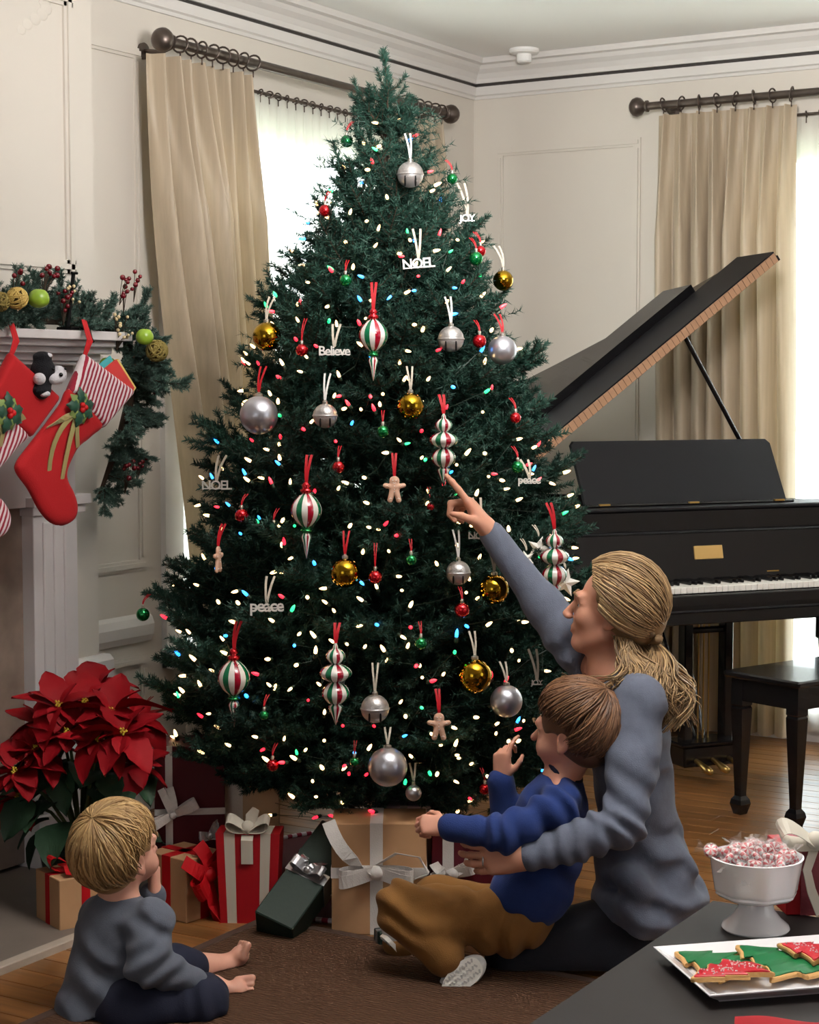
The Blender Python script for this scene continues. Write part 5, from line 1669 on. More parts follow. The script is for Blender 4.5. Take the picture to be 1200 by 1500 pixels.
# fallboard leaning back, rail above it, music shelf
mb = MB(); mb.prism([Pp(-.622, y, z) for y, z in ((.150, ZK + .008), (.165, ZK + .008), (.215, ZK + .165), (.20, ZK + .17), (.185, ZK + .165))], pa * 1.244)
fb = mb.build('fallboard', black, piano)
pbox('fallboard_rail', -.622, .622, .195, .235, ZK + .163, ZK + .172, satin)
pbox('action_cover', -.72, .72, .225, .275, ZK + .02, ZC)
pbox('music_shelf', -.72, .72, .22, .40, ZC, ZC + .014, satin)
cpl = Pp(0, .168, ZK + .085); tl_ = unit(Pp(0, .035, .157) - Pp(0, 0, 0))
nl = np.cross(pa, tl_)
mb = MB(); mb.box(Pp(0, .1685, ZK + .098), (.115, .010, .048), np.stack([pa, -nl if np.dot(nl, pb_) < 0 else nl, tl_], 1), bev=.0018); pl = mb.build('nameplate', mat('plaque_gold', srgb(204, 168, 104), .4, metal=.55), piano)
for hx in (-.26, .26):
    mb = MB(); mb.box(Pp(hx, .155, ZK + .022), (.05, .004, .008), PR); mb.build('fallboard_hinge', brass, piano)
# music desk
mb = MB(); mb.prism([Pp(x, y, z) for x, y, z in ((-.415, .30, ZC + .014), (.415, .30, ZC + .014), (.415, .415, ZC + .225), (.40, .424, ZC + .24), (-.40, .424, ZC + .24), (-.415, .415, ZC + .225))], pb_ * .018)
mb.build('music_desk', satin, piano)
pbox('desk_ledge', -.43, .43, .27, .31, ZC + .014, ZC + .024, black)
for hx in (-.36, 0, .36):
    mb = MB(); mb.box(Pp(hx, .268, ZC + .024), (.04, .012, .006), PR); mb.build('desk_hinge', brass, piano)
# lid
TH = math.radians(36.2); ZH = ZC + .022; Y0 = .42
lu = pa * math.cos(TH) + UPZ * math.sin(TH); ln_ = -pa * math.sin(TH) + UPZ * math.cos(TH)
def Lp(x, y, t=0.0): return Pp(-.75, y, ZH) + lu * (x + .75) + ln_ * t
lidout = [(-.75, Y0), (-.75, 1.12), (-.71, 1.28), (-.59, 1.38), (-.42, 1.42), (-.26, 1.40), (-.09, 1.30), (.07, 1.14), (.25, .98), (.47, .84), (.65, .72), (.72, .60), (.74, .48), (.74, Y0)]
mb = MB(); mb.prism([Lp(x, y) for x, y in lidout], ln_ * .02); lid = mb.build('lid', black, piano)
mb = MB(); mb.prism([Lp(x, y, .0215) for x, y in ((-.74, Y0 + .005), (.735, Y0 + .005), (.725, Y0 + .235), (-.74, Y0 + .235))], ln_ * .018); mb.build('front_flap', satin, lid)
mb = MB(); mb.prism([Lp(x, y, .0215) for x, y in ((-.74, Y0 + .237), (.50, Y0 + .237), (.47, Y0 + .40), (-.74, Y0 + .40))], ln_ * .05); mb.build('dark_reflection_strip', black, lid)  # added black strip standing in for the dark reflection across the lid
hm = [mat('hinge_brass', srgb(190, 150, 120), .35, metal=.6), mat('hinge_gap', srgb(80, 56, 44), .5)]
mb = MB(); nh = 60
for i in range(nh):
    x0 = -.74 + 1.47 * i / nh; x1 = x0 + 1.47 / nh
    mb.prism([Lp(x0, Y0 - .001, .002), Lp(x1 - .002, Y0 - .001, .002), Lp(x1 - .002, Y0 - .001, .036), Lp(x0, Y0 - .001, .036)], -pb_ * .004, mi=0)
mb.prism([Lp(-.74, Y0, .004), Lp(.73, Y0, .004), Lp(.73, Y0, .034), Lp(-.74, Y0, .034)], -pb_ * .003, mi=1)
mb.build('piano_hinge', hm, lid)
a = Lp(.27, Y0 + .05, -.001); b = Pp(.52, .50, ZC - .05)
mb = MB(); mb.tube([a, b], .009, 10); mb.build('lid_prop', black, piano, smooth=True, auto=40)
# legs, lyre
for x, y in ((-.60, .22), (.60, .22), (-.25, 1.18)):
    mb = MB(); c0 = Pp(x, y, 0)
    mb.box(Pp(x, y, ZK - .18), (.13, .13, .14), PR, bev=.006)
    vs_ = [Pp(x + sx * q, y + sy * q, z) for z, q in ((.09, .035), (ZK - .24, .056)) for sx, sy in ((-1,-1),(1,-1),(1,1),(-1,1))]
    mb.add(vs_, [(0,1,2,3)[::-1], (4,5,6,7), (0,1,5,4), (1,2,6,5), (2,3,7,6), (3,0,4,7)])
    mb.box(Pp(x, y, .075), (.09, .09, .04), PR, bev=.006)
    lg = mb.build('leg', black, piano)
    mb = MB(); mb.ball(Pp(x, y, .026), .026, 12, 8); mb.build('caster', brass, lg, smooth=True)
LX = .115; LY = .36
ly = None
mb = MB(); mb.box(Pp(LX, LY, .095), (.24, .11, .075), PR, bev=.006); mb.box(Pp(LX, LY, .14), (.27, .13, .016), PR, bev=.005)
lyre = mb.build('lyre', black, piano)
for s in (-1, 1):
    mb = MB(); mb.box(Pp(LX + s * .085, LY, .40), (.036, .05, .53), PR, bev=.004); mb.build('lyre_post', black, lyre)
    mb = MB(); mb.tube([Pp(LX + s * .02, LY + .04, .15), Pp(LX + s * .055, LY + .30, ZK - .12)], .007, 8); mb.build('lyre_brace', black, lyre)
mb = MB(); mb.box(Pp(LX, LY, .55), (.17, .03, .022), PR, bev=.006); mb.box(Pp(LX, LY, ZK - .13), (.26, .14, .03), PR, bev=.004); mb.build('lyre_crossbar', black, lyre)
for k in (-1, 0, 1):
    mb = MB(); mb.tube([Pp(LX + k * .022, LY + .015, .13), Pp(LX + k * .022, LY + .015, ZK - .12)], .0035, 6); mb.build('pedal_rod', brass, lyre)
    mb = MB(); x = LX + k * .07
    mb.tube([Pp(x, LY - .03, .085), Pp(x, LY - .09, .075), Pp(x, LY - .13, .062), Pp(x, LY - .155, .06)], [.008, .010, .015, .011], 10); mb.build('pedal', brass, lyre, smooth=True)

# ------------------------------------------------------------------ piano bench
ZB = .488
ca = onz(1171, 1000, ZB); cb = onz(1059, 981, ZB)
be1 = cb - ca; be1[2] = 0; bl = np.linalg.norm(be1); be1 = unit(be1); be2 = np.array([-be1[1], be1[0], 0])
if np.dot(be2, RT) < 0: be2 = -be2
BL = .74
bench = empty('piano_bench', ca + be1 * bl / 2 + be2 * BL / 2 - UPZ * ZB, 'black wooden piano bench with tapered legs and block feet', 'bench')
BR_ = np.stack([be1, be2, UPZ], 1)
def Bp(x, y, z): return V((ca[0], ca[1], 0)) + be1 * x + be2 * y + UPZ * z
mb = MB(); mb.box(Bp(bl / 2, BL / 2, ZB - .011), (bl, BL, .022), BR_, bev=.006); mb.build('seat', black, bench)
for (x0, x1, y0, y1) in ((.025, bl - .025, .022, .042), (.025, bl - .025, BL - .042, BL - .022), (.022, .042, .03, BL - .03), (bl - .042, bl - .022, .03, BL - .03)):
    mb = MB(); mb.box(Bp((x0+x1)/2, (y0+y1)/2, ZB - .06), (x1-x0, y1-y0, .078), BR_, bev=.003); mb.build('apron', black, bench)
for x in (.045, bl - .045):
    for y in (.045, BL - .045):
        mb = MB()
        prof = [(.024, ZB - .02), (.025, ZB - .115), (.022, ZB - .12), (.025, ZB - .127), (.024, ZB - .16), (.014, .075), (.014, .062), (.022, .050), (.025, .035), (.018, .008), (.016, 0.0)]
        vs_ = [Bp(x + sx * q, y + sy * q, z) for q, z in prof for sx, sy in ((-1,-1),(1,-1),(1,1),(-1,1))]
        fs = [(4*i+k, 4*i+(k+1) % 4, 4*i+4+(k+1) % 4, 4*i+4+k) for i in range(len(prof)-1) for k in range(4)] + [(0,1,2,3), tuple(4*(len(prof)-1)+k for k in range(4))]
        mb.add(vs_, fs); mb.build('leg', black, bench)

# ================================================================== COFFEE TABLE
ZT = .45
tabm = mat('charcoal_table', srgb(34, 30, 29), .55, spec=.3, var=.08, vscale=4)
tb = empty('coffee_table', (3.2, -4.5, .0145), 'dark charcoal coffee table carrying the cookies and candy', 'table')
mb = MB(); mb.box(((2.618 + 3.75) / 2, (-3.768 - 5.2) / 2, ZT - .02), (3.75 - 2.618, 5.2 - 3.768, .04), bev=.004); mb.build('tabletop', tabm, tb)
for x in (2.68, 3.69):
    for y in (-3.83, -5.14):
        mb = MB(); mb.box((x, y, (ZT - .04 + .0145) / 2), (.07, .07, ZT - .04 - .0145), bev=.004); mb.build('leg', tabm, tb)
mb = MB(); mb.box((3.185, -3.83, ZT - .075), (.95, .02, .07)); mb.box((3.185, -5.14, ZT - .075), (.95, .02, .07)); mb.box((2.68, -4.485, ZT - .075), (.02, 1.24, .07)); mb.box((3.69, -4.485, ZT - .075), (.02, 1.24, .07)); mb.build('apron', tabm, tb)
# pedestal candy bowl
porc = mat('white_porcelain', srgb(242, 242, 246), .15, coat=.4)
BC = onz(1107, 1360, ZT)
bowl = empty('candy_bowl', BC, 'white porcelain pedestal bowl with eight-sided sides full of peppermints', 'bowl')
def octo(prof, c_, n=48):
    mb = MB(); vs_ = []
    for r, z, m_ in prof:
        for k in range(n):
            th = 2 * PI * k / n; f = ((th + .2) % (PI / 4)) - PI / 8
            q = r * ((1 - m_) + m_ * math.cos(PI / 8) / math.cos(f) * 1.03); vs_.append(c_ + V((q * math.cos(th), q * math.sin(th), z)))
    fs = [(i*n+k, i*n+(k+1) % n, (i+1)*n+(k+1) % n, (i+1)*n+k) for i in range(len(prof)-1) for k in range(n)]
    mb.add(vs_, fs); return mb
octo([(.001, .0, 0), (.060, .0, 0), (.062, .003, 0), (.060, .008, 0), (.046, .020, .0), (.034, .036, 0), (.030, .050, 0), (.034, .056, 0)], BC).build('foot', porc, bowl, smooth=True, auto=45)
octo([(.001, .054, 0), (.045, .054, .6), (.068, .062, 1), (.074, .067, 1), (.073, .071, 1), (.076, .074, 1), (.076, .078, 1), (.080, .10, .9), (.085, .133, .35), (.086, .136, .2), (.083, .137, .2), (.080, .130, .3), (.074, .09, .7), (.06, .07, .8), (.001, .066, 0)], BC).build('basin', porc, bowl, smooth=True, auto=45)
# peppermints
cw_ = mat('mint_white', srgb(236, 228, 226), .3, coat=.3); cr_ = mat('mint_red', srgb(192, 24, 44), .3, coat=.3)
wrap = mat('clear_wrapper', (1, 1, 1), .2, alpha=.16, spec=.6)
mb = MB(); n = 24
mb.lathe([(.0008, .0046), (.006, .0048), (.0095, .003), (.0105, 0), (.0095, -.003), (.006, -.0048), (.0008, -.0046)], (0, 0, 0), (0, 0, 1), n, mfun=lambda i, k: 1 if (k // 2 + i // 2) % 2 == 0 else 0)
mint0 = mb.build('peppermint', [cw_, cr_], None, smooth=True, origin=(0, 0, 0))
tag(mint0, 'wrapped red and white peppermint in the pedestal bowl', 'candy', 'peppermints in the bowl')
mb = MB()
for s in (-1, 1):
    rr_ = random.Random(s + 5); vs_ = [(s * .0095, -.003, 0), (s * .0095, .003, 0)]
    ring = []
    for k in range(7): ring.append((s * (.022 + .004 * rr_.random()), (k - 3) * .0042, .005 * (-1) ** k * rr_.random()))
    fs = [(0, 2 + k, 3 + k) for k in range(3)] + [(0, 5, 1)] + [(1, 2 + k, 3 + k) for k in range(3, 6)]
    mb.add(vs_ + ring, fs)
mb.lathe([(.0105, .0052), (.0122, 0), (.0105, -.0052)], (0, 0, 0), (0, 0, 1), 9, close=True)
w0 = mb.build('wrapper', wrap, mint0, fixn=False)
r_ = random.Random(12); mints = []
tries = 0
while len(mints) < 44 and tries < 6000:
    tries += 1
    a = r_.uniform(0, 2 * PI); q = .066 * math.sqrt(r_.random())
    z = .131 + .021 * (1 - (q / .074) ** 2) + r_.choice([0, 0, -.009])
    p = BC + V((q * math.cos(a), q * math.sin(a), z))
    if any(np.linalg.norm((p - m_) * V((1, 1, 1.5))) < .0165 for m_ in mints): continue
    mints.append(p)
mints.append(BC + V((-.083 * RT[0], -.083 * RT[1], .145)))
for i, p in enumerate(mints):
    o = mint0 if i == 0 else copy_tree(mint0)
    if i == len(mints) - 1: o['label'] = 'wrapped red and white peppermint perched on the rim of the pedestal bowl'
    o.scale = (1.3, 1.3, 1.3); o.location = Vector(p.tolist()); o.rotation_euler = (r_.uniform(-1.0, 1.0), r_.uniform(-1.0, 1.0), r_.uniform(0, 6.28))
# tray of cookies
zr = ZT + .022
t0 = onz(957, 1387, zr); t1 = onz(1039, 1459, zr); t2 = onz(1200, 1373, zr)
te1 = unit(t1 - t0); te2 = unit((t2 - t0) - te1 * np.dot(t2 - t0, te1)); tw = float(np.linalg.norm(t1 - t0)); tl2 = .40
tray = empty('cookie_tray', t0 + te1 * tw / 2 + te2 * tl2 / 2 - UPZ * .022, 'white rectangular porcelain tray with sloping rim holding iced cookies', 'tray')
def Tp(x, y, z): return V((t0[0], t0[1], ZT)) + te1 * x + te2 * y + UPZ * z
mb = MB()
def rect(i, z): return [Tp(i, i, z), Tp(tw - i, i, z), Tp(tw - i, tl2 - i, z), Tp(i, tl2 - i, z)]
rings = [rect(.030, 0), rect(.026, .004), rect(.001, .020), rect(0, .0225), rect(.003, .0235), rect(.028, .009), rect(.034, .0075)]
vs_ = [p for r in rings for p in r]
fs = [(4*i+k, 4*i+(k+1) % 4, 4*i+4+(k+1) % 4, 4*i+4+k) for i in range(len(rings)-1) for k in range(4)] + [(0,1,2,3), tuple(4*(len(rings)-1)+k for k in range(4))]
mb.add(vs_, fs); mb.build('dish', porc, tray)
dough = mat('cookie_dough', srgb(206, 160, 100), .8, bump=.3, bscale=120, var=.08, vscale=30); icg = mat('green_icing', srgb(12, 112, 62), .35); icr = mat('red_icing', srgb(196, 22, 42), .35); dots = mat('white_nonpareils', srgb(240, 232, 232), .5)
TREE2 = [(0, 1.0), (.14, .82), (.30, .66), (.20, .63), (.34, .46), (.46, .36), (.30, .33), (.44, .14), (.55, .02), (.18, .0), (.16, -.13), (-.16, -.13), (-.18, .0), (-.55, .02), (-.44, .14), (-.30, .33), (-.46, .36), (-.34, .46), (-.20, .63), (-.30, .66), (-.14, .82)]
def cookie(tip, base_, hgt, wid, z, m, sprinkle, label, seed, tilt=0.0):
    """tip and base as pixels on the tray"""
    a = onz(*tip, ZT + z); b = onz(*base_, ZT + z); ey = a - b; L = np.linalg.norm(ey); ey = unit(ey); ex = np.cross(ey, UPZ)
    ez = unit(UPZ * 1.0 + ex * tilt); ex = np.cross(ey, ez)
    root = empty('iced_cookie', (a + b) / 2, label, 'cookie', 'cookies on the tray')
    P = [((x * wid) * L, y * L / 1.13 + .13 * L / 1.13) for x, y in TREE2]
    P3 = lambda pts, sc, dz: [b + ex * (x * sc) + ey * (L * .45 + (y - L * .45) * sc) + ez * dz for x, y in pts]
    mb = MB(); sm = smooth_poly(P, 3); nn = len(sm)
    rings = [P3(sm, .97, 0), P3(sm, 1.0, .002), P3(sm, 1.0, .006), P3(sm, .97, .008)]
    mb.add([p for r in rings for p in r], [(i*nn+k, i*nn+(k+1) % nn, (i+1)*nn+(k+1) % nn, (i+1)*nn+k) for i in range(3) for k in range(nn)] + [tuple(range(nn))[::-1], tuple(3*nn+k for k in range(nn))])
    mb.build('biscuit', dough, root, smooth=True, auto=40)
    mb = MB(); rings = [P3(sm, .90, .0075), P3(sm, .90, .0095), P3(sm, .85, .0108)]
    mb.add([p for r in rings for p in r], [(i*nn+k, i*nn+(k+1) % nn, (i+1)*nn+(k+1) % nn, (i+1)*nn+k) for i in range(2) for k in range(nn)] + [tuple(range(nn))[::-1], tuple(2*nn+k for k in range(nn))])
    mb.build('icing', m, root, smooth=True, auto=40)
    if sprinkle:
        rr_ = random.Random(seed); mb = MB(); k = 0
        while k < 75:
            y = rr_.uniform(0, .95); x = rr_.uniform(-.5, .5)
            lim = .42 - .40 * ((y * 3) % 1 * .45 + y * .6)
            if abs(x) > max(lim, .04): continue
            q = P3([(x * wid * L, y * L / 1.13 + .1 * L)], .9, .0112)[0]; mb.ball(q, .0016, 6, 4); k += 1
        o = mb.build('nonpareils', dots, root, smooth=True); o['kind'] = 'stuff'
cookie((988, 1400), (1108, 1428), 0, .95, .010, icg, False, 'green iced tree cookie under the red dotted one', 1)
cookie((1012, 1440), (1110, 1418), 0, .8, .021, icr, True, 'red iced cookie with white dots lying on the first green tree cookie', 2, .1)
cookie((1078, 1390), (1200, 1432), 0, .85, .016, icg, False, 'large green iced tree cookie in the middle of the tray', 3)
cookie((1138, 1388), (1268, 1412), 0, .85, .028, icr, True, 'red iced tree cookie with white dots on top of the large green one', 4)
# gift with wired ribbon on the table
A = onz(1152, 1341, ZT); ge2 = unit(camdir(.99, .12)); ge1 = unit(camdir(-.12, .99))
g = empty('wrapped_gift', A + ge2 * .1 + ge1 * .06, 'red gift box with wide white wired ribbon standing on the coffee table', 'gift')
R = np.stack([ge2, ge1, UPZ], 1)
mb = MB(); mb.box(A + ge2 * .10 + ge1 * .06 + UPZ * .062, (.20, .12, .124), R, bev=.002); mb.build('box', redp, g)
mb = MB(); mb.box(A + ge2 * .052 + ge1 * .06 + UPZ * .062, (.050, .123, .127), R); mb.build('ribbon_band', mat('sheer_pink_ribbon', srgb(150, 70, 80), .5, bump=.3, bscale=200), g)
bc = A + ge2 * .052 - ge1 * .005 + UPZ * .132
bow(g, bc, unit(UPZ - ge1 * .4), ge2, .075, ivory, .034, ())
for dx, pts in ((0, [(0, 0, 0), (-.022, -.02, -.04), (-.012, -.018, -.08), (.008, -.012, -.125)]),):
    mb = MB(); mb.ribbon([bc + ge2 * p[0] + ge1 * p[1] + UPZ * p[2] for p in pts], ge2 + ge1 * .5, .022, .0016); mb.build('bow_tail', ivory, g)
# red napkin at the table's near edge
mb = MB(); c0 = onz(1150, 1512, ZT)
nd = unit(camdir(.97, -.2)); ne = unit(camdir(.2, .97))
def nap(u, v):
    return c0 + nd * (u - .35) * .22 + ne * (v - .5) * .085 + UPZ * (.004 + .010 * math.sin(PI * v) ** .5 * (math.sin(PI * min(1, u * 1.02)) ** .4) + .003 * math.sin(9 * u))
mb.grid(nap, 26, 12); n0 = len(mb.v)
mb.add([V(p) * V((1, 1, 0)) + V((0, 0, ZT + .0005)) for p in mb.v[:n0]], [tuple(f)[::-1] for f in mb.f[:]])
tag(mb.build('folded_napkin', mat('red_cloth', srgb(160, 12, 26), .85), smooth=True), 'folded red cloth napkin on the table in front of the tray', 'napkin')

# ================================================================== PEOPLE
def skin_mat(name, c):
    return mat(name, c, .5, spec=.35, var=.05, vscale=25, sss=.15, bump=.05, bscale=300)
def hair_mat(name, c0, c1):
    m = mat(name, c0, .42, spec=.4)
    nt = m.node_tree; b = nt.nodes['Principled BSDF']
    at = nt.nodes.new('ShaderNodeAttribute'); at.attribute_name = 'shade'
    r = nt.nodes.new('ShaderNodeValToRGB'); r.color_ramp.elements[0].color = (*c0, 1); r.color_ramp.elements[1].color = (*c1, 1)
    nt.links.new(at.outputs['Fac'], r.inputs['Fac']); nt.links.new(r.outputs['Color'], b.inputs['Base Color'])
    return m
J = atd
def frame(F, U=(0, 0, 1)):
    F = unit(F); L = unit(np.cross(V(U), F)); U2 = np.cross(F, L)
    return np.stack([F, L, U2], 1)                  # columns: forward, left, up

def add_head(s, c, M, k=1.0, child=False, ears=True):
    def P(x, y, z): return c + M @ (V((x, y, z)) * k)
    def E(x, y, z, r, kk=.012, sub=False): s.ell(P(x, y, z), V(r) * k, M, kk * k, sub)
    E(-.014, 0, .026, (.094, .075, .086))
    if child:
        E(.028, 0, -.022, (.060, .060, .070)); E(.052, 0, -.072, (.026, .028, .022), .02)
        for q in (-1, 1): E(.050, q * .034, -.045, (.030, .027, .030), .015)
        s.cap(P(.086, 0, -.008), P(.103, 0, -.032), .008 * k, .0105 * k, .010 * k)
    else:
        E(.026, 0, -.030, (.062, .058, .086)); E(.058, 0, -.096, (.024, .024, .020), .018)
        for q in (-1, 1):
            s.cap(P(.0, q * .050, -.062), P(.055, q * .014, -.100), .018 * k, .016 * k, .018 * k)
            E(.058, q * .038, -.030, (.024, .020, .024), .014)
        s.cap(P(.086, 0, .004), P(.107, 0, -.034), .0075 * k, .0105 * k, .009 * k)
        for q in (-1, 1): E(.100, q * .009, -.039, (.010, .008, .007), .006)
    for q in (-1, 1):
        s.cap(P(.078, q * .040, .017), P(.087, q * .008, .016), .010 * k, .010 * k, .012 * k)     # brow
        E(.096, q * .031, -.002, (.016, .017, .012), .010, True)                                   # eye socket
        s.cap(P(.070, q * .046, .003), P(.079, q * .020, .004), .0060 * k, .0060 * k, .008 * k); s.cap(P(.069, q * .045, -.013), P(.076, q * .020, -.012), .005 * k, .005 * k, .008 * k)      # lids
    s.cap(P(.079, -.016, -.063), P(.079, .016, -.063), .007 * k, .007 * k, .006 * k)
    s.cap(P(.0840, -.006, -.060), P(.0840, .006, -.060), .0052 * k, .0052 * k, .006 * k)
    s.cap(P(.0825, -.007, -.071), P(.0825, .007, -.071), .0062 * k, .0062 * k, .006 * k)
    if ears:
        for q in (-1, 1):
            E(-.008, q * .077, -.012, (.018, .008, .030), .006); E(-.004, q * .085, -.010, (.009, .006, .017), .004, True)
            E(-.002, q * .078, -.036, (.009, .006, .010), .004)
    return P
def face_parts(root, P, k, iris, lip, brow):
    for q in (-1, 1):
        mb = MB(); mb.ball(P(.0700, q * .031, -.004), .0108 * k, 12, 8); e = mb.build('eye', mat('eye_white', srgb(226, 222, 218), .2), root, smooth=True)
        mb = MB(); mb.ball(P(.0770, q * .031, -.004), .0050 * k, 10, 8); mb.build('iris', iris, e, smooth=True)
        mb = MB(); mb.tube([P(.086, q * .050, .018), P(.095, q * .036, .024), P(.0985, q * .016, .020)], [.002 * k, .0035 * k, .003 * k], 6); mb.build('eyebrow', brow, root, smooth=True)
    mb = MB(); mb.tube([P(.078, -.020, -.065), P(.0830, -.010, -.0615), P(.0860, 0, -.062), P(.0830, .010, -.0615), P(.078, .020, -.065)], [.002 * k, .0048 * k, .005 * k, .0048 * k, .002 * k], 7)
    mb.tube([P(.078, -.018, -.067), P(.0830, -.008, -.0715), P(.0845, 0, -.072), P(.0830, .008, -.0715), P(.078, .018, -.067)], [.002 * k, .005 * k, .0056 * k, .005 * k, .002 * k], 7)
    mb.build('lips', lip, root, smooth=True)

def add_hand(s, w, xdir, palm, thumb_side, sc, curls, thumb=.6, spread=.1, nails=None):
    """w wrist, xdir to the fingers, palm = direction the fingers curl to, thumb_side = towards the thumb"""
    x = unit(xdir); n = unit(V(palm) - x * np.dot(palm, x)); y = np.cross(n, x)
    if np.dot(y, thumb_side) < 0: y = -y
    def Q(a, b, c): return w + (x * a + y * b + n * c) * sc
    s.cap(Q(-.03, 0, 0), Q(.015, 0, 0), .024 * sc, .023 * sc, .012 * sc)
    bases = [(.088, .030), (.092, .010), (.088, -.010), (.080, -.028)]
    lens = [(.043, .026, .021), (.047, .029, .022), (.043, .027, .021), (.034, .021, .018)]
    for (bx_, by_) in bases: s.cap(Q(.005, by_ * .55, 0), Q(bx_, by_, 0), .0175 * sc, .0115 * sc, .014 * sc)
    s.ell(Q(.045, .0, .004), V((.045, .036, .0155)) * sc, np.stack([x, y, n], 1), .012 * sc)
    s.ell(Q(.032, .024, .010), V((.028, .016, .016)) * sc, np.stack([x, y, n], 1), .012 * sc)
    tips = []
    for i, ((bx_, by_), ln3) in enumerate(zip(bases, lens)):
        p = Q(bx_, by_, 0); ang = 0.0; sp = spread * (1.5 - i) / 1.5
        rads = [.0100, .0092, .0084, .0070] if i < 3 else [.0088, .0080, .0073, .0062]
        for j in range(3):
            ang += curls[i][j]
            d = unit((x * math.cos(sp) + y * math.sin(sp)) * math.cos(ang) + n * math.sin(ang))
            q = p + d * ln3[j] * sc
            s.cap(p, q, rads[j] * sc, rads[j+1] * sc, .0035 * sc); p = q
        tips.append((p, d))
    p = Q(.022, .026, .006)
    for j, (ln, r0, r1) in enumerate(((.036, .0135, .0115), (.030, .0110, .0098), (.024, .0096, .0076))):
        a = .85 - .33 * j * (1 + thumb * .4)
        d = unit(x * math.cos(a) + y * math.sin(a) + n * (thumb * (.35 + .45 * j)))
        q = p + d * ln * sc; s.cap(p, q, r0 * sc, r1 * sc, .006 * sc); p = q
    return tips
def add_foot(s, ankle, heel, ball_, side, sc):
    """bare foot: heel, arch, ball and five toes"""
    x = unit(ball_ - heel); y = unit(V(side) - x * np.dot(side, x)); n = np.cross(x, y)
    if np.dot(n, ankle - heel) < 0: n = -n
    s.cap(ankle, heel + n * .012 * sc, .024 * sc, .023 * sc, .014); s.cap(heel, ball_, .022 * sc, .021 * sc, .014)
    s.cap(ankle, ball_, .024 * sc, .017 * sc, .014)
    s.cap(ball_ + y * .016 * sc, ball_ - y * .020 * sc, .017 * sc, .014 * sc, .012)
    for i in range(5):
        o = y * (.028 - .0145 * i) * sc; ln = (.036, .035, .032, .028, .023)[i] * sc; r = (.0105, .0074, .0070, .0068, .0066)[i] * sc
        s.cap(ball_ + o, ball_ + o + x * ln + n * .003 * sc, r, r * .95, .0015)

def strands(name, paths, r0, r1, m, root, seed=0, n=4, shade=None):
    """hair locks as thin tapering tubes in one mesh, each with its own shade"""
    rr_ = random.Random(seed); mb = MB(); sh = []
    for path in paths:
        N = len(path); rads = [r0 + (r1 - r0) * (i / (N - 1)) ** 1.5 for i in range(N)]; rads[0] *= .7
        b0 = len(mb.v); mb.tube(path, rads, n, cap=False); v = rr_.random()
        sh += [v] * (len(mb.v) - b0)
    base_ = wloc(root); me = bpy.data.meshes.new(name)
    me.from_pydata((np.array(mb.v) - base_).tolist(), [], mb.f); me.materials.append(m)
    at = me.attributes.new('shade', 'FLOAT', 'POINT'); at.data.foreach_set('value', sh)
    me.polygons.foreach_set('use_smooth', [True] * len(me.polygons)); me.update()
    o = bpy.data.objects.new(name, me); COL.objects.link(o); o.parent = root
    return o
def skull(c, M, k, d, off=0.0, rad=(.100, .081, .093)):
    """point over the skull in local direction d, `off` above it"""
    d = unit(d); r = V(rad) * k
    t = 1 / math.sqrt(sum((d[i] / r[i]) ** 2 for i in range(3)))
    return c + M @ (V((-.014, 0, .026)) * k + d * (t + off))
def slerp(a, b, t):
    a = unit(a); b = unit(b); w = math.acos(max(-1, min(1, float(a @ b))))
    if w < 1e-4: return a
    return (a * math.sin((1 - t) * w) + b * math.sin(t * w)) / math.sin(w)
def set_shade(o, v):
    at = o.data.attributes.new('shade', 'FLOAT', 'POINT'); at.data.foreach_set('value', [v] * len(o.data.vertices))

knitg = mat('grey_knit', srgb(92, 98, 114), .9, sheen=.05, bump=.25, bscale=420, var=.07, vscale=60)
def folds(amp, sc, seed): return lambda p: amp * vnoise(p, sc, seed) + amp * .5 * vnoise(p, sc * 2.3, seed + 4)
def elbow_folds(c, rad, axis, amp, freq):
    """creases running around a bent limb"""
    c = V(c); ax = unit(axis)
    def f(p):
        d = np.linalg.norm(p - c, axis=1); w = np.exp(-(d / rad) ** 2)
        return amp * w * np.sin(((p - c) @ ax) * freq + 2.0 * vnoise(p, 22))
    return f

# ------------------------------------------------------------------ woman
wroot = empty('person', onz(930, 1425, .014), 'woman in grey cardigan kneeling with one arm around the boy, pointing at the tree', 'person')
wskin = skin_mat('woman_skin', srgb(196, 142, 118))
NS, NE, NW = J(936, 1030, 4.27), J(915, 1208, 4.14), J(768, 1256, 4.12)
FS, FE, FWr = J(868, 975, 4.52), J(797, 887, 4.59), J(716, 777, 4.63)
NB_ = J(905, 990, 4.43)
HC = J(897, 893, 4.43); HM = frame(camdir(-.95, .22, .20), UPZ + camdir(.10, 0, 0)); HK = 1.02
TM = frame(camdir(-.95, .28, 0))
near_hip, near_knee = J(925, 1360, 4.40), J(752, 1398, 4.34)
far_hip, far_knee = J(945, 1355, 4.56), J(780, 1385, 4.62)
lo = np.min([NS, NE, NW, FWr, near_knee, far_knee, HC, J(1045, 1440, 4.4), J(640, 700, 4.85)], 0) - .2; hi = np.max([NS, NE, NW, FWr, near_hip, far_hip, HC, J(1045, 1300, 4.6), J(668, 700, 4.85)], 0) + .22
lo[2] = .0
s = SDF(lo, hi, .0042)
for c_, r in ((J(912, 1055, 4.42), (.082, .140, .11)), (J(922, 1150, 4.42), (.082, .115, .13)), (J(935, 1245, 4.43), (.092, .125, .12)), (J(945, 1335, 4.46), (.12, .165, .11))): s.ell(c_, r, TM, .04)
s.chain([NS, NE, NW], [.044, .036, .024], .02); s.chain([FS, FE, FWr], [.044, .036, .024], .02)
s.cap(NB_, NS, .05, .045, .03); s.cap(NB_, FS, .05, .045, .03)
s.cap(near_hip, near_knee, .075, .055, .03); s.cap(far_hip, far_knee, .075, .055, .03)
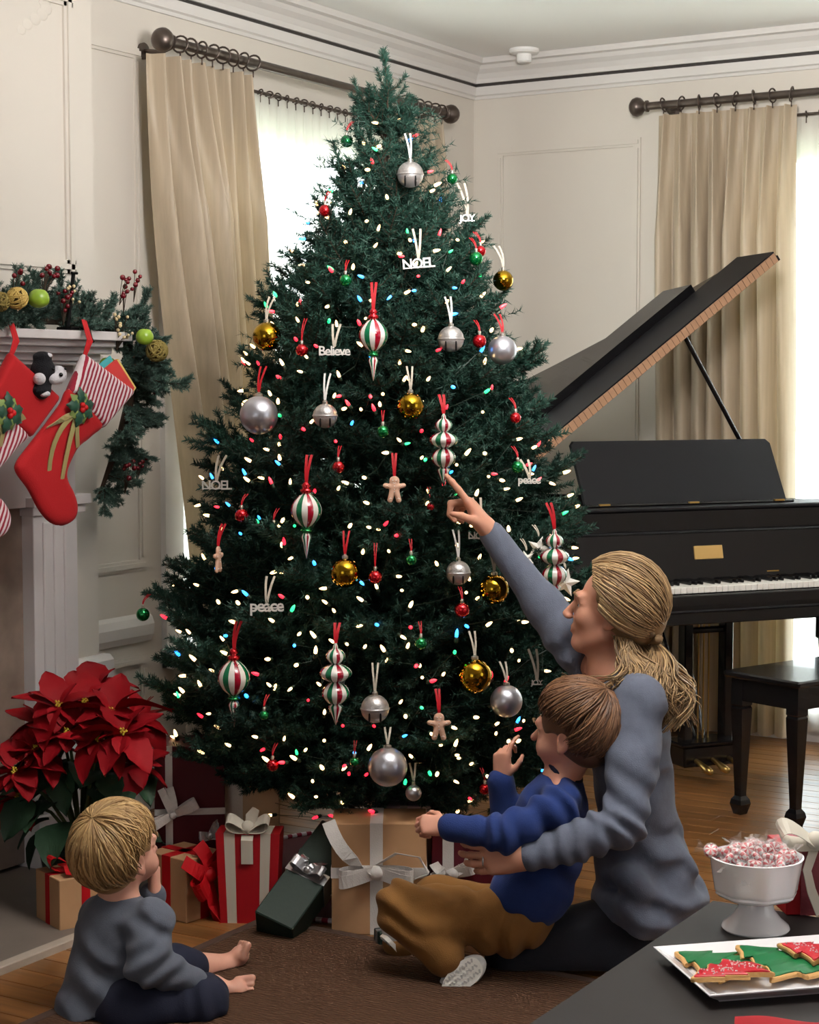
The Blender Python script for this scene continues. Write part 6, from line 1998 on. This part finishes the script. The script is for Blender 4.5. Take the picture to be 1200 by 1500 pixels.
s.cap(near_knee, J(905, 1412, 4.30), .05, .038, .02); s.cap(far_knee, J(930, 1400, 4.62), .05, .038, .02)
P = add_head(s, HC, HM, HK)
s.cap(P(-.022, 0, -.065), NB_, .050, .056, .025); s.cap(P(.01, 0, -.085), NB_ + TM @ V((.03, 0, 0)), .034, .045, .02)
# pointing hand (right hand, index out)
hx = unit(J(690, 738, 4.64) - FWr)
add_hand(s, FWr, hx, unit(camdir(-.75, .1, -.65)), camdir(.1, -1, .25), 1.0, [(.06, .05, .04), (1.1, 1.35, .8), (1.25, 1.4, .8), (1.3, 1.4, .8)], .75, .04)
# hand around the boy (left hand)
add_hand(s, NW, unit(camdir(-1, .12, -.10)), unit(camdir(.05, 1, -.1)), UPZ, .95, [(.35, .45, .3), (.35, .5, .3), (.4, .5, .3), (.45, .5, .3)], .5, .10)
s.plane((0, 0, .03), (0, 0, -1)); s.build('body', wskin, wroot, smooth_it=1)
face_parts(wroot, P, HK, mat('iris_blue', srgb(70, 84, 96), .2), mat('lip_rose', srgb(174, 108, 96), .5), mat('brow_blond', srgb(128, 98, 68), .8))
# ring and earring
mb = MB(); rc = NW + unit(camdir(-1, .12, -.10)) * .098 - FW0 * .012
mb.tube([rc + (UPZ * math.cos(a) + FW0 * math.sin(a)) * .0102 for a in np.linspace(0, 2 * PI, 13)], .0016, 5, cap=False); mb.build('finger_ring', silvr, wroot, smooth=True)
# cardigan
s = SDF(lo, hi, .005)
for c_, r in ((J(914, 1055, 4.42), (.096, .158, .115)), (J(924, 1110, 4.42), (.098, .145, .13)), (J(932, 1180, 4.42), (.098, .138, .13)), (J(940, 1255, 4.43), (.118, .152, .12)), (J(950, 1315, 4.45), (.146, .19, .10))): s.ell(c_, r, TM, .045)
s.cap(J(985, 1290, 4.36), J(955, 1350, 4.30), .055, .035, .04); s.cap(J(925, 1290, 4.28), J(938, 1362, 4.27), .04, .022, .04); s.cap(J(1015, 1310, 4.45), J(985, 1345, 4.36), .03, .025, .04)
s.chain([NS, (NS + NE) / 2, NE], [.062, .058, .052], .03); s.chain([NE, (NE * .45 + NW * .55), NW + (NE - NW) * .06], [.052, .046, .036], .015)
s.chain([FS, (FS + FE) / 2, FE, FWr + (FE - FWr) * .05], [.064, .057, .049, .033], .025)
s.cap(NB_ - UPZ * .015, NS, .055, .062, .03); s.cap(NB_ - UPZ * .02, FS, .052, .060, .03)
s.cap(P(.0, 0, -.05), P(-.01, 0, -.19) , .062, .060, .01, sub=True)               # neckline
fa = unit(NW - NE)
f1 = elbow_folds(NE, .10, unit(NW - NE) + unit(NE - NS), .0085, 130); f2 = elbow_folds(J(955, 1110, 4.30), .13, camdir(.6, 0, 1), .0085, 85); f3 = elbow_folds(J(970, 1290, 4.33), .15, camdir(.35, .1, 1), .012, 75); f4 = elbow_folds((NE + NW) / 2, .11, fa, .006, 150); f5 = elbow_folds(FS, .12, unit(FE - FS), .007, 100); f0 = folds(.003, 16, 2.)
s.disp(lambda p: f0(p) + f1(p) + f2(p) + f3(p) + f4(p) + f5(p))
s.plane(J(930, 1372, 4.27), unit(camdir(-.42, 0, -1)), .0)
s.build('cardigan', knitg, wroot, smooth_it=2)
# dark trousers
navyb = mat('midnight_cotton', srgb(20, 21, 30), .9, bump=.2, bscale=300, sheen=.1)
s = SDF(lo, hi, .006)
s.ell(J(945, 1345, 4.47), (.135, .18, .11), TM, .04)
s.cap(near_hip, near_knee, .095, .072, .03); s.cap(far_hip, far_knee, .095, .070, .03)
s.cap(near_knee, J(905, 1408, 4.31), .066, .05, .02); s.cap(far_knee, J(930, 1396, 4.62), .062, .05, .02); s.cap((near_hip + near_knee) / 2, (far_hip + far_knee) / 2, .07, .07, .03)
g0 = folds(.003, 14, 5.); g1 = elbow_folds((near_hip + near_knee) / 2, .16, camdir(-.3, 0, 1), .004, 90); s.disp(lambda p: g0(p) + g1(p))
s.plane((0, 0, .016), (0, 0, -1)); s.build('trousers', navyb, wroot, smooth_it=2)
# hair: smooth crown swept back to a twist, loose waves below it
blond = hair_mat('ash_blond_hair', srgb(98, 74, 52), srgb(192, 160, 116))
s = SDF(HC - .2, HC + .2, .004)
s.ell(HC + HM @ (V((-.020, 0, .034)) * HK), V((.104, .088, .096)) * HK, HM, .01); s.ell(HC + HM @ (V((-.065, 0, -.005)) * HK), V((.070, .076, .070)) * HK, HM, .03)
s.plane(P(.034, 0, .0), HM @ unit([1, 0, -.15])); 
for q in (-1, 1): s.ell(P(.035, q * .09, -.035), V((.046, .05, .058)) * HK, HM, .006, True)
s.plane(P(-.03, 0, -.075), HM @ unit([.25, 0, -1]))
hc = s.build('hair', blond, wroot, smooth_it=2); set_shade(hc, .5)
rr_ = random.Random(3); paths = []
tie = V((-.92, 0, -.42))
for i in range(850):
    a = rr_.uniform(-1.75, 1.75)                      # along the hairline from ear over forehead to ear
    st = V((.98 - .35 * abs(a) / 1.75, math.sin(a) * .95, .80 * math.cos(a) + .10))
    if abs(a) > 1.3: st = V((.42, math.copysign(1, a), rr_.uniform(-.25, .2)))
    off = .006 + rr_.uniform(0, .012); e = tie + V((0, rr_.uniform(-.2, .2), rr_.uniform(-.15, .15)))
    sag = rr_.uniform(-.03, .10)
    pth = []
    for t in np.linspace(0, 1, 14):
        d = slerp(st, e, t) + V((0, 0, -sag * math.sin(PI * t)))
        pth.append(skull(HC, HM, HK, d, off + .008 * math.sin(PI * t), (.104, .088, .097)))
    paths.append(pth)
strands('hair_strands', paths, .0021, .0012, blond, wroot, 4)
tp = skull(HC, HM, HK, tie, .012, (.108, .090, .100))
mb = MB(); tw_ = unit(HM @ V((0, 1, -.1)))
for ph in (0, PI):
    mb.tube([skull(HC, HM, HK, slerp(V((-.25, 1, -.55)), tie, t), .010 + .006 * math.cos(9 * t + ph), (.104, .088, .097)) + UPZ * .007 * math.sin(9 * t + ph) for t in np.linspace(0, 1, 18)], .0085, 8)
    mb.tube([tp + HM @ V((.02 - .015 * math.cos(2 * t), .055 * (1 - 2 * t) , -.012 + .014 * math.sin(6 * t + ph))) + HM @ V((.012 * math.cos(6 * t + ph), 0, 0)) for t in np.linspace(0, 1, 16)], .011, 8)
o = mb.build('hair_twist', blond, wroot, smooth=True); set_shade(o, .2)
paths = []
for i in range(560):                                  # loose waves down the back
    u = rr_.uniform(-1, 1); v = rr_.uniform(-1, 1)
    a = tp + HM @ V((.012 + .012 * v, .035 * u, -.02))
    nape = i % 2 == 0
    if nape: a = HC + HM @ (V((-.040 + .028 * v, .074 * u, -.052)) * HK)
    endx = 972 + 40 * v + 10 * u; endy = 1050 + 30 * rr_.uniform(-1, .8)
    e = J(endx, endy, 4.36 + .09 * u); m1_ = J(958 + 34 * v, 965, 4.36 + .08 * u); m2_ = J(998 + 26 * v, 1010, 4.35 + .09 * u)
    ph = rr_.uniform(0, 1.5) + 2 * u; pth = []
    if nape and u > -.2:
        v = rr_.uniform(-1, 1); e = J(950 + 48 * v, 1030 + 22 * rr_.uniform(-1, 1) + 14 * v, 4.245 + .05 * (1 - u)); m1_ = J(925 + 20 * v, 965, 4.33); m2_ = J(952 + 44 * v, 1000, 4.255)
    for t, p in zip(np.linspace(0, 1, 16), bez(a, m1_, m2_, e, 16)):
        pth.append(p + RT * (.017 * math.sin(11 * t + ph) * min(1, 1.6 * t)) + FW0 * (.014 * math.cos(10 * t + ph) * t))
    paths.append(pth)
for i in range(110):                                  # waves over the far and near shoulder
    u = rr_.uniform(-1, 1); v = rr_.uniform(-1, 1)
    if i < 60:
        a = HC + HM @ (V((-.035 + .012 * v, .066, -.06)) * HK); e = J(890 + 26 * v, 1006 + 14 * u, 4.30); m1_ = J(925 + 8 * u, 960, 4.33); m2_ = J(930 + 16 * v, 995 + 8 * u, 4.28)
    else:
        a = HC + HM @ (V((-.02, -.066, -.06)) * HK); e = J(842 + 20 * v, 1000 + 12 * u, 4.46); m1_ = J(880, 965, 4.52); m2_ = J(868 + 8 * v, 1000, 4.49)
    paths.append([p + UPZ * .007 * math.sin(9 * t + 2 * u) * t for t, p in zip(np.linspace(0, 1, 14), bez(a, m1_, m2_, e, 14))])
strands('hair_waves', paths, .0025, .0012, blond, wroot, 5)

# ------------------------------------------------------------------ boy in blue
broot = empty('person', onz(700, 1430, .014), 'boy in blue sweater and mustard trousers sitting in the lap of the woman', 'person')
bskin = skin_mat('boy_skin', srgb(206, 150, 128))
BH = J(838, 1072, 4.28); BM_ = frame(camdir(-.88, .45, .08)); BK = .94
bTM = frame(camdir(-.75, .62, 0))
LS, LE, LW = J(818, 1185, 4.17), J(742, 1222, 4.13), J(656, 1211, 4.17)
RS_, RE, RW = J(805, 1165, 4.40), J(744, 1205, 4.42), J(735, 1140, 4.40)
bn = J(822, 1140, 4.29)
kA, aA, hA = J(592, 1328, 4.27), J(650, 1402, 4.22), J(742, 1352, 4.26)
kB, aB, hB = J(640, 1318, 4.48), J(588, 1382, 4.44), J(735, 1340, 4.38)
lo = np.min([LW, RW, kA, kB, aA, aB, BH, J(860, 1470, 4.1)], 0) - .17; hi = np.max([LW, RW, kA, kB, hB, BH, J(900, 1100, 4.5)], 0) + .17; lo[2] = .0
s = SDF(lo, hi, .0040)
s.ell(J(806, 1205, 4.29), (.070, .085, .10), bTM, .03); s.ell(J(778, 1300, 4.30), (.078, .09, .10), bTM, .03)
s.chain([LS, LE, LW], [.030, .026, .019], .015); s.chain([RS_, RE, RW], [.030, .026, .019], .015); s.cap(bn, LS, .035, .03, .02); s.cap(bn, RS_, .035, .03, .02)
s.chain([hA, kA, aA], [.05, .04, .026], .015); s.chain([hB, kB, aB], [.05, .04, .026], .015); s.cap(hA, J(775, 1320, 4.3), .06, .06, .03)
BP = add_head(s, BH, BM_, BK, child=True)
s.cap(BP(-.02, 0, -.05), bn, .040, .043, .02)
add_hand(s, LW, unit(camdir(-1, .15, .05)), unit(camdir(.1, .8, -.6)), UPZ, .66, [(.9, 1.3, .7), (1.0, 1.3, .7), (1.0, 1.3, .7), (1.1, 1.3, .7)], .8, .05)
add_hand(s, RW, unit(camdir(.0, -.05, 1)), unit(camdir(.55, .6, .1)), camdir(.7, -.6, 0), .68, [(.35, .5, .3), (.9, 1.2, .7), (1.1, 1.2, .7), (1.1, 1.2, .7)], .6, .06)
s.plane((0, 0, .0145), (0, 0, -1)); s.build('body', bskin, broot, smooth_it=1)
face_parts(broot, BP, BK, MATS['iris_blue'], mat('lip_pink', srgb(188, 110, 104), .45), MATS['brow_blond'])
blue = mat('royal_blue_knit', srgb(22, 46, 104), .9, sheen=.05, bump=.25, bscale=380, var=.08, vscale=40); navycuff = mat('navy_rib', srgb(18, 24, 50), .9, bump=.3, bscale=300)
s = SDF(lo, hi, .0046)
for c_, r in ((J(810, 1190, 4.29), (.084, .102, .09)), (J(800, 1240, 4.29), (.092, .106, .11)), (J(778, 1305, 4.30), (.100, .112, .09))): s.ell(c_, r, bTM, .035)
s.chain([LS, LE, LW + (LE - LW) * .06], [.048, .043, .035], .02); s.chain([RS_, RE, RW + (RE - RW) * .08], [.046, .042, .033], .02); s.cap(bn - UPZ * .02, LS, .045, .048, .025); s.cap(bn - UPZ * .02, RS_, .045, .046, .025)
s.cap(BP(-.02, 0, -.04), bn + UPZ * .012, .042, .042, .008, sub=True)
f1 = elbow_folds(LS, .09, unit(LE - LS), .009, 120); f2 = elbow_folds(LE, .08, unit(LW - LE), .007, 140); f3 = folds(.0035, 20, 9.); f4 = elbow_folds(J(800, 1250, 4.2), .12, camdir(.5, 0, 1), .009, 90)
s.disp(lambda p: f1(p) + f2(p) + f3(p) + f4(p)); s.plane(J(740, 1352, 4.2), unit(camdir(-.45, 0, -1)))
s.build('sweater', blue, broot, smooth_it=2)
mb = MB(); ax_ = unit(BP(-.02, 0, -.05) - bn); c_ = bn + ax_ * .022; u_ = unit(np.cross(ax_, RT)); v_ = np.cross(ax_, u_)
mb.tube([c_ + (u_ * math.cos(a) + v_ * math.sin(a)) * .0425 for a in np.linspace(0, 2 * PI, 25)], .0065, 8, cap=False); mb.build('collar', navycuff, broot, smooth=True)
must = mat('mustard_twill', srgb(124, 84, 36), .9, bump=.25, bscale=340, sheen=.03, var=.06, vscale=30)
s = SDF(lo, hi, .0048)
s.ell(J(752, 1345, 4.31), (.10, .12, .075), bTM, .03)
s.chain([hA, kA, aA], [.074, .062, .050], .025); s.chain([hB, kB, aB], [.072, .060, .048], .025); s.cap((hA + kA) / 2, (kA + aA) / 2, .05, .05, .03)
f1 = elbow_folds(kA, .10, unit(hA - kA) + unit(kA - aA), .010, 105); f2 = elbow_folds(hA, .13, unit(kA - hA), .010, 90); f3 = folds(.004, 17, 1.); s.disp(lambda p: f1(p) + f2(p) + f3(p))
s.build('trousers', must, broot, smooth_it=2)
shoem = mat('white_canvas', srgb(210, 208, 204), .8, bump=.3, bscale=260); solem = mat('white_rubber', srgb(222, 218, 210), .6)
def shoe(root, heel, toe, soldir, sc):
    """shoe from heel to toe with the sole facing soldir"""
    x = unit(toe - heel); n = unit(V(soldir) - x * np.dot(soldir, x)); y = np.cross(n, x); R_ = np.stack([x, y, n], 1); L = np.linalg.norm(toe - heel); m_ = (heel + toe) / 2
    s = SDF(m_ - L * .9, m_ + L * .9, .0036)
    s.ell(m_ - x * L * .22 - n * .022 * sc, V((.045, .030, .034)) * sc, R_, .02); s.ell(m_ + x * L * .22 - n * .014 * sc, V((.055, .036, .026)) * sc, R_, .02); s.cap(m_ - x * L * .28 - n * .03 * sc, m_ - x * L * .28 - n * .058 * sc, .030 * sc, .030 * sc, .01)
    sh = s.build('shoe', shoem, root, smooth_it=2)
    mb = MB(); out = []
    for k in range(28):
        a = 2 * PI * k / 28; q = L * .56 * math.cos(a); w = (.033 + .007 * math.cos(a)) * sc * math.copysign(abs(math.sin(a)) ** .8, math.sin(a)); out.append(m_ + x * q + y * w + n * .004 * sc)
    mb.prism(out, n * .012 * sc); mb.build('shoe_sole', solem, sh)
    mb = MB()
    for i in range(-5, 6):                             # tread
        for j in (-1, 0, 1):
            q = m_ + x * (i * L * .085) + y * j * .017 * sc + n * .0165 * sc
            mb.box(q, (L * .045, .010 * sc, .003), R_ @ rotz(.5 if (i + j) % 2 else -.5))
    mb.build('tread', mat('tread_grey', srgb(168, 164, 160), .7), sh)
shoe(broot, J(652, 1450, 4.18), J(700, 1412, 4.20), camdir(-.1, -1, .25), .90)
shoe(broot, J(596, 1402, 4.43), J(566, 1368, 4.42), camdir(-.6, -.3, -.7), .9)
brown = hair_mat('light_brown_hair', srgb(68, 46, 34), srgb(138, 100, 72))
def child_hair(root, c, M, k, m, crown, seed, n, low, lowb, rad=(.106, .088, .100), front=.55, wave=.05, drop=0.0):
    s = SDF(c - .17, c + .17, .004)
    s.ell(c + M @ (V((-.018, 0, .028)) * k), V((.101, .084, .094)) * k, M, .01); s.ell(c + M @ (V((-.055, 0, -.020)) * k), V((.058, .066, .064)) * k, M, .03)
    s.plane(c + M @ (V((.060, 0, 0)) * k), M @ unit([1, 0, -.40]))
    for q in (-1, 1): s.ell(c + M @ (V((.034, q * .086, -.040)) * k), V((.048, .040, .052)) * k, M, .006, True)
    s.plane(c + M @ (V((-.05, 0, lowb)) * k), M @ unit([.35, 0, -1]))
    h = s.build('hair', m, root, smooth_it=2); set_shade(h, .35)
    r1 = random.Random(seed); paths = []
    for i in range(n):
        az = r1.uniform(-PI, PI); f = abs(az) / PI      # 0 front .. 1 back
        el = float(np.interp(f, [0, .3, .50, .60, 1], [front, .20, .0, low * .8, low])) + r1.uniform(-.05, .25)
        e = V((math.cos(az), math.sin(az), el)); swirl = .35
        t0 = r1.uniform(0, .45); pth = []; off = .003 + r1.uniform(0, .015); ph = r1.uniform(0, 6)
        for t in np.linspace(t0, 1, 11):
            d = slerp(crown, e, t); a = swirl * (1 - t); d = V((d[0] * math.cos(a) - d[1] * math.sin(a), d[0] * math.sin(a) + d[1] * math.cos(a), d[2])); d = d + V((math.sin(8 * t + ph), math.cos(7 * t + ph), 0)) * wave * t
            pth.append(skull(c, M, k, d, off + .004 * math.sin(PI * t) - .006 * max(0, t - .85) / .15, rad) - UPZ * drop * t * t)
        paths.append(pth)
    strands('hair_strands', paths, .0028, .0012, m, root, seed)
child_hair(broot, BH, BM_, BK, brown, V((-.55, .15, .85)), 21, 1300, -1.0, -.085, wave=.09)

# ------------------------------------------------------------------ toddler
troot = empty('person', onz(180, 1512, .004), 'blond toddler in grey top and navy trousers sitting barefoot with hand at mouth', 'person')
tskin = skin_mat('toddler_skin', srgb(212, 158, 138))
TH_ = J(178, 1250, 4.08); TMh = frame(camdir(.66, .74, .22)); TK = .90
tTM = frame(camdir(.62, .78, 0))
rS, rE, rW = J(218, 1352, 3.99), J(216, 1412, 3.93), J(288, 1440, 3.99)
lS, lE, lW = J(148, 1345, 4.14), J(208, 1352, 4.22), J(226, 1308, 4.17)
tn = J(174, 1325, 4.07)
nh, nk, na = J(190, 1478, 3.97), J(292, 1468, 3.99), J(312, 1447, 4.13)
fh, fk, fa_ = J(190, 1458, 4.10), J(256, 1418, 4.24), J(330, 1416, 4.32)
lo = np.min([TH_, rE, nk, fa_, lW, nh, J(70, 1500, 4.0)], 0) - .15; hi = np.max([TH_, rW, nk, fa_, lE, J(380, 1390, 4.35)], 0) + .15; lo[2] = .0
s = SDF(lo, hi, .0032)
s.ell(J(168, 1375, 4.06), (.068, .085, .10), tTM, .03); s.ell(J(160, 1445, 4.04), (.08, .09, .09), tTM, .03)
s.chain([rS, rE, rW], [.032, .028, .021], .015); s.chain([lS, lE, lW], [.032, .028, .021], .015); s.cap(tn, rS, .04, .034, .02); s.cap(tn, lS, .04, .034, .02)
s.chain([nh, nk, na], [.055, .042, .030], .015); s.chain([fh, fk, fa_], [.055, .042, .030], .015)
TP = add_head(s, TH_, TMh, TK, child=True); s.cap(TP(-.02, 0, -.05), tn, .042, .046, .02)
add_foot(s, fa_, J(338, 1426, 4.33), J(352, 1398, 4.335), camdir(.3, -.9, 0), .95)
add_foot(s, na, J(304, 1458, 4.13), J(350, 1452, 4.14), camdir(0, .6, .8), .95)
add_hand(s, rW, unit(camdir(.75, .25, -.55)), unit(camdir(-.1, .5, -.8)), camdir(0, 1, .2), .62, [(.4, .5, .3)] * 4, .5, .06)
add_hand(s, lW, unit(camdir(.05, .05, 1)), unit(camdir(-.8, .1, .1)), camdir(-.2, .8, 0), .62, [(.8, 1.2, .7), (.9, 1.2, .7), (.9, 1.2, .7), (1.0, 1.2, .7)], .6, .05)
s.plane((0, 0, .0145), (0, 0, -1)); s.build('body', tskin, troot, smooth_it=1)
face_parts(troot, TP, TK, MATS['iris_blue'], MATS['lip_pink'], MATS['brow_blond'])
tgrey = mat('grey_jersey', srgb(86, 91, 103), .9, sheen=.05, bump=.2, bscale=400, var=.06, vscale=50)
s = SDF(lo, hi, .0046)
for c_, r in ((J(172, 1362, 4.06), (.084, .100, .085)), (J(164, 1410, 4.05), (.094, .104, .10)), (J(156, 1458, 4.04), (.104, .114, .085)), (J(150, 1490, 4.03), (.105, .115, .06))): s.ell(c_, r, tTM, .035)
s.chain([rS, rE, rW + (rE - rW) * .06], [.050, .046, .034], .02); s.chain([lS, lE, lW + (lE - lW) * .1], [.048, .042, .033], .02); s.cap(tn - UPZ * .012, rS, .046, .050, .025); s.cap(tn - UPZ * .012, lS, .046, .048, .025)
s.cap(TP(-.02, 0, -.04), tn + UPZ * .014, .043, .043, .008, sub=True)
f1 = elbow_folds(rE, .08, unit(rW - rE) + unit(rE - rS), .008, 130); f2 = elbow_folds(rS, .09, camdir(.5, 0, 1), .008, 100); f3 = folds(.0035, 19, 3.); f4 = elbow_folds(J(160, 1450, 3.95), .12, camdir(.45, 0, 1), .010, 85)
s.disp(lambda p: f1(p) + f2(p) + f3(p) + f4(p)); s.plane(J(180, 1478, 3.95), unit(camdir(.28, 0, -1)))
s.build('top', tgrey, troot, smooth_it=2)
navy = mat('navy_cotton', srgb(24, 28, 48), .9, bump=.2, bscale=320)
s = SDF(lo, hi, .0048)
s.ell(J(165, 1482, 4.04), (.105, .115, .075), tTM, .03); s.chain([nh, nk, nk * .5 + na * .5], [.075, .060, .050], .02); s.chain([fh, fk, fk * .7 + fa_ * .3], [.072, .056, .048], .02)
f1 = elbow_folds(nk, .09, unit(nh - nk), .005, 120); f3 = folds(.0026, 18, 6.); s.disp(lambda p: f1(p) + f3(p)); s.plane((0, 0, .0142), (0, 0, -1))
s.build('trousers', navy, troot, smooth_it=2)
tblond = hair_mat('golden_hair', srgb(118, 86, 50), srgb(204, 170, 118))
child_hair(troot, TH_, TMh, TK, tblond, V((-.50, .10, .90)), 31, 1500, -1.15, -.10, wave=.13, rad=(.108, .090, .100))
